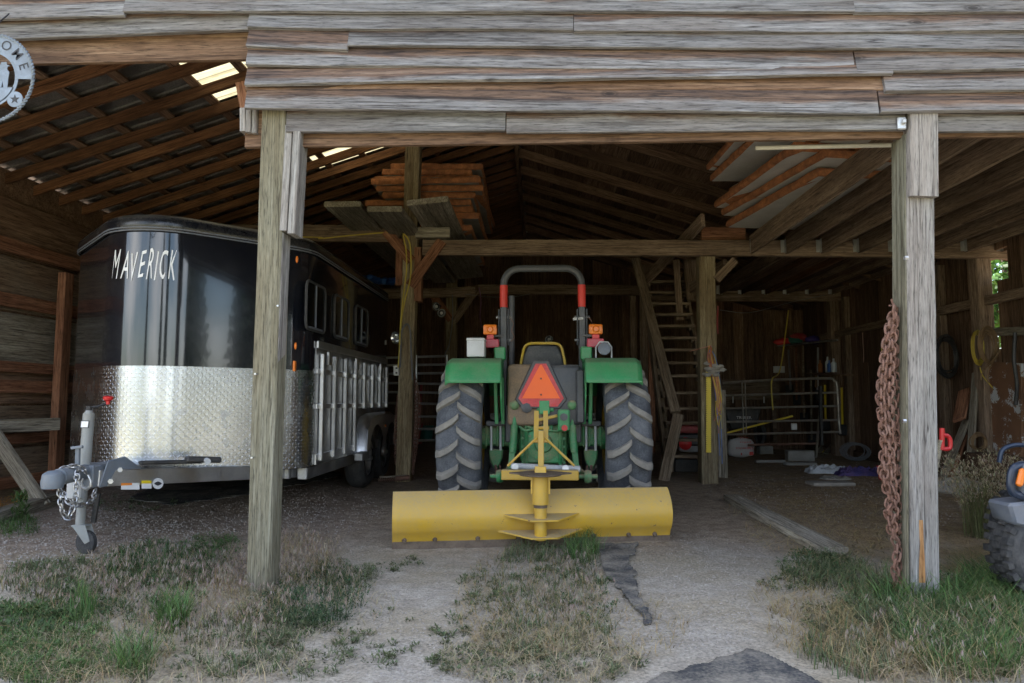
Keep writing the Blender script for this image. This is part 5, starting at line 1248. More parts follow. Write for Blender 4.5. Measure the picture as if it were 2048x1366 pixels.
# ------------------------------------------------------------------ rusty chain on the right post
rch = empty('log_chain', (fr.x - .12, 4.12, 1.6), 'long rusty log chain hanging in loops beside the right-hand post', 'chain')
hkb = UX(1790, 612, fr.x - .10)
hq = U(1790, 608, 4.13); mk = MB(); mk.tube([(fr.x - .085, 4.13, hq.z - .01), (hq.x - .01, 4.13, hq.z - .01), (hq.x - .02, 4.13, hq.z + .03)], .007, 6); mk.build('hook', 'rust_chain', rch)
strands = [((1788, 612), (1770, 700), (1762, 780), (1765, 850), (1772, 905), (1768, 958), (1775, 985)),
           ((1790, 615), (1778, 690), (1768, 760), (1772, 830), (1784, 900), (1772, 950), (1790, 990), (1776, 1020), (1782, 1060), (1772, 1062)),
           ((1791, 618), (1786, 700), (1782, 770), (1788, 840), (1796, 910), (1794, 980), (1798, 1060), (1796, 1140), (1800, 1175)),
           ((1792, 620), (1790, 720), (1796, 800), (1800, 880), (1799, 960), (1802, 1040), (1803, 1110), (1801, 1170)),
           ((1789, 625), (1780, 740), (1778, 820), (1779, 880), (1785, 960), (1790, 1000), (1787, 1060), (1794, 1100), (1790, 1150), (1797, 1178)),
           ((1787, 640), (1772, 730), (1774, 800), (1769, 870), (1782, 930), (1778, 1005), (1784, 1045)),
           ((1790, 640), (1776, 660), (1766, 745), (1759, 790), (1768, 880), (1764, 940), (1774, 965), (1783, 940))]
rm = None
for i, st in enumerate(strands):
    pts = curve_pts([UX(px, py, fr.x - .115 - .012 * (i % 3)) if False else U(px, py, 4.13 + .016 * (i % 4) - .02) for px, py in st], 8)
    rm = chain_links(pts, rch, 'link', 'rust_chain', .058, .0072, .0185, mesh=rm, jit=.22, seed=60 + i)

# ------------------------------------------------------------------ cords
def cord(name, pts, r, mat, label, cat='cord', n=6, group=None):
    return MB().tube(curve_pts(pts, 7), r, n).build(name, mat, label=label, cat=cat, group=group)
cp_ = YB - .19
cord('extension_cord', [U(-30, 475, YB - .13), U(40, 474, YB - .13), U(90, 480, YB - .13), U(145, 472, YB - .13), U(600, 474, YB - .13), U(640, 477, YB - .13), U(700, 471, YB - .13), U(770, 465, YB - .15), U(800, 464, cp_), U(818, 482, cp_ - .03), U(822, 520, cp_ - .03), U(820, 560, cp_ - .02), U(810, 600, cp_), U(803, 640, cp_), U(799, 700, cp_), U(796, 735, cp_)], .009, 'cord_yellow', 'yellow extension cord strung along the loft beam and down the post')
cord('extension_cord', [U(806, 470, cp_ - .02), U(812, 500, cp_ - .05), U(813, 540, cp_ - .05), U(807, 590, cp_ - .03), U(801, 650, cp_ - .03), U(799, 690, cp_ - .02)], .009, 'cord_yellow', 'short yellow cord hanging down the post beside the outlet box')
cord('hose', [U(800, 735, cp_), U(801, 700, cp_), U(803, 664, cp_ - .01), U(813, 648, cp_ - .02), U(820, 660, cp_ - .01), U(822, 700, cp_), U(825, 760, cp_)], .012, 'cord_grey', 'grey hose loop hung on a hook on the post')
ob = MB().box(U(793, 741, YB - .13), (.07, .06, .13)).build('outlet_box', 'outlet_white', bevel=.008, label='white outlet box on the edge of the cord-draped post', cat='outlet')
for dz in (-.03, .03): MB().box(U(793, 741, YB - .162) + Vector((0, 0, dz)), (.025, .006, .022)).build('socket', 'print_dark', ob)
pch = empty('tyre_chain', (XB, YB, 1.0), 'grey tyre chains hanging both sides of the cord-draped post', 'chain'); cmm = None
for i, st in enumerate([((826, 752), (834, 790), (832, 850), (828, 900), (826, 950)), ((828, 745), (838, 800), (836, 860), (830, 905)), ((826, 760), (830, 820), (834, 880), (827, 930)), ((797, 790), (793, 850), (791, 900), (792, 925)), ((796, 800), (790, 870), (793, 905))]):
    cmm = chain_links(curve_pts([U(a, b, YB - .02 + .03 * (i % 3)) for a, b in st], 5), pch, 'link', 'galvanised' if False else 'rust_chain', .06, .006, .017, mesh=cmm, jit=.3, seed=90 + i)
def bundle(name, c, rx, rz_, n, r, mat, label, cat, axis_y=.03, seed=1, tails=(), group=None, loops=1.0):
    rr = random.Random(seed); mb = MB(); pts = []
    for k in range(n):
        a0 = rr.uniform(0, 6.28); ex, ez = rr.uniform(.82, 1.12) * rx, rr.uniform(.82, 1.1) * rz_; dx, dz, dy = rr.uniform(-.1, .1) * rx, rr.uniform(-.12, .12) * rz_, rr.uniform(-axis_y, axis_y)
        mb.tube([Vector(c) + Vector((dx, dy, dz)) + AX[0] * ex * math.cos(a0 + t) + Vector((0, 0, 1)) * ez * math.sin(a0 + t) for t in np.linspace(0, 2 * math.pi, 20)[:-1]], r, 5, closed=True)
    for tl_ in tails: mb.tube(curve_pts(tl_, 6), r, 5)
    return mb.build(name, mat, label=label, cat=cat, group=group)
AX = [Vector((.85, .52, 0))]
wx = XR - .32
bundle('cord_coil', UX(1955, 696, wx), .13, .20, 9, .007, 'cord_yellow', 'coil of yellow extension cord hung on the right side wall', 'cord', seed=4, tails=[[UX(1960, 735, wx), UX(1966, 752, wx), UX(1985, 775, wx)]])
bundle('cord_coil', UX(1975, 692, wx - .04), .19, .2, 10, .007, 'cord_brown', 'tangled brown cord coil hung beside the yellow coil', 'cord', seed=5, tails=[[UX(1990, 715, wx - .05), UX(1965, 745, wx - .05), UX(1962, 760, wx - .05)], [UX(2000, 700, wx), UX(1980, 735, wx), UX(1975, 760, wx), UX(1987, 780, wx)]])
bundle('hose_coil', UX(1893, 712, wx + .03), .24, .25, 9, .013, 'black_plastic', 'big black hose coil hanging behind the right-hand post', 'hose', seed=6)
bundle('cord_coil', UX(1958, 884, wx), .16, .10, 7, .008, 'cord_brown', 'small brown cord coil lying low against the side wall', 'cord', seed=7)
AX[0] = Vector((1, 0, 0))
bundle('cord_coil', UX(1768, 695, wx), .04, .12, 3, .008, 'cord_yellow', 'thin yellow cord loop just behind the rusty chain', 'cord', seed=8)
cord('cable', [UX(2030, 665, wx), UX(2028, 720, wx - .03), UX(2034, 770, wx), UX(2031, 810, wx)], .02, 'black_plastic', 'dark cable bundle hanging at the right edge of the side wall', 'cable')
# twine and ruler on the stair post
py_ = YB - .125
tw = empty('twine_bundle', U(1425, 740, py_), 'tangle of yellow, pink and blue baler twine hung on the stair post', 'twine')
for k, mt in enumerate(['cord_yellow'] * 6 + ['cord_pink'] * 5 + ['cord_orange'] * 4 + ['cord_blue'] * 2):
    rr = random.Random(k + 200); a = rr.uniform(-9, 9); mb = MB(); e_ = {'cord_yellow': 860, 'cord_pink': 850, 'cord_orange': 880, 'cord_blue': 960}[mt]
    mb.tube(curve_pts([U(1420 + rr.uniform(-4, 4), 694 + rr.uniform(-3, 6), py_ - .03), U(1424 + a, 715, py_ - .05 - rr.random() * .05), U(1430 + a, 740, py_ - .05), U(1438 + a * .8 + rr.uniform(-3, 3), 785 + rr.uniform(-10, 10), py_ - .03), U(1440 + a * .6 + rr.uniform(-4, 4), 820, py_ - .02), U(1437 + rr.uniform(-9, 9), e_ - rr.uniform(0, 60), py_ - .02)], 6), .0055, 5); mb.build('twine_strand', mt, tw)
MB().tube(curve_pts([U(1380, 703, py_ - .1), U(1400, 697, py_ - .06), U(1422, 692, py_ - .03)]), .004, 5).build('twine_strand', 'cord_pink', tw)
gl = MB(); 
for k in range(14):
    rr = random.Random(k + 300); gl.ball(U(1427 + rr.uniform(-16, 20), 738 + rr.uniform(-11, 12), py_ - .06), .035, 7, (1.3, .6, .7), .35, k)
gl.build('rag', 'cloth_grey', label='crumpled grey rag stuffed in the twine on the stair post', cat='rag')
rl_ = MB().bar(U(1417, 742, py_ + .005), U(1417, 905, py_ + .005), .062, .012, Vector((0, 1, 0))).build('ruler', 'ruler_yellow', smooth=False, label='yellow measuring strip fixed upright to the stair post', cat='ruler')
rl_t = MB()
for k in range(40):
    p = U(1417, 750 + k * 3.85, py_ - .004); rl_t.box(p + Vector((-.024, 0, 0)), (.012 if k % 4 else .022, .002, .004)); rl_t.box(p + Vector((.026, 0, 0)), (.006, .002, .004))
rl_t.build('ruler_marks', 'print_dark', rl_, smooth=False)
cord('string', [U(958, 575, YC - .3), U(962, 600, YC - .3), U(960, 630, YC - .3), U(963, 655, YC - .3)], .012, 'cord_purple', 'purple twine hanging from the far loft beam', 'twine')
cord('wire', [U(930, 588, YC - .25), U(980, 594, YC - .25), U(1030, 593, YC - .25), U(1060, 588, YC - .25)], .006, 'cord_grey', 'thin grey wire slung under the far loft beam', 'wire')
cord('wire', [U(905, 590, YC - .2), U(905, 640, YC - .2), U(898, 690, YC - .2), U(890, 710, YC - .2), U(900, 735, YC - .2)], .01, 'cord_grey', 'grey wire running down the far post', 'wire')
def clamp_lamp(px, py, Y, d, label):
    p = U(px, py, Y); e = empty('clamp_lamp', p, label, 'lamp', 'clamp lamps in the dark barn')
    MB().lathe([(.02, -.10), (.03, -.05), (.07, 0), (.085, .02), (.08, .02), (.06, 0)], p, d, 16).build('reflector', 'glass_lamp', e); MB().ball(p, .03, 8).build('bulb', 'white_decal', e)
    MB().cyl(p - Vector(d).normalized() * .1, p - Vector(d).normalized() * .2, .02, n=8).build('lamp_holder', 'black_plastic', e)
clamp_lamp(873, 613, YC - .3, (-.3, -1, -.2), 'upper clamp lamp wired beside the far post')
clamp_lamp(883, 626, YC - .35, (.3, -1, -.3), 'lower clamp lamp wired beside the far post')
clamp_lamp(793, 675, YB + .1, (-.6, -1, -.2), 'clamp lamp on the left edge of the cord-draped post')
clamp_lamp(966, 445, 15.6, (-.1, -1, -.5), 'bright floodlamp under the far roof collar beam')
clamp_lamp(1098, 679, 13.0, (.2, -1, -.4), 'small lamp glinting above the tractor seat')

# ------------------------------------------------------------------ things in the left bay
jk2 = empty('farm_jack', G(838, 890), 'red farm jack standing behind the cord-draped post', 'jack')
q0 = G(836, 888); MB().bar(q0, U(843, 765, q0.y), .04, .05).build('jack_bar', 'red_paint', jk2); MB().box(q0 + Vector((0, 0, .02)), (.16, .1, .04)).build('jack_foot', 'red_paint', jk2); MB().bar(q0 + Vector((.02, -.05, .12)), q0 + Vector((.12, -.15, .45)), .03, .03).build('jack_handle', 'red_paint', jk2)
gbp = G(853, 882); MB().lathe([(0, 0), (.13, 0), (.16, .34), (.17, .34), (.17, .36), (.15, .36), (.13, .05), (0, .05)], gbp, (0, 0, 1), 24).build('bucket', 'green_plastic', label='dark green bucket beside the tractor tyre', cat='bucket', origin=gbp)
pg = empty('pipe_gate', U(815, 880, 11.3), 'grey pipe gate standing dark behind the cord-draped post', 'gate')
for py0, py1 in ((716, 712), (731, 729), (748, 746), (766, 768), (784, 786), (806, 808), (832, 834), (858, 858), (882, 880)): MB().cyl(U(765, py0, 11.2), U(895, py1, 11.4), .02, n=8).build('pipe_rail', 'galvanised', pg)
for px in (766, 832, 893): MB().cyl(U(px, 710, 11.27), U(px, 895, 11.27), .022, n=8).build('pipe_upright', 'galvanised', pg)
sh = empty('gate_spring', G(790, 975), 'rusty metal spring hinge lying on the dirt by the post', 'hinge')
g0, g1 = G(757, 968, .03), G(812, 965, .03)
MB().bar(g0 + Vector((0, .05, .05)), g1 + Vector((0, .05, .05)), .05, .02).build('hinge_plate', 'dark_metal' if False else 'plank_grey', sh); 
sp = MB(); sp.tube([g0.lerp(g1, k / 90) + Vector((0, -.02 + .02 * math.cos(k * .9), .02 + .02 * math.sin(k * .9))) for k in range(70)], .006, 5); sp.build('coil_spring', 'rust_chain', sh)
MB().cyl(g1 + Vector((-.12, -.05, .02)), g1 + Vector((.03, .03, .03)), .03, n=12).build('hinge_barrel', 'rust_chain', sh)
tp_ = U(760, 560, YC - .2)
tarp = MB()
for k in range(9): tarp.ball(tp_ + Vector((-.5 + k * .14, .0, .03 * math.sin(k))), .11, 8, (1.2, 1, .6), .3, k)
tarp.build('tarpaulin', 'blue_plastic', label='folded blue tarpaulin on the far beam above the trailer roof', cat='tarpaulin')

# ------------------------------------------------------------------ things in the right bay
gt = empty('tube_gate', G(1560, 905), 'rusty tubular farm gate leaning across the back of the right bay', 'gate'); gY = 12.6
pts = [U(1446, 766, gY), U(1560, 759, gY), U(1655, 757, gY), U(1668, 761, gY), U(1674, 772, gY), U(1678, 842, gY), U(1681, 868, gY)]
plain('gate_steel', (.36, .34, .31), .45, .8, .25, 8, dust=(.20, .12, .07), dust_amt=.6)
MB().tube(curve_pts(pts, 6), .022, 8).build('gate_frame', 'gate_steel', gt)
for a, b in ((791, 785), (817, 812), (844, 840), (869, 864)): MB().cyl(U(1444, a, gY), U(1677, b, gY), .019, n=8).build('gate_rail', 'gate_steel', gt)
MB().cyl(U(1496, 890, gY), U(1632, 887, gY), .02, n=8).build('gate_rail', 'rust_chain', gt)
for px in (1484, 1490): MB().bar(U(px, 764, gY - .02), U(px + 3, 868, gY - .02), .035, .01).build('gate_stay', 'gate_steel', gt)
MB().bar(U(1640, 772, gY - .05), U(1643, 890, gY - .1), .07, .04).build('gate_strap', 'black_plastic', gt)
def sack(p, w, d, h, mat, label, seed=1, cat='sack', name='sack', lean=0):
    p = Vector(p); mb = MB(); n, m = 16, 9; vs = []; fs = []
    for i in range(m + 1):
        t = i / m; r = (1 - abs(2 * t - 1) ** 5) ** .4 if 0 < t < 1 else .15
        for j in range(n):
            a = 2 * math.pi * j / n; ca, sa = math.cos(a), math.sin(a); k = 1 / (abs(ca) ** 3.5 + abs(sa) ** 3.5) ** (1 / 3.5)
            nn = 1 + .09 * mnoise.noise(Vector((ca * 2 + seed, sa * 2, t * 4)))
            vs.append(p + Vector((w / 2 * ca * k * r * nn + lean * t, d / 2 * sa * k * r * nn, h * t + .02 * mnoise.noise(Vector((ca * 3, sa * 3, seed))))))
    for i in range(m):
        for j in range(n): fs.append((i * n + j, i * n + (j + 1) % n, (i + 1) * n + (j + 1) % n, (i + 1) * n + j))
    fs += [tuple(range(n))[::-1], tuple(range(m * n, m * n + n))]
    return mb.add(vs, fs).build(name, mat, label=label, cat=cat, angle=60)
def at_g(px, py): return G(px, py)
p = at_g(1484, 915); fb = sack(p + Vector((0, .08, -.01)), .46, .20, .36, 'sack_white', 'white printed pellet sack slumped in front of the gate', 3)
def flip_text(txt, px, py, Y, wdt, h, mat, par):  # the sack stands on its head: lettering upside down
    return flat_text(txt, U(px, py, Y), (-1, 0, 0), (0, 0, -1), wdt, mat, par, height=h, lift=.0)
fY = p.y - .035
flip_text('Lignetics', 1506, 893, fY, .30, .06, 'print_red', fb); flip_text('wood', 1496, 874, fY + .01, .14, .035, 'print_red', fb); flip_text('pellet', 1502, 882, fY + .005, .2, .04, 'print_red', fb)
MB().box(U(1503, 907, fY + .002), (.07, .006, .06)).build('printed_mark', 'print_red', fb); MB().box(U(1483, 908, fY), (.02, .006, .04)).build('printed_mark', 'print_red', fb)
p = at_g(1546, 885); sack(p, .6, .35, .4, 'sack_white', 'big white woven sack lying behind the gate rails', 5)
p = at_g(1390, 907); sack(p + Vector((0, .3, 0)), .5, .3, .16, 'cloth_white', 'pale plastic sack on the ground under the staircase', 6)
def cblock(px, py, sx, sy, sz, rz, label):
    p = G(px, py); e = MB().box(p + Vector((0, sy / 2, sz / 2 - .01)), (sx, sy, sz), rz=rz).build('concrete_block', 'concrete', bevel=.012, label=label, cat='block', group='loose concrete blocks'); return e
cblock(1533, 908, .26, .2, .16, .05, 'square concrete block beside the printed pellet sack'); cblock(1604, 922, .44, .2, .18, -.05, 'long concrete block on the dirt in front of the gate')
for px, py, sx, sy, lab in ((1600, 930, .5, .14, 'flat stone slab lying below the long concrete block'), (1540, 925, .5, .1, 'thin pale board scrap lying in front of the square block'), (1660, 970, .55, .25, 'flat grey cement sack half buried in the straw')):
    p = G(px, py); MB().box(p + Vector((0, 0, .02)), (sx, sy, .05), rz=.1).build('slab' if px < 1650 else 'cement_sack', 'concrete' if px != 1660 else 'cloth_grey', bevel=.018, seg=2, label=lab, cat='slab')
# wheelbarrow with lettering
wb_ = empty('wheelbarrow', G(1490, 882), 'black wheelbarrow tub with pale lettering behind the gate', 'wheelbarrow'); wy = 13.0
tub = MB(); a, b = U(1448, 820, wy), U(1522, 818, wy); c_, d_ = U(1514, 858, wy), U(1462, 858, wy)
tub.add([a, b, c_, d_, a + Vector((0, .6, 0)), b + Vector((0, .6, 0)), c_ + Vector((0, .45, 0)), d_ + Vector((0, .45, 0))], [(0, 1, 2, 3), (4, 7, 6, 5), (0, 3, 7, 4), (1, 5, 6, 2), (2, 6, 7, 3)])
tub.build('tub', 'black_plastic', wb_, bevel=.02); flat_text('TRUPER', U(1473, 838, wy - .012), (1, 0, 0), (0, 0, 1), .27, 'white_decal', wb_, height=.05)
for s in (0, 1): MB().cyl(U(1460 + s * 50, 858, wy + .2), U(1455 + s * 60, 893, wy + .1), .018, n=8).build('leg', 'dark_metal', wb_)
MB().lathe([(0, -.04), (.17, -.04), (.19, 0), (.17, .04), (0, .04)], U(1520, 868, wy + .3), (1, .2, 0), 20).build('wheel', 'rubber', wb_)
lad = MB(); lad.bar(U(1452, 866, 12.75), U(1585, 832, 12.75), .05, .03); lad.build('pole', 'ruler_yellow', label='long yellow pole slanting behind the gate rails', cat='pole')
MB().box(U(1588, 853, 12.9), (.1, .05, .12)).build('box', 'white_decal', label='small white box with a dark mark behind the gate', cat='box', bevel=.01)
# cloths on the floor
def rag(px, py, w, d, h, mat, label, seed):
    p = G(px, py); mb = MB(); n = 22; vs = []
    for j in range(n + 1):
        for i in range(n + 1):
            u, v = i / n - .5, j / n - .5; e_ = max(0, 1 - (abs(2 * u) ** 4 + abs(2 * v) ** 4)); x_, y_ = p.x + u * w * (1 + .2 * mnoise.noise(Vector((v * 4, seed, 0)))), p.y + v * d * (1 + .25 * mnoise.noise(Vector((u * 4, seed, 5))))
            vs.append((x_, y_, gz(x_, y_) - .01 + h * e_ ** .4 * (.55 + .8 * abs(mnoise.noise(Vector((u * 7, v * 7, seed)))) + .3 * mnoise.noise(Vector((u * 15, v * 15, seed))))))
    mb.add(vs, [(j * (n + 1) + i, j * (n + 1) + i + 1, (j + 1) * (n + 1) + i + 1, (j + 1) * (n + 1) + i) for j in range(n) for i in range(n)])
    return mb.build('cloth', mat, label=label, cat='cloth', angle=80)
rag(1655, 945, .62, .34, .13, 'cloth_white', 'crumpled pale cloth lying on the dirt of the right bay', 3); rag(1722, 950, .68, .3, .12, 'cloth_blue', 'crumpled dark blue and purple cloth beside the red bucket', 6); rag(1670, 958, .4, .2, .05, 'cloth_grey', 'small grey rag below the pale cloth', 8)
p = G(1772, 960); MB().lathe([(0, 0), (.085, 0), (.1, .17), (.11, .17), (.11, .185), (.09, .185), (.08, .03), (0, .03)], p, (0, 0, 1), 22).build('bucket', 'red_plastic', label='small red bucket beside the rusty chain', cat='bucket', origin=p)
# wire rolls, jack stand, timber scraps
AX[0] = Vector((1, .2, 0)); p = G(1712, 922)
bundle('wire_coil', p + Vector((0, 0, .16)), .24, .13, 16, .006, 'plank_grey' if False else 'cord_grey', 'loose coil of old wire on the floor by the wall', 'wire', .12, 21)
AX[0] = Vector((1, 0, 0)); p = G(1752, 918); MB().lathe([(.03, -.1), (.09, -.1), (.1, 0), (.09, .1), (.03, .1)], p + Vector((0, 0, .1)), (0, 1, .1), 20).build('wire_roll', 'galvanised', label='tight roll of grey wire mesh behind the rusty chain', cat='wire')
rj = empty('jack_stand', G(1712, 875), 'red A-shaped jack stand leaning at the wall', 'jack stand'); jY = G(1712, 890).y
for a, b in (((1704, 890), (1716, 826)), ((1708, 880), (1724, 824)), ((1703, 832), (1723, 823))): MB().bar(U(*a, jY), U(*b, jY), .045, .03).build('stand_leg', 'red_plastic', rj)
AXn = 0
for k, (a, b, w_, mt, lab) in enumerate([((1688, 905), (1705, 760), .1, 'plank_grey', 'grey board leaning on the wall beside the gate'), ((1697, 900), (1712, 780), .07, 'plank_grey', 'narrow grey board leaning beside the wider one'), ((1636, 905), (1662, 878), .1, 'pale_wood', 'short pale timber offcut by the gate end'), ((1650, 908), (1672, 884), .08, 'pale_wood', 'second pale offcut crossing the first'), ((1660, 892), (1690, 910), .1, 'beam_brown', 'brown timber offcut lying by the gate end'), ((1645, 905), (1668, 885), .03, 'ruler_yellow', 'yellow stick among the timber offcuts'), ((1632, 915), (1640, 800), .04, 'plank_grey', 'thin pole propped against the gate end'),
        ((1886, 955), (1950, 800), .11, 'plank_grey', 'long board slanting against the side wall behind the post'), ((1898, 965), (1930, 870), .07, 'brace_red', 'short brown stick leaning on the side wall'), ((1940, 925), (1952, 745), .1, 'plank_grey', 'upright weathered board under the yellow cord coil'), ((1918, 840), (1930, 780), .16, 'brace_red', 'brown board end leaning beside the hose coil')]):
    Yd = G(a[0], max(a[1], 880)).y; p0 = G(*a) if a[1] > 895 else U(*a, Yd)
    if a[0] > 1850:
        p0 = Vector((XR - .35, 0, 0)); q0 = UX(a[0], a[1], XR - .4); q1 = UX(b[0], b[1], XR - .13); q0.z = max(q0.z, gz(q0.x, q0.y)); ob = board('timber', q0, q1, Vector((0, 1, .2)), w_, .04, mt, None)
    else: ob = board('timber', p0, U(*b, p0.y + .3), Vector((1, 0, 0)), w_, .035, mt, None)
    tag(ob, lab, 'timber', 'loose timbers in the right bay')
RWX = XR - .2
def RB(px, py, off=0):
    a = U(px, py, 14.6 + off); return a if a.x < RWX else UX(px, py, RWX - off * .2)
# tool rack on the partition: shelf, tools, bottles
shf = empty('shelf', RB(1650, 750), 'dark wooden shelf on the side wall holding bottles', 'shelf'); board('shelf_board', RB(1628, 747), RB(1692, 750), Vector((1, 0, 0)), .3, .03, 'wall_brown', shf)
for px in (1632, 1684): board('shelf_bracket', RB(px, 748), RB(px, 775), Vector((1, 0, 0)), .05, .03, 'wall_brown', shf)
def bottle(px, py, h, r, mat, label):
    p = RB(px, py); MB().lathe([(0, 0), (r, 0), (r, h * .65), (r * .35, h * .8), (r * .35, h), (0, h)], p, (0, 0, 1), 12).build('bottle', mat, label=label, cat='bottle', group='bottles on the shelf', origin=p)
bottle(1641, 745, .24, .04, 'cord_orange', 'orange bottle at the left end of the shelf'); bottle(1656, 745, .30, .045, 'white_metal', 'tall white spray bottle in the middle of the shelf'); bottle(1659, 744, .22, .04, 'blue_plastic', 'blue bottle close behind the white spray bottle'); bottle(1668, 744, .25, .05, 'bottle_clear', 'clear jug at the right end of the shelf')
hr = MB(); hr.cyl(RB(1555, 692), RB(1675, 680), .02, n=8); hr.build('rack_rail', 'galvanised', label='metal rail of the tool rack high on the partition', cat='rail')
for px, py, mt, lab in ((1566, 684, 'red_plastic', 'dark red cap hung at the left of the tool rail'), (1588, 682, 'green_plastic', 'green cap hung on the tool rail'), (1597, 675, 'red_paint', 'crimson cap hung beside the green cap'), (1628, 680, 'purple_plastic', 'purple cap hung at the right of the tool rail')):
    MB().ball(RB(px, py), .17, 10, (1.1, .5, .5), .12, px).build('cap', mt, label=lab, cat='cap')
rr = random.Random(11)
for k, (px, top, bot, mt, nm, lab) in enumerate([(1592, 695, 800, 'brace_red', 'rake', 'brown-handled rake hanging left of the other tools'), (1606, 692, 835, 'stair_wood', 'shovel', 'wood-handled shovel hanging beside the rake'), (1577, 700, 780, 'galvanised', 'pitchfork', 'steel pitchfork hanging at the left end of the rail'), (1622, 740, 880, 'pale_wood', 'post_maul', 'pale-handled maul standing in front of the shelf'), (1650, 770, 850, 'ruler_yellow', 'level', 'yellow level propped behind the gate end'), (1683, 760, 860, 'ruler_yellow', 'broom', 'yellow broom handle leaning right of the gate'), (1636, 695, 790, 'galvanised', 'hoe', 'thin steel hoe hanging under the purple cap')]):
    e = empty(nm, RB(px, bot), lab, nm.replace('_', ' '), 'tools hanging on the partition'); MB().cyl(RB(px, top), RB(px + rr.uniform(-2, 5), bot, -.3), .02, n=8).build('handle', mt, e)
    MB().box(RB(px + 2, bot), (.16, .03, .2)).build('head', 'dark_metal', e, bevel=.02)
cord('rope', [U(1577, 620, 13.2), U(1572, 660, 13.2), U(1560, 740, 13.0), U(1545, 757, 12.55), U(1543, 780, 12.5), U(1546, 820, 12.5)], .012, 'cord_yellow', 'yellow rope hanging over the top bar of the gate', 'rope')
for k in range(3):
    p = U(1551, 737, 14.95)
npl = MB().box(U(1558, 739, 15.1), (.24, .012, .14)).build('number_plate', 'white_metal', bevel=.004, label='pale metal number plate nailed to the partition', cat='sign')
fc = empty('face_trough', U(1520, 790, 14.5))
bpy.data.objects.remove(fc)
wbn = empty('workbench', U(1500, 880, 14.5), 'brown plywood workbench front dark behind the gate', 'workbench')
MB().box(U(1500, 782, 14.8), (1.2, .06, .36)).build('front_panel', 'plywood_brown', wbn); MB().box(U(1500, 762, 14.8), (1.3, .5, .04)).build('bench_top', 'beam_brown', wbn)
for px in (1455, 1548): MB().box(U(px, 840, 14.8), (.08, .08, .9)).build('leg', 'beam_brown', wbn)
for px in (1466, 1528): 
    MB().bar(U(px, 793, 14.7), U(px, 806, 14.7), .02, .02).build('bracket', 'white_metal', wbn)
# generator under the stairs
ge_ = empty('generator', G(1375, 900), 'red and black portable generator under the staircase', 'generator'); gY_ = 11.4
MB().box(U(1372, 858, gY_), (.40, .4, .12)).build('fuel_tank', 'red_paint', ge_, bevel=.03, seg=2); MB().box(U(1372, 878, gY_), (.36, .36, .2)).build('engine', 'dark_metal', ge_, bevel=.03)
MB().lathe([(0, 0), (.09, 0), (.1, .03), (.05, .06), (0, .06)], U(1370, 887, gY_ - .19), (0, -1, 0), 18).build('recoil_cover', 'red_plastic', ge_)
for px in (1347, 1398): MB().tube([U(px, 845, gY_ - .2), U(px, 898, gY_ - .2), U(px, 898, gY_ + .2), U(px, 845, gY_ + .2)], .014, 6).build('frame_tube', 'dark_metal', ge_)
p = G(1375, 945); MB().box(p + Vector((0, .2, .09)), (.34, .26, .2)).build('tub', 'black_plastic', bevel=.02, label='black plastic tub on the floor below the lowest stair tread', cat='tub')
cord('chain', [U(1280, 720, 11.5), U(1281, 738, 11.5), U(1280, 748, 11.5)], .012, 'galvanised', 'short steel chain dangling beside the right tractor tyre', 'chain')
cord('cord', [U(1436, 612, 9.4), U(1435, 640, 9.4), U(1436, 668, 9.4)], .012, 'red_paint', 'red dangling cord beside the stair post', 'cord')
cord('wire', [U(1440, 620, 10), U(1500, 625, 11), U(1580, 605, 12), U(1650, 590, 13)], .006, 'cord_grey', 'thin wire sagging across the dark right bay', 'wire')
# peeled board, spade handle, stone on the right
pbd = board('peeled_panel', UX(2010, 725, XR - .1), UX(2010, 905, XR - .1), Vector((0, 1, 0)), .62, .03, 'peeled_board', None); tag(pbd, 'tall brown panel with peeling white paint at the side wall', 'panel')
sd = empty('spade', UX(1895, 900, fr.x + .55), 'spade with a bright red grip half hidden behind the right-hand post', 'spade'); sY = 4.9
MB().cyl(U(1882, 880, sY), U(1846, 1072, sY + .1), .016, n=10).build('shaft', 'pale_wood', sd)
MB().tube(curve_pts([U(1886, 898, sY), U(1899, 896, sY), U(1900, 880, sY), U(1895, 872, sY), U(1886, 870, sY)], 5), .015, 8).build('grip', 'red_plastic', sd); MB().cyl(U(1884, 856, sY), U(1884, 900, sY), .016, n=8).build('grip_socket', 'red_plastic', sd)
b_ = U(1846, 1072, sY + .1); MB().prism([b_ + Vector(v) for v in ((-.1, 0, .02), (.1, 0, .02), (.09, .0, -.16), (0, 0, -.24), (-.09, 0, -.16))], (0, .006, 0)).build('spade_blade', 'dark_metal', sd)
p = G(1915, 985); MB().ball(p + Vector((0, 0, .05)), .22, 12, (1.3, .8, .6), .1, 5).build('boulder', 'rock', label='grey boulder at the foot of the side wall', cat='boulder')
bx_ = G(1975, 985); MB().box(bx_ + Vector((.25, .2, .22)), (.55, .35, .44)).build('crate', 'wall_brown', bevel=.01, label='dark brown wooden crate behind the dry grass clump', cat='crate')

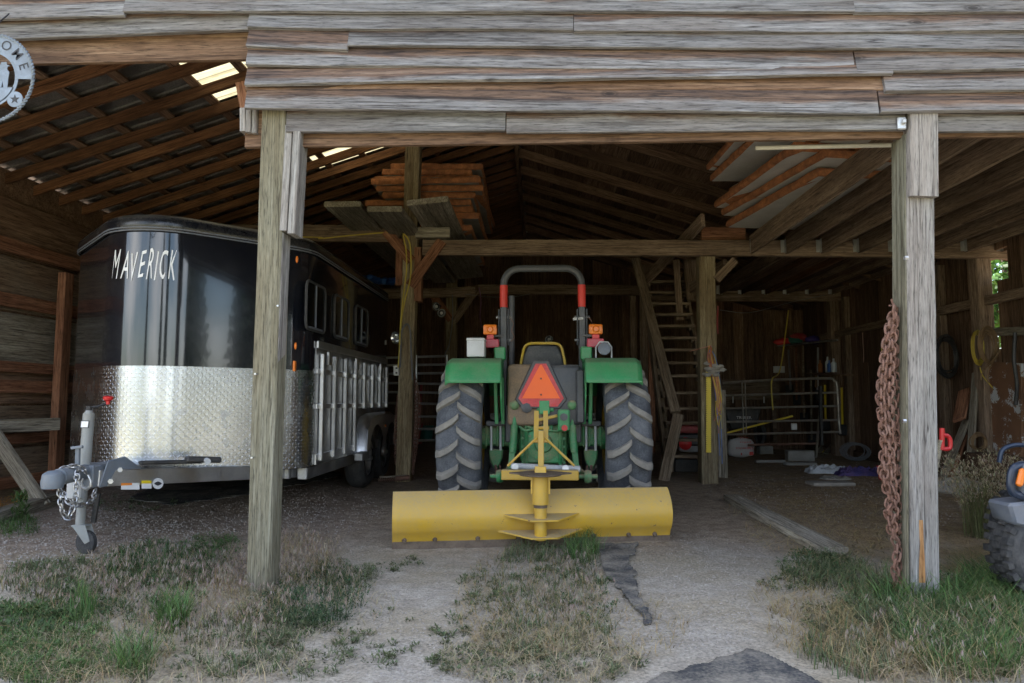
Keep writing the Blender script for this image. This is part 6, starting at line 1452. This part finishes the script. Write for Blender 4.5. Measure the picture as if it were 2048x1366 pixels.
# long board on the ground, rubber mats
pa, pb2 = G(1462, 1000), G(1668, 1112); gbd = board('ground_board', Vector((pa.x, pa.y, gz(pa.x, pa.y) + .025)), Vector((pb2.x, pb2.y, gz(pb2.x, pb2.y) + .03)), Vector((1, .5, 0)), .16, .07, 'plank_grey', None, wob=.01, w1=.21); tag(gbd, 'long grey board lying on the dirt between tractor and chain post', 'board')
def inpoly(x, y, P):
    c = False; n = len(P)
    for i in range(n):
        a, b = P[i], P[i - 1]
        if (a.y > y) != (b.y > y) and x < (b.x - a.x) * (y - a.y) / (b.y - a.y) + a.x: c = not c
    return c
def mat_poly(pts, label, buried, name='rubber_mat', step=.009):
    """thin rubber sheet following the ground, partly buried in the sand"""
    P = [G(*q) for q in pts]; x0, x1 = min(p.x for p in P), max(p.x for p in P); y0, y1 = min(p.y for p in P), max(p.y for p in P); mb = MB(); idx = {}; vs = []; fs = []
    nx, ny = int((x1 - x0) / step) + 1, int((y1 - y0) / step) + 1
    for j in range(ny + 1):
        for i in range(nx + 1):
            x_, y_ = x0 + i * step, y0 + j * step; w_ = Vector((x_ + .03 * mnoise.noise(Vector((x_ * 9, y_ * 9, 1))), y_ + .03 * mnoise.noise(Vector((x_ * 9, y_ * 9, 7))), 0))
            if inpoly(w_.x, w_.y, P):
                idx[i, j] = len(vs); vs.append((x_, y_, gz(x_, y_) + .007 + buried * (mnoise.noise(Vector((x_ * 5, y_ * 5, 3))) + .6 * mnoise.noise(Vector((x_ * 17, y_ * 17, 3))))))
    for i, j in list(idx):
        q = [(i, j), (i + 1, j), (i + 1, j + 1), (i, j + 1)]
        if all(k in idx for k in q): fs.append(tuple(idx[k] for k in q))
    mb.add(vs, fs); o = mb.build(name, 'rubber_mat', label=label, cat='mat'); sm = o.modifiers.new('thickness', 'SOLIDIFY'); sm.thickness = .012; sm.offset = -1; return o
mat_poly([(1275, 1368), (1330, 1352), (1400, 1330), (1500, 1298), (1580, 1330), (1660, 1372), (1600, 1420), (1300, 1420)], 'dusty black rubber mat corner poking in at the bottom edge', .004)
mat_poly([(1190, 1088), (1240, 1094), (1275, 1090), (1262, 1125), (1272, 1160), (1280, 1200), (1310, 1250), (1296, 1254), (1262, 1215), (1236, 1180), (1210, 1150), (1200, 1120)], 'worn strip of black rubber mat bedded in the drive behind the blade', .013)

mat_poly([(250, 1000), (345, 1012), (500, 990), (620, 966), (690, 950), (640, 940), (480, 948), (330, 962)], 'dark rubber mat on the ground under the horse trailer', .006, step=.03)
tl0, tl1 = G(-30, 1052), G(112, 1006); tag(board('timber', tl0 + Vector((0, 0, .04)), tl1 + Vector((0, 0, .04)), UP, .12, .14, 'plank_grey', None), 'dark grey timber lying on the ground below the left wall', 'timber')
# ------------------------------------------------------------------ quad bike at the right edge
atv = empty('quad_bike', (3.15, 4.25, 0), 'blue-black quad bike nosing in at the right edge of the picture', 'quad bike'); aY = 4.02
tc_ = U(2118, 1098, aY); tz = .275
def knobby(c, Rr, wid, e):
    c = Vector(c); MB().lathe([(Rr * .5, -wid / 2), (Rr * .8, -wid / 2 - .01), (Rr * .95, -wid / 2 + .02), (Rr * .97, 0), (Rr * .95, wid / 2 - .02), (Rr * .8, wid / 2 + .01), (Rr * .5, wid / 2)], c, (0, 1, 0), 40).build('tyre', 'rubber', e)
    kn = MB()
    for i in range(26):
        for j, y in enumerate((-wid * .38, 0, wid * .38)):
            a = 2 * math.pi * (i + .5 * (j % 2)) / 26; kn.box(c + Vector((math.cos(a) * Rr * .97, y, math.sin(a) * Rr * .97)), (.03, wid * .26, .035), ry=-a)
    kn.build('tread_knobs', 'rubber', e, kind='stuff'); MB().lathe([(Rr * .5, -wid * .4), (Rr * .42, -wid * .2), (0, -wid * .15)], c, (0, 1, 0), 24).build('rim', 'galvanised', e)
for dx, dy in ((0, 0), (.42, .68), (1.05, -.6), (1.47, .08)):
    wh_ = empty('wheel', Vector((tc_.x + dx, aY + .1 + dy, tz + gz(tc_.x, aY))) - wl(atv)); wh_.parent = atv; knobby(wl(wh_), .275, .2, wh_)
ax0 = tc_.x
MB().tube(curve_pts([U(2052, 930, aY), U(2030, 935, aY), U(2022, 955, aY), U(2026, 985, aY), U(2060, 995, aY)], 6), .022, 10).build('bumper_tube', 'atv_blue', atv)
MB().tube(curve_pts([U(2050, 985, aY + .1), U(2035, 1000, aY + .1), U(2000, 1006, aY + .15), U(1988, 1012, aY + .2)], 6), .012, 8).build('foot_bar', 'dark_metal', atv)
MB().tube(curve_pts([U(1998, 925, aY + .4), U(2005, 900, aY + .4), U(2030, 890, aY + .4), U(2060, 892, aY + .4)], 6), .014, 8).build('rack_tube', 'atv_blue', atv)
MB().box(Vector((ax0 + .02, aY + .02, .68)), (.42, .14, .2)).build('front_fender', 'atv_grey', atv, bevel=.04, seg=2)
MB().box(U(2042, 955, aY - .06), (.035, .03, .10), ry=.3).build('reflector', 'lens_orange', atv, bevel=.01)
MB().prism([U(2018, 1008, aY - .02), U(2070, 1002, aY - .02), U(2070, 1060, aY - .02), U(2030, 1050, aY - .02)], (0, .2, 0)).build('side_panel', 'atv_grey', atv, bevel=.015)
MB().box(Vector((ax0 + .75, aY + .12, .62)), (1.3, .4, .32), rz=-.52).build('body', 'atv_blue', atv, bevel=.08, seg=2); MB().box(Vector((ax0 + .95, aY + .0, .85)), (.7, .3, .14), rz=-.52).build('seat', 'black_plastic', atv, bevel=.05, seg=2)
MB().tube([Vector((ax0 + .32, aY + .0, 1.08)), Vector((ax0 + .55, aY + .3, 1.05)), Vector((ax0 + .7, aY + .62, 1.08))], .014, 8).build('handlebar', 'dark_metal', atv)
# ------------------------------------------------------------------ vegetation, straw, gravel
nprng = np.random.default_rng(5)
class Blades:
    """many thin tapered blades gathered in one mesh, each with its own colour"""
    def __init__(s): s.v = []; s.f = []; s.c = []; s.n = 0
    def add(s, base, dirn, h, w, col, bend=.5, droop=.0):
        """arrays: base (n,3), dirn angle (n), h, w (n), col (n,3)"""
        n = len(h); side = np.stack([-np.sin(dirn), np.cos(dirn), np.zeros(n)], 1); fw = np.stack([np.cos(dirn), np.sin(dirn), np.zeros(n)], 1)
        up = np.array([0, 0, 1.0]); P = []
        for t, wf in ((0, 1.0), (.5, .8), (1.0, .08)):
            hh = h * (t - droop * t * t * .5); off = fw * (h * bend * t ** 2)[:, None]
            c = base + up * hh[:, None] + off
            P += [c - side * (w * wf / 2)[:, None], c + side * (w * wf / 2)[:, None]]
        V = np.stack(P, 1).reshape(-1, 3); s.v.append(V)
        idx = s.n + np.arange(n)[:, None] * 6
        s.f.append(np.concatenate([idx + np.array([0, 1, 3, 2]), idx + np.array([2, 3, 5, 4])], 0))
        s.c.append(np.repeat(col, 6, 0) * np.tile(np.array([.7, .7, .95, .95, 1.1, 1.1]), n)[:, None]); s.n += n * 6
    def build(s, name, label):
        V = np.concatenate(s.v); F = np.concatenate(s.f); C = np.concatenate(s.c)
        me = bpy.data.meshes.new(name); me.vertices.add(len(V)); me.vertices.foreach_set('co', V.ravel().astype(np.float32))
        me.loops.add(F.size); me.loops.foreach_set('vertex_index', F.ravel().astype(np.int32)); me.polygons.add(len(F))
        me.polygons.foreach_set('loop_start', np.arange(0, F.size, 4, dtype=np.int32)); me.update(calc_edges=True)
        ca = me.color_attributes.new('Col', 'FLOAT_COLOR', 'POINT'); ca.data.foreach_set('color', np.concatenate([np.clip(C, 0, 1), np.ones((len(C), 1))], 1).ravel().astype(np.float32))
        return tag(link_mesh(name, me, 'leaf'), label, kind='stuff')
def zarr(x, y): return np.array([gz(a, b) for a, b in zip(x, y)])
def patch(px, py, rx, ry, n):
    """points scattered in an ellipse of the photo, dropped onto the ground"""
    r = np.sqrt(nprng.random(n)) ; a = nprng.random(n) * 2 * np.pi; ctr = []
    for qx, qy in zip(px + rx * r * np.cos(a), py + ry * r * np.sin(a)):
        g = G(qx, max(qy, 850)); ctr.append((g.x, g.y))
    ctr = np.array(ctr); return ctr[:, 0], ctr[:, 1]
def clumped(x, y, k, spread):
    n = len(x); X = np.repeat(x, k) + nprng.normal(0, spread, n * k); Y = np.repeat(y, k) + nprng.normal(0, spread, n * k); return X, Y
def cols(n, base, var=.25, hue=.12):
    b = np.array(base)[None, :] * (1 + nprng.uniform(-var, var, (n, 1))) * (1 + nprng.uniform(-hue, hue, (n, 3))); return np.clip(b, 0, 1)
GREEN, LUSH, DULL, DRY, PALE, PINK = (.085, .135, .055), (.10, .165, .055), (.125, .15, .075), (.36, .28, .145), (.42, .355, .23), (.36, .295, .24)
grass, weeds, dry = Blades(), Blades(), Blades()
def green(px, py, rx, ry, n, h=.07, col=GREEN, k=5, w=.005, spread=.018, bend=.7):
    x, y = patch(px, py, rx, ry, n); x, y = clumped(x, y, k, spread); m = len(x); hh = h * nprng.uniform(.4, 1.25, m)
    grass.add(np.stack([x, y, zarr(x, y) - .005], 1), nprng.random(m) * 6.28, hh, w * nprng.uniform(.6, 1.3, m), cols(m, col, .4, .2), bend * nprng.uniform(.3, 1.6), .2)
def weed(px, py, rx, ry, n, h=.07, col=GREEN, k=16, leaf=.016):
    """bushy weeds: many small leaves filling little domes"""
    x, y = patch(px, py, rx, ry, n); r0 = h * nprng.uniform(.5, 1.2, n)
    X = np.repeat(x, k); Y = np.repeat(y, k); R0 = np.repeat(r0, k); m = n * k
    a = nprng.random(m) * 6.28; e = nprng.random(m) ** .6; rr = R0 * nprng.random(m) ** .5
    bx = X + np.cos(a) * rr * 1.0; by = Y + np.sin(a) * rr; bz_ = zarr(bx, by) + R0 * e * .95 * np.sqrt(np.clip(1.05 - (rr / R0) ** 2, 0, 1))
    L_ = leaf * nprng.uniform(.6, 1.5, m)
    weeds.add(np.stack([bx, by, bz_ - .004], 1), a + nprng.normal(0, .8, m), L_ * .7, L_ * .42, cols(m, col, .35), 1.3, .5)
    # stems
    sx_, sy_ = clumped(x, y, 3, .01); q = len(sx_); weeds.add(np.stack([sx_, sy_, zarr(sx_, sy_) - .004], 1), nprng.random(q) * 6.28, np.repeat(r0, 3) * 1.2, np.full(q, .003), cols(q, col), .6, 0)
def straw(px, py, rx, ry, n, h=.10, col=DRY, lie=1.6, w=.0035):
    x, y = patch(px, py, rx, ry, n); m = n; hh = h * nprng.uniform(.3, 1.2, m)
    dry.add(np.stack([x, y, zarr(x, y) + .001], 1), nprng.random(m) * 6.28, hh / (1 + lie * .5), w * nprng.uniform(.6, 1.3, m), cols(m, col, .3, .08), lie, .6)
def cheat(px, py, rx, ry, n, h=.13):
    """dry stems with drooping pinkish seed heads"""
    x, y = patch(px, py, rx, ry, n); hh = h * nprng.uniform(.6, 1.2, n); d = nprng.random(n) * 6.28; b = np.stack([x, y, zarr(x, y) - .004], 1)
    dry.add(b, d, hh, np.full(n, .0025), cols(n, DRY), .5, .1)
    tip = b + np.stack([np.cos(d) * hh * .5, np.sin(d) * hh * .5, hh * .95], 1)
    for k in range(6):
        dd = d + nprng.normal(0, .7, n); off = np.stack([np.cos(dd), np.sin(dd), np.zeros(n)], 1) * nprng.uniform(-.01, .02, n)[:, None]
        t = tip + off - np.stack([np.cos(d) * hh * .12 * k / 6, np.sin(d) * hh * .12 * k / 6, hh * .16 * k / 6], 1)
        ln = nprng.uniform(.018, .035, n); dry.add(t, dd, -ln * .8, np.full(n, .0038), cols(n, PINK, .25), -.7, 0)
# left yard
green(330, 1135, 130, 45, 420, .075); weed(330, 1130, 140, 45, 150, .06, GREEN); weed(160, 1160, 150, 40, 130, .055, DULL); green(120, 1160, 130, 40, 260, .06, DULL)
weed(430, 1095, 50, 26, 60, .055, LUSH); cheat(330, 1160, 170, 60, 420, .11); cheat(130, 1190, 140, 40, 160, .10); straw(300, 1200, 240, 70, 900, .12, PALE); straw(150, 1290, 200, 90, 900, .12, DRY)
weed(80, 1290, 120, 80, 170, .06, LUSH); green(100, 1290, 130, 90, 240, .05, LUSH); green(340, 1245, 30, 26, 60, .16, LUSH, 7, .005, .02, .55); green(160, 1235, 20, 26, 30, .16, LUSH, 6, .005, .02, .5); green(260, 1330, 40, 30, 60, .12, LUSH, 5)
weed(30, 1055, 50, 24, 50, .07, LUSH); green(20, 1050, 50, 20, 60, .09, LUSH); weed(280, 1010, 100, 16, 26, .05, GREEN)
straw(300, 1330, 330, 60, 1100, .12, PALE); cheat(420, 1230, 150, 90, 260, .10); weed(360, 1320, 220, 50, 60, .04, DULL)
green(200, 1240, 200, 60, 200, .05, GREEN); weed(260, 1200, 160, 50, 110, .06, GREEN); green(90, 1330, 130, 40, 110, .06, LUSH); straw(120, 1320, 160, 60, 700, .1, PALE); weed(60, 1240, 90, 40, 90, .05, GREEN, 16, .018)
# round the left post
cheat(590, 1130, 75, 50, 360, .15); straw(600, 1130, 90, 60, 500, .15, DRY); cheat(480, 1160, 60, 40, 160, .13); straw(460, 1200, 120, 50, 600, .13, DRY)
weed(620, 1200, 105, 62, 200, .085, (.055, .10, .045)); weed(680, 1160, 80, 36, 90, .07, DULL); cheat(630, 1190, 100, 60, 160, .11); weed(560, 1250, 90, 50, 90, .06, DULL); straw(620, 1220, 170, 80, 600, .1, PALE)
weed(800, 1130, 40, 16, 16, .035, DULL); weed(620, 1310, 180, 50, 60, .04, DULL); weed(780, 1280, 60, 60, 14, .03, DULL); green(480, 1290, 120, 70, 130, .06, DULL)
# strip between the wheel tracks
straw(1060, 1210, 150, 120, 2200, .10, DRY); straw(1080, 1320, 210, 60, 1500, .10, PALE); green(1080, 1160, 120, 70, 190, .07, DULL, 5); weed(1090, 1130, 90, 40, 50, .045, GREEN); green(1165, 1105, 34, 26, 60, .15, LUSH, 6, .005, .02, .55); green(1060, 1110, 50, 18, 60, .10, DULL, 5)
green(1100, 1260, 130, 60, 150, .06, DULL); weed(1000, 1260, 130, 80, 70, .035, DULL); cheat(1120, 1190, 100, 80, 150, .10); weed(1080, 1330, 220, 40, 80, .035, DULL); weed(960, 1180, 40, 40, 30, .04, DULL); weed(1180, 1190, 60, 60, 36, .045, GREEN); straw(1250, 1260, 130, 70, 500, .1, DRY); weed(900, 1300, 60, 50, 26, .03, DULL)
# right
weed(1640, 1135, 75, 32, 110, .06, GREEN); green(1660, 1150, 90, 34, 190, .09, DULL); straw(1660, 1190, 160, 60, 900, .14, DRY); weed(1570, 1165, 50, 22, 30, .04, DULL)
green(1940, 1270, 150, 95, 700, .12, LUSH, 6); weed(1930, 1250, 150, 85, 260, .10, GREEN, 16, .02); straw(1930, 1290, 150, 80, 900, .2, DRY, .8); weed(2000, 1180, 60, 40, 70, .10, GREEN); green(1990, 1190, 70, 50, 160, .17, LUSH, 5); straw(1780, 1270, 150, 90, 1800, .16, DRY); straw(1900, 1340, 200, 40, 900, .16, PALE)
weed(1780, 1210, 90, 40, 120, .08, LUSH); green(1790, 1210, 100, 60, 240, .12, DULL); cheat(1870, 1290, 170, 70, 90, .13); straw(1900, 1270, 160, 70, 500, .2, PALE, .7); straw(1960, 1230, 110, 60, 250, .22, DRY, .6); green(1720, 1300, 110, 60, 200, .09, DULL); weed(1680, 1240, 80, 40, 50, .05, DULL); straw(1620, 1250, 90, 70, 600, .13, DRY); green(1850, 1215, 90, 24, 110, .2, LUSH, 4, .006); weed(1950, 955, 26, 10, 14, .06, LUSH)
straw(1850, 1100, 200, 60, 1200, .18, DRY, 2.6); straw(1980, 1130, 90, 40, 700, .2, DRY, 2.4); weed(1980, 1150, 60, 20, 16, .06, GREEN)
# straw littered inside
straw(1650, 1060, 160, 60, 1800, .13, (.46, .35, .17), 2.8, .0035); straw(1600, 1010, 160, 40, 700, .12, (.46, .35, .17), 2.8, .0035); straw(1560, 960, 200, 40, 500, .1, DRY, 3, .003); straw(600, 1000, 200, 50, 500, .08, (.28, .19, .10), 3, .003); straw(840, 970, 60, 40, 160, .1, DRY, 3, .003); straw(20, 1010, 70, 20, 1500, .06, (.60, .32, .08), 3, .007); straw(1100, 1050, 280, 60, 120, .08, DRY, 3, .0025)
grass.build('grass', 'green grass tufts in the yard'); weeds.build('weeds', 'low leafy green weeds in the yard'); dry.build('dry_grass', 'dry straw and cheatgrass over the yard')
# tall dry clump beside the right post
tc1 = Blades(); cpt = G(1960, 1075); n = 230
x = cpt.x + nprng.normal(0, .05, n); y = cpt.y + nprng.normal(0, .05, n); d = nprng.random(n) * 6.28; h = nprng.uniform(.3, .74, n); b = np.stack([x, y, zarr(x, y)], 1)
tc1.add(b, d, h, np.full(n, .0045), cols(n, (.15, .155, .065), .3), .38, .05)
sel = h > .36; n2 = sel.sum(); tip = b[sel] + np.stack([np.cos(d[sel]) * h[sel] * .38, np.sin(d[sel]) * h[sel] * .38, h[sel] * .97], 1)
for k in range(10):
    a = nprng.random(n2) * 6.28; t = tip + np.stack([np.cos(a), np.sin(a), np.zeros(n2)], 1) * nprng.uniform(0, .05, n2)[:, None] + np.array([0, 0, 1]) * nprng.uniform(-.10, .04, n2)[:, None]
    tc1.add(t, a, nprng.uniform(.02, .045, n2), np.full(n2, .008), cols(n2, (.44, .37, .24), .25), .9, .6)
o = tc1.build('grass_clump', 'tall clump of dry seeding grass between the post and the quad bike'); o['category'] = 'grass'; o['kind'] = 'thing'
# thistle-like weed by the left wall
tw_ = Blades(); cpt = G(40, 1045); n = 90; h = nprng.uniform(.05, .3, n); a = nprng.random(n) * 6.28
tw_.add(np.stack([cpt.x + nprng.normal(0, .03, n), cpt.y + nprng.normal(0, .03, n), gz(cpt.x, cpt.y) + h * .8], 1), a, nprng.uniform(.03, .08, n), np.full(n, .016), cols(n, LUSH, .3), 1.1, .3)
tw_.add(np.array([[cpt.x, cpt.y, gz(cpt.x, cpt.y)]] * 5), nprng.random(5) * 6.28, np.full(5, .32), np.full(5, .006), cols(5, LUSH), .2, 0)
o = tw_.build('thistle', 'single green thistle growing by the left wall'); o['category'] = 'weed'; o['kind'] = 'thing'

# gravel
def make_gravel():
    vs, fs = [], []; rr = random.Random(9)
    def stone(p, r):
        o = len(vs); q = [(1, 0, 0), (-1, 0, 0), (0, 1, 0), (0, -1, 0), (0, 0, .7), (0, 0, -.5)]; a = rr.random() * 3; ca, sa = math.cos(a), math.sin(a)
        for x_, y_, z_ in q:
            k = r * rr.uniform(.7, 1.2); vs.append((p[0] + (x_ * ca - y_ * sa) * k, p[1] + (x_ * sa + y_ * ca) * k, p[2] + z_ * k))
        for f in ((0, 2, 4), (2, 1, 4), (1, 3, 4), (3, 0, 4), (2, 0, 5), (1, 2, 5), (3, 1, 5), (0, 3, 5)): fs.append(tuple(i + o for i in f))
    for px, py, rx, ry, n, rm_ in ((180, 1090, 230, 70, 2600, .009), (420, 1010, 260, 60, 2200, .009), (640, 1020, 130, 50, 500, .008), (820, 1220, 260, 140, 1500, .006), (1400, 1180, 170, 120, 1900, .006), (1080, 1270, 260, 100, 900, .006), (1600, 960, 220, 60, 700, .010), (1800, 1000, 200, 60, 400, .010), (1000, 1010, 300, 50, 500, .007)):
        for _ in range(n):
            a = rr.random() * 6.28; q = math.sqrt(rr.random()); g = G(px + rx * q * math.cos(a), max(py + ry * q * math.sin(a), 870)); stone((g.x, g.y, g.z + .001), rm_ * rr.uniform(.35, 1.25))
    me = bpy.data.meshes.new('gravel'); me.from_pydata(vs, [], fs); tag(link_mesh('gravel', me, 'gravel'), 'loose grey gravel and clods over the drive', kind='stuff')
make_gravel()

# ------------------------------------------------------------------ trees: one beyond the side wall, conifers across the yard that the trailer mirrors
def leaf_cloud(pts, size, base, name, par, seed):
    rng = np.random.default_rng(seed); n = len(pts); B_ = Blades(); a = rng.random(n) * 6.28
    B_.add(np.array(pts), a, size * rng.uniform(.5, 1.2, n) * np.where(rng.random(n) < .5, -1, 1) * .8, size * .55 * rng.uniform(.7, 1.3, n), cols(n, base, .4), 1.0, .3)
    o = B_.build(name, None); del o['kind']; o.parent = par; return o
def broadleaf(loc, H, seed, label):
    e = empty('tree', loc, label, 'tree'); rr = random.Random(seed); tk = MB(); c0 = Vector(loc)
    tk.tube([c0 + Vector((0, 0, -.2)), c0 + Vector((.1, 0, H * .3)), c0 + Vector((0, .1, H * .6)), c0 + Vector((.05, 0, H * .85))], [.22, .17, .1, .04], 9); ends = []
    for k in range(16):
        z = H * rr.uniform(.18, .8); a = rr.random() * 6.28; ln = H * .32 * rr.uniform(.6, 1.1); s = c0 + Vector((.05, .05, z)); t = s + Vector((math.cos(a) * ln, math.sin(a) * ln, ln * .45)); tk.tube([s, s.lerp(t, .5) + Vector((0, 0, .1)), t], [.07, .045, .015], 6); ends += [s.lerp(t, .6), t]
    tk.build('trunk', 'bark', e); pts = []
    for q in ends + [c0 + Vector((0, 0, H * .9))]:
        for _ in range(330):
            d = Vector((rr.gauss(0, 1), rr.gauss(0, 1), rr.gauss(0, .75))); d = d.normalized() * rr.random() ** .4 * H * .12; pts.append(q + d - c0)
    leaf_cloud(pts, .22, (.075, .17, .03), 'crown', e, seed); return e
broadleaf((11.6, 17.6, 0), 8.5, 3, 'bright green leafy tree beyond the gap in the side wall')
def conifer(loc, H):
    e = empty('conifer_tree', loc, None, 'tree'); rr = random.Random(77); MB().cyl(Vector(loc) + Vector((0, 0, -.3)), Vector(loc) + Vector((0, 0, H)), .2, .03, 8).build('trunk', 'bark', e); pts = []
    for k in range(5200):
        t = rr.random() ** .8; z = H * (.08 + .92 * t); r = H * .17 * (1 - t) * (.55 + .45 * math.sin(k % 9 + t * 60)) * rr.random() ** .35; a = rr.random() * 6.28; pts.append(Vector((math.cos(a) * r, math.sin(a) * r, z - r * .3)))
    leaf_cloud(pts, .45, (.03, .06, .025), 'crown', e, 5); return e
c1 = conifer((4.5, -23, 0), 11); c1['label'] = 'dark conifer mirrored in the trailer, nearest the drive'; c1['group'] = 'conifers across the yard'
for i, (x_, y_, s_, lab) in enumerate([(10, -24, 1.25, 'tall dark conifer mirrored in the trailer beside the nearest one'), (16, -14, .9, 'short conifer mirrored low in the trailer nose'), (20, -10, 1.05, 'broad conifer mirrored in the middle of the trailer nose'), (24, -6, 1.2, 'tall conifer mirrored at the dark side of the trailer nose'), (21, -2, 1.0, 'conifer standing level with the quad bike, mirrored in the trailer'), (-9, -27, 1.0, 'conifer across the yard opposite the trailer'), (27, -13, 1.3, 'outermost conifer across the yard, mirrored at the panel edge')]):
    c = copy_tree(c1); c.location = (x_, y_, 0); c.scale = (s_, s_, s_); c.rotation_euler = (0, 0, i * 1.3); c['label'] = lab
broadleaf((14.5, 20.5, 0), 9.5, 8, 'second leafy tree standing farther back beyond the side wall')
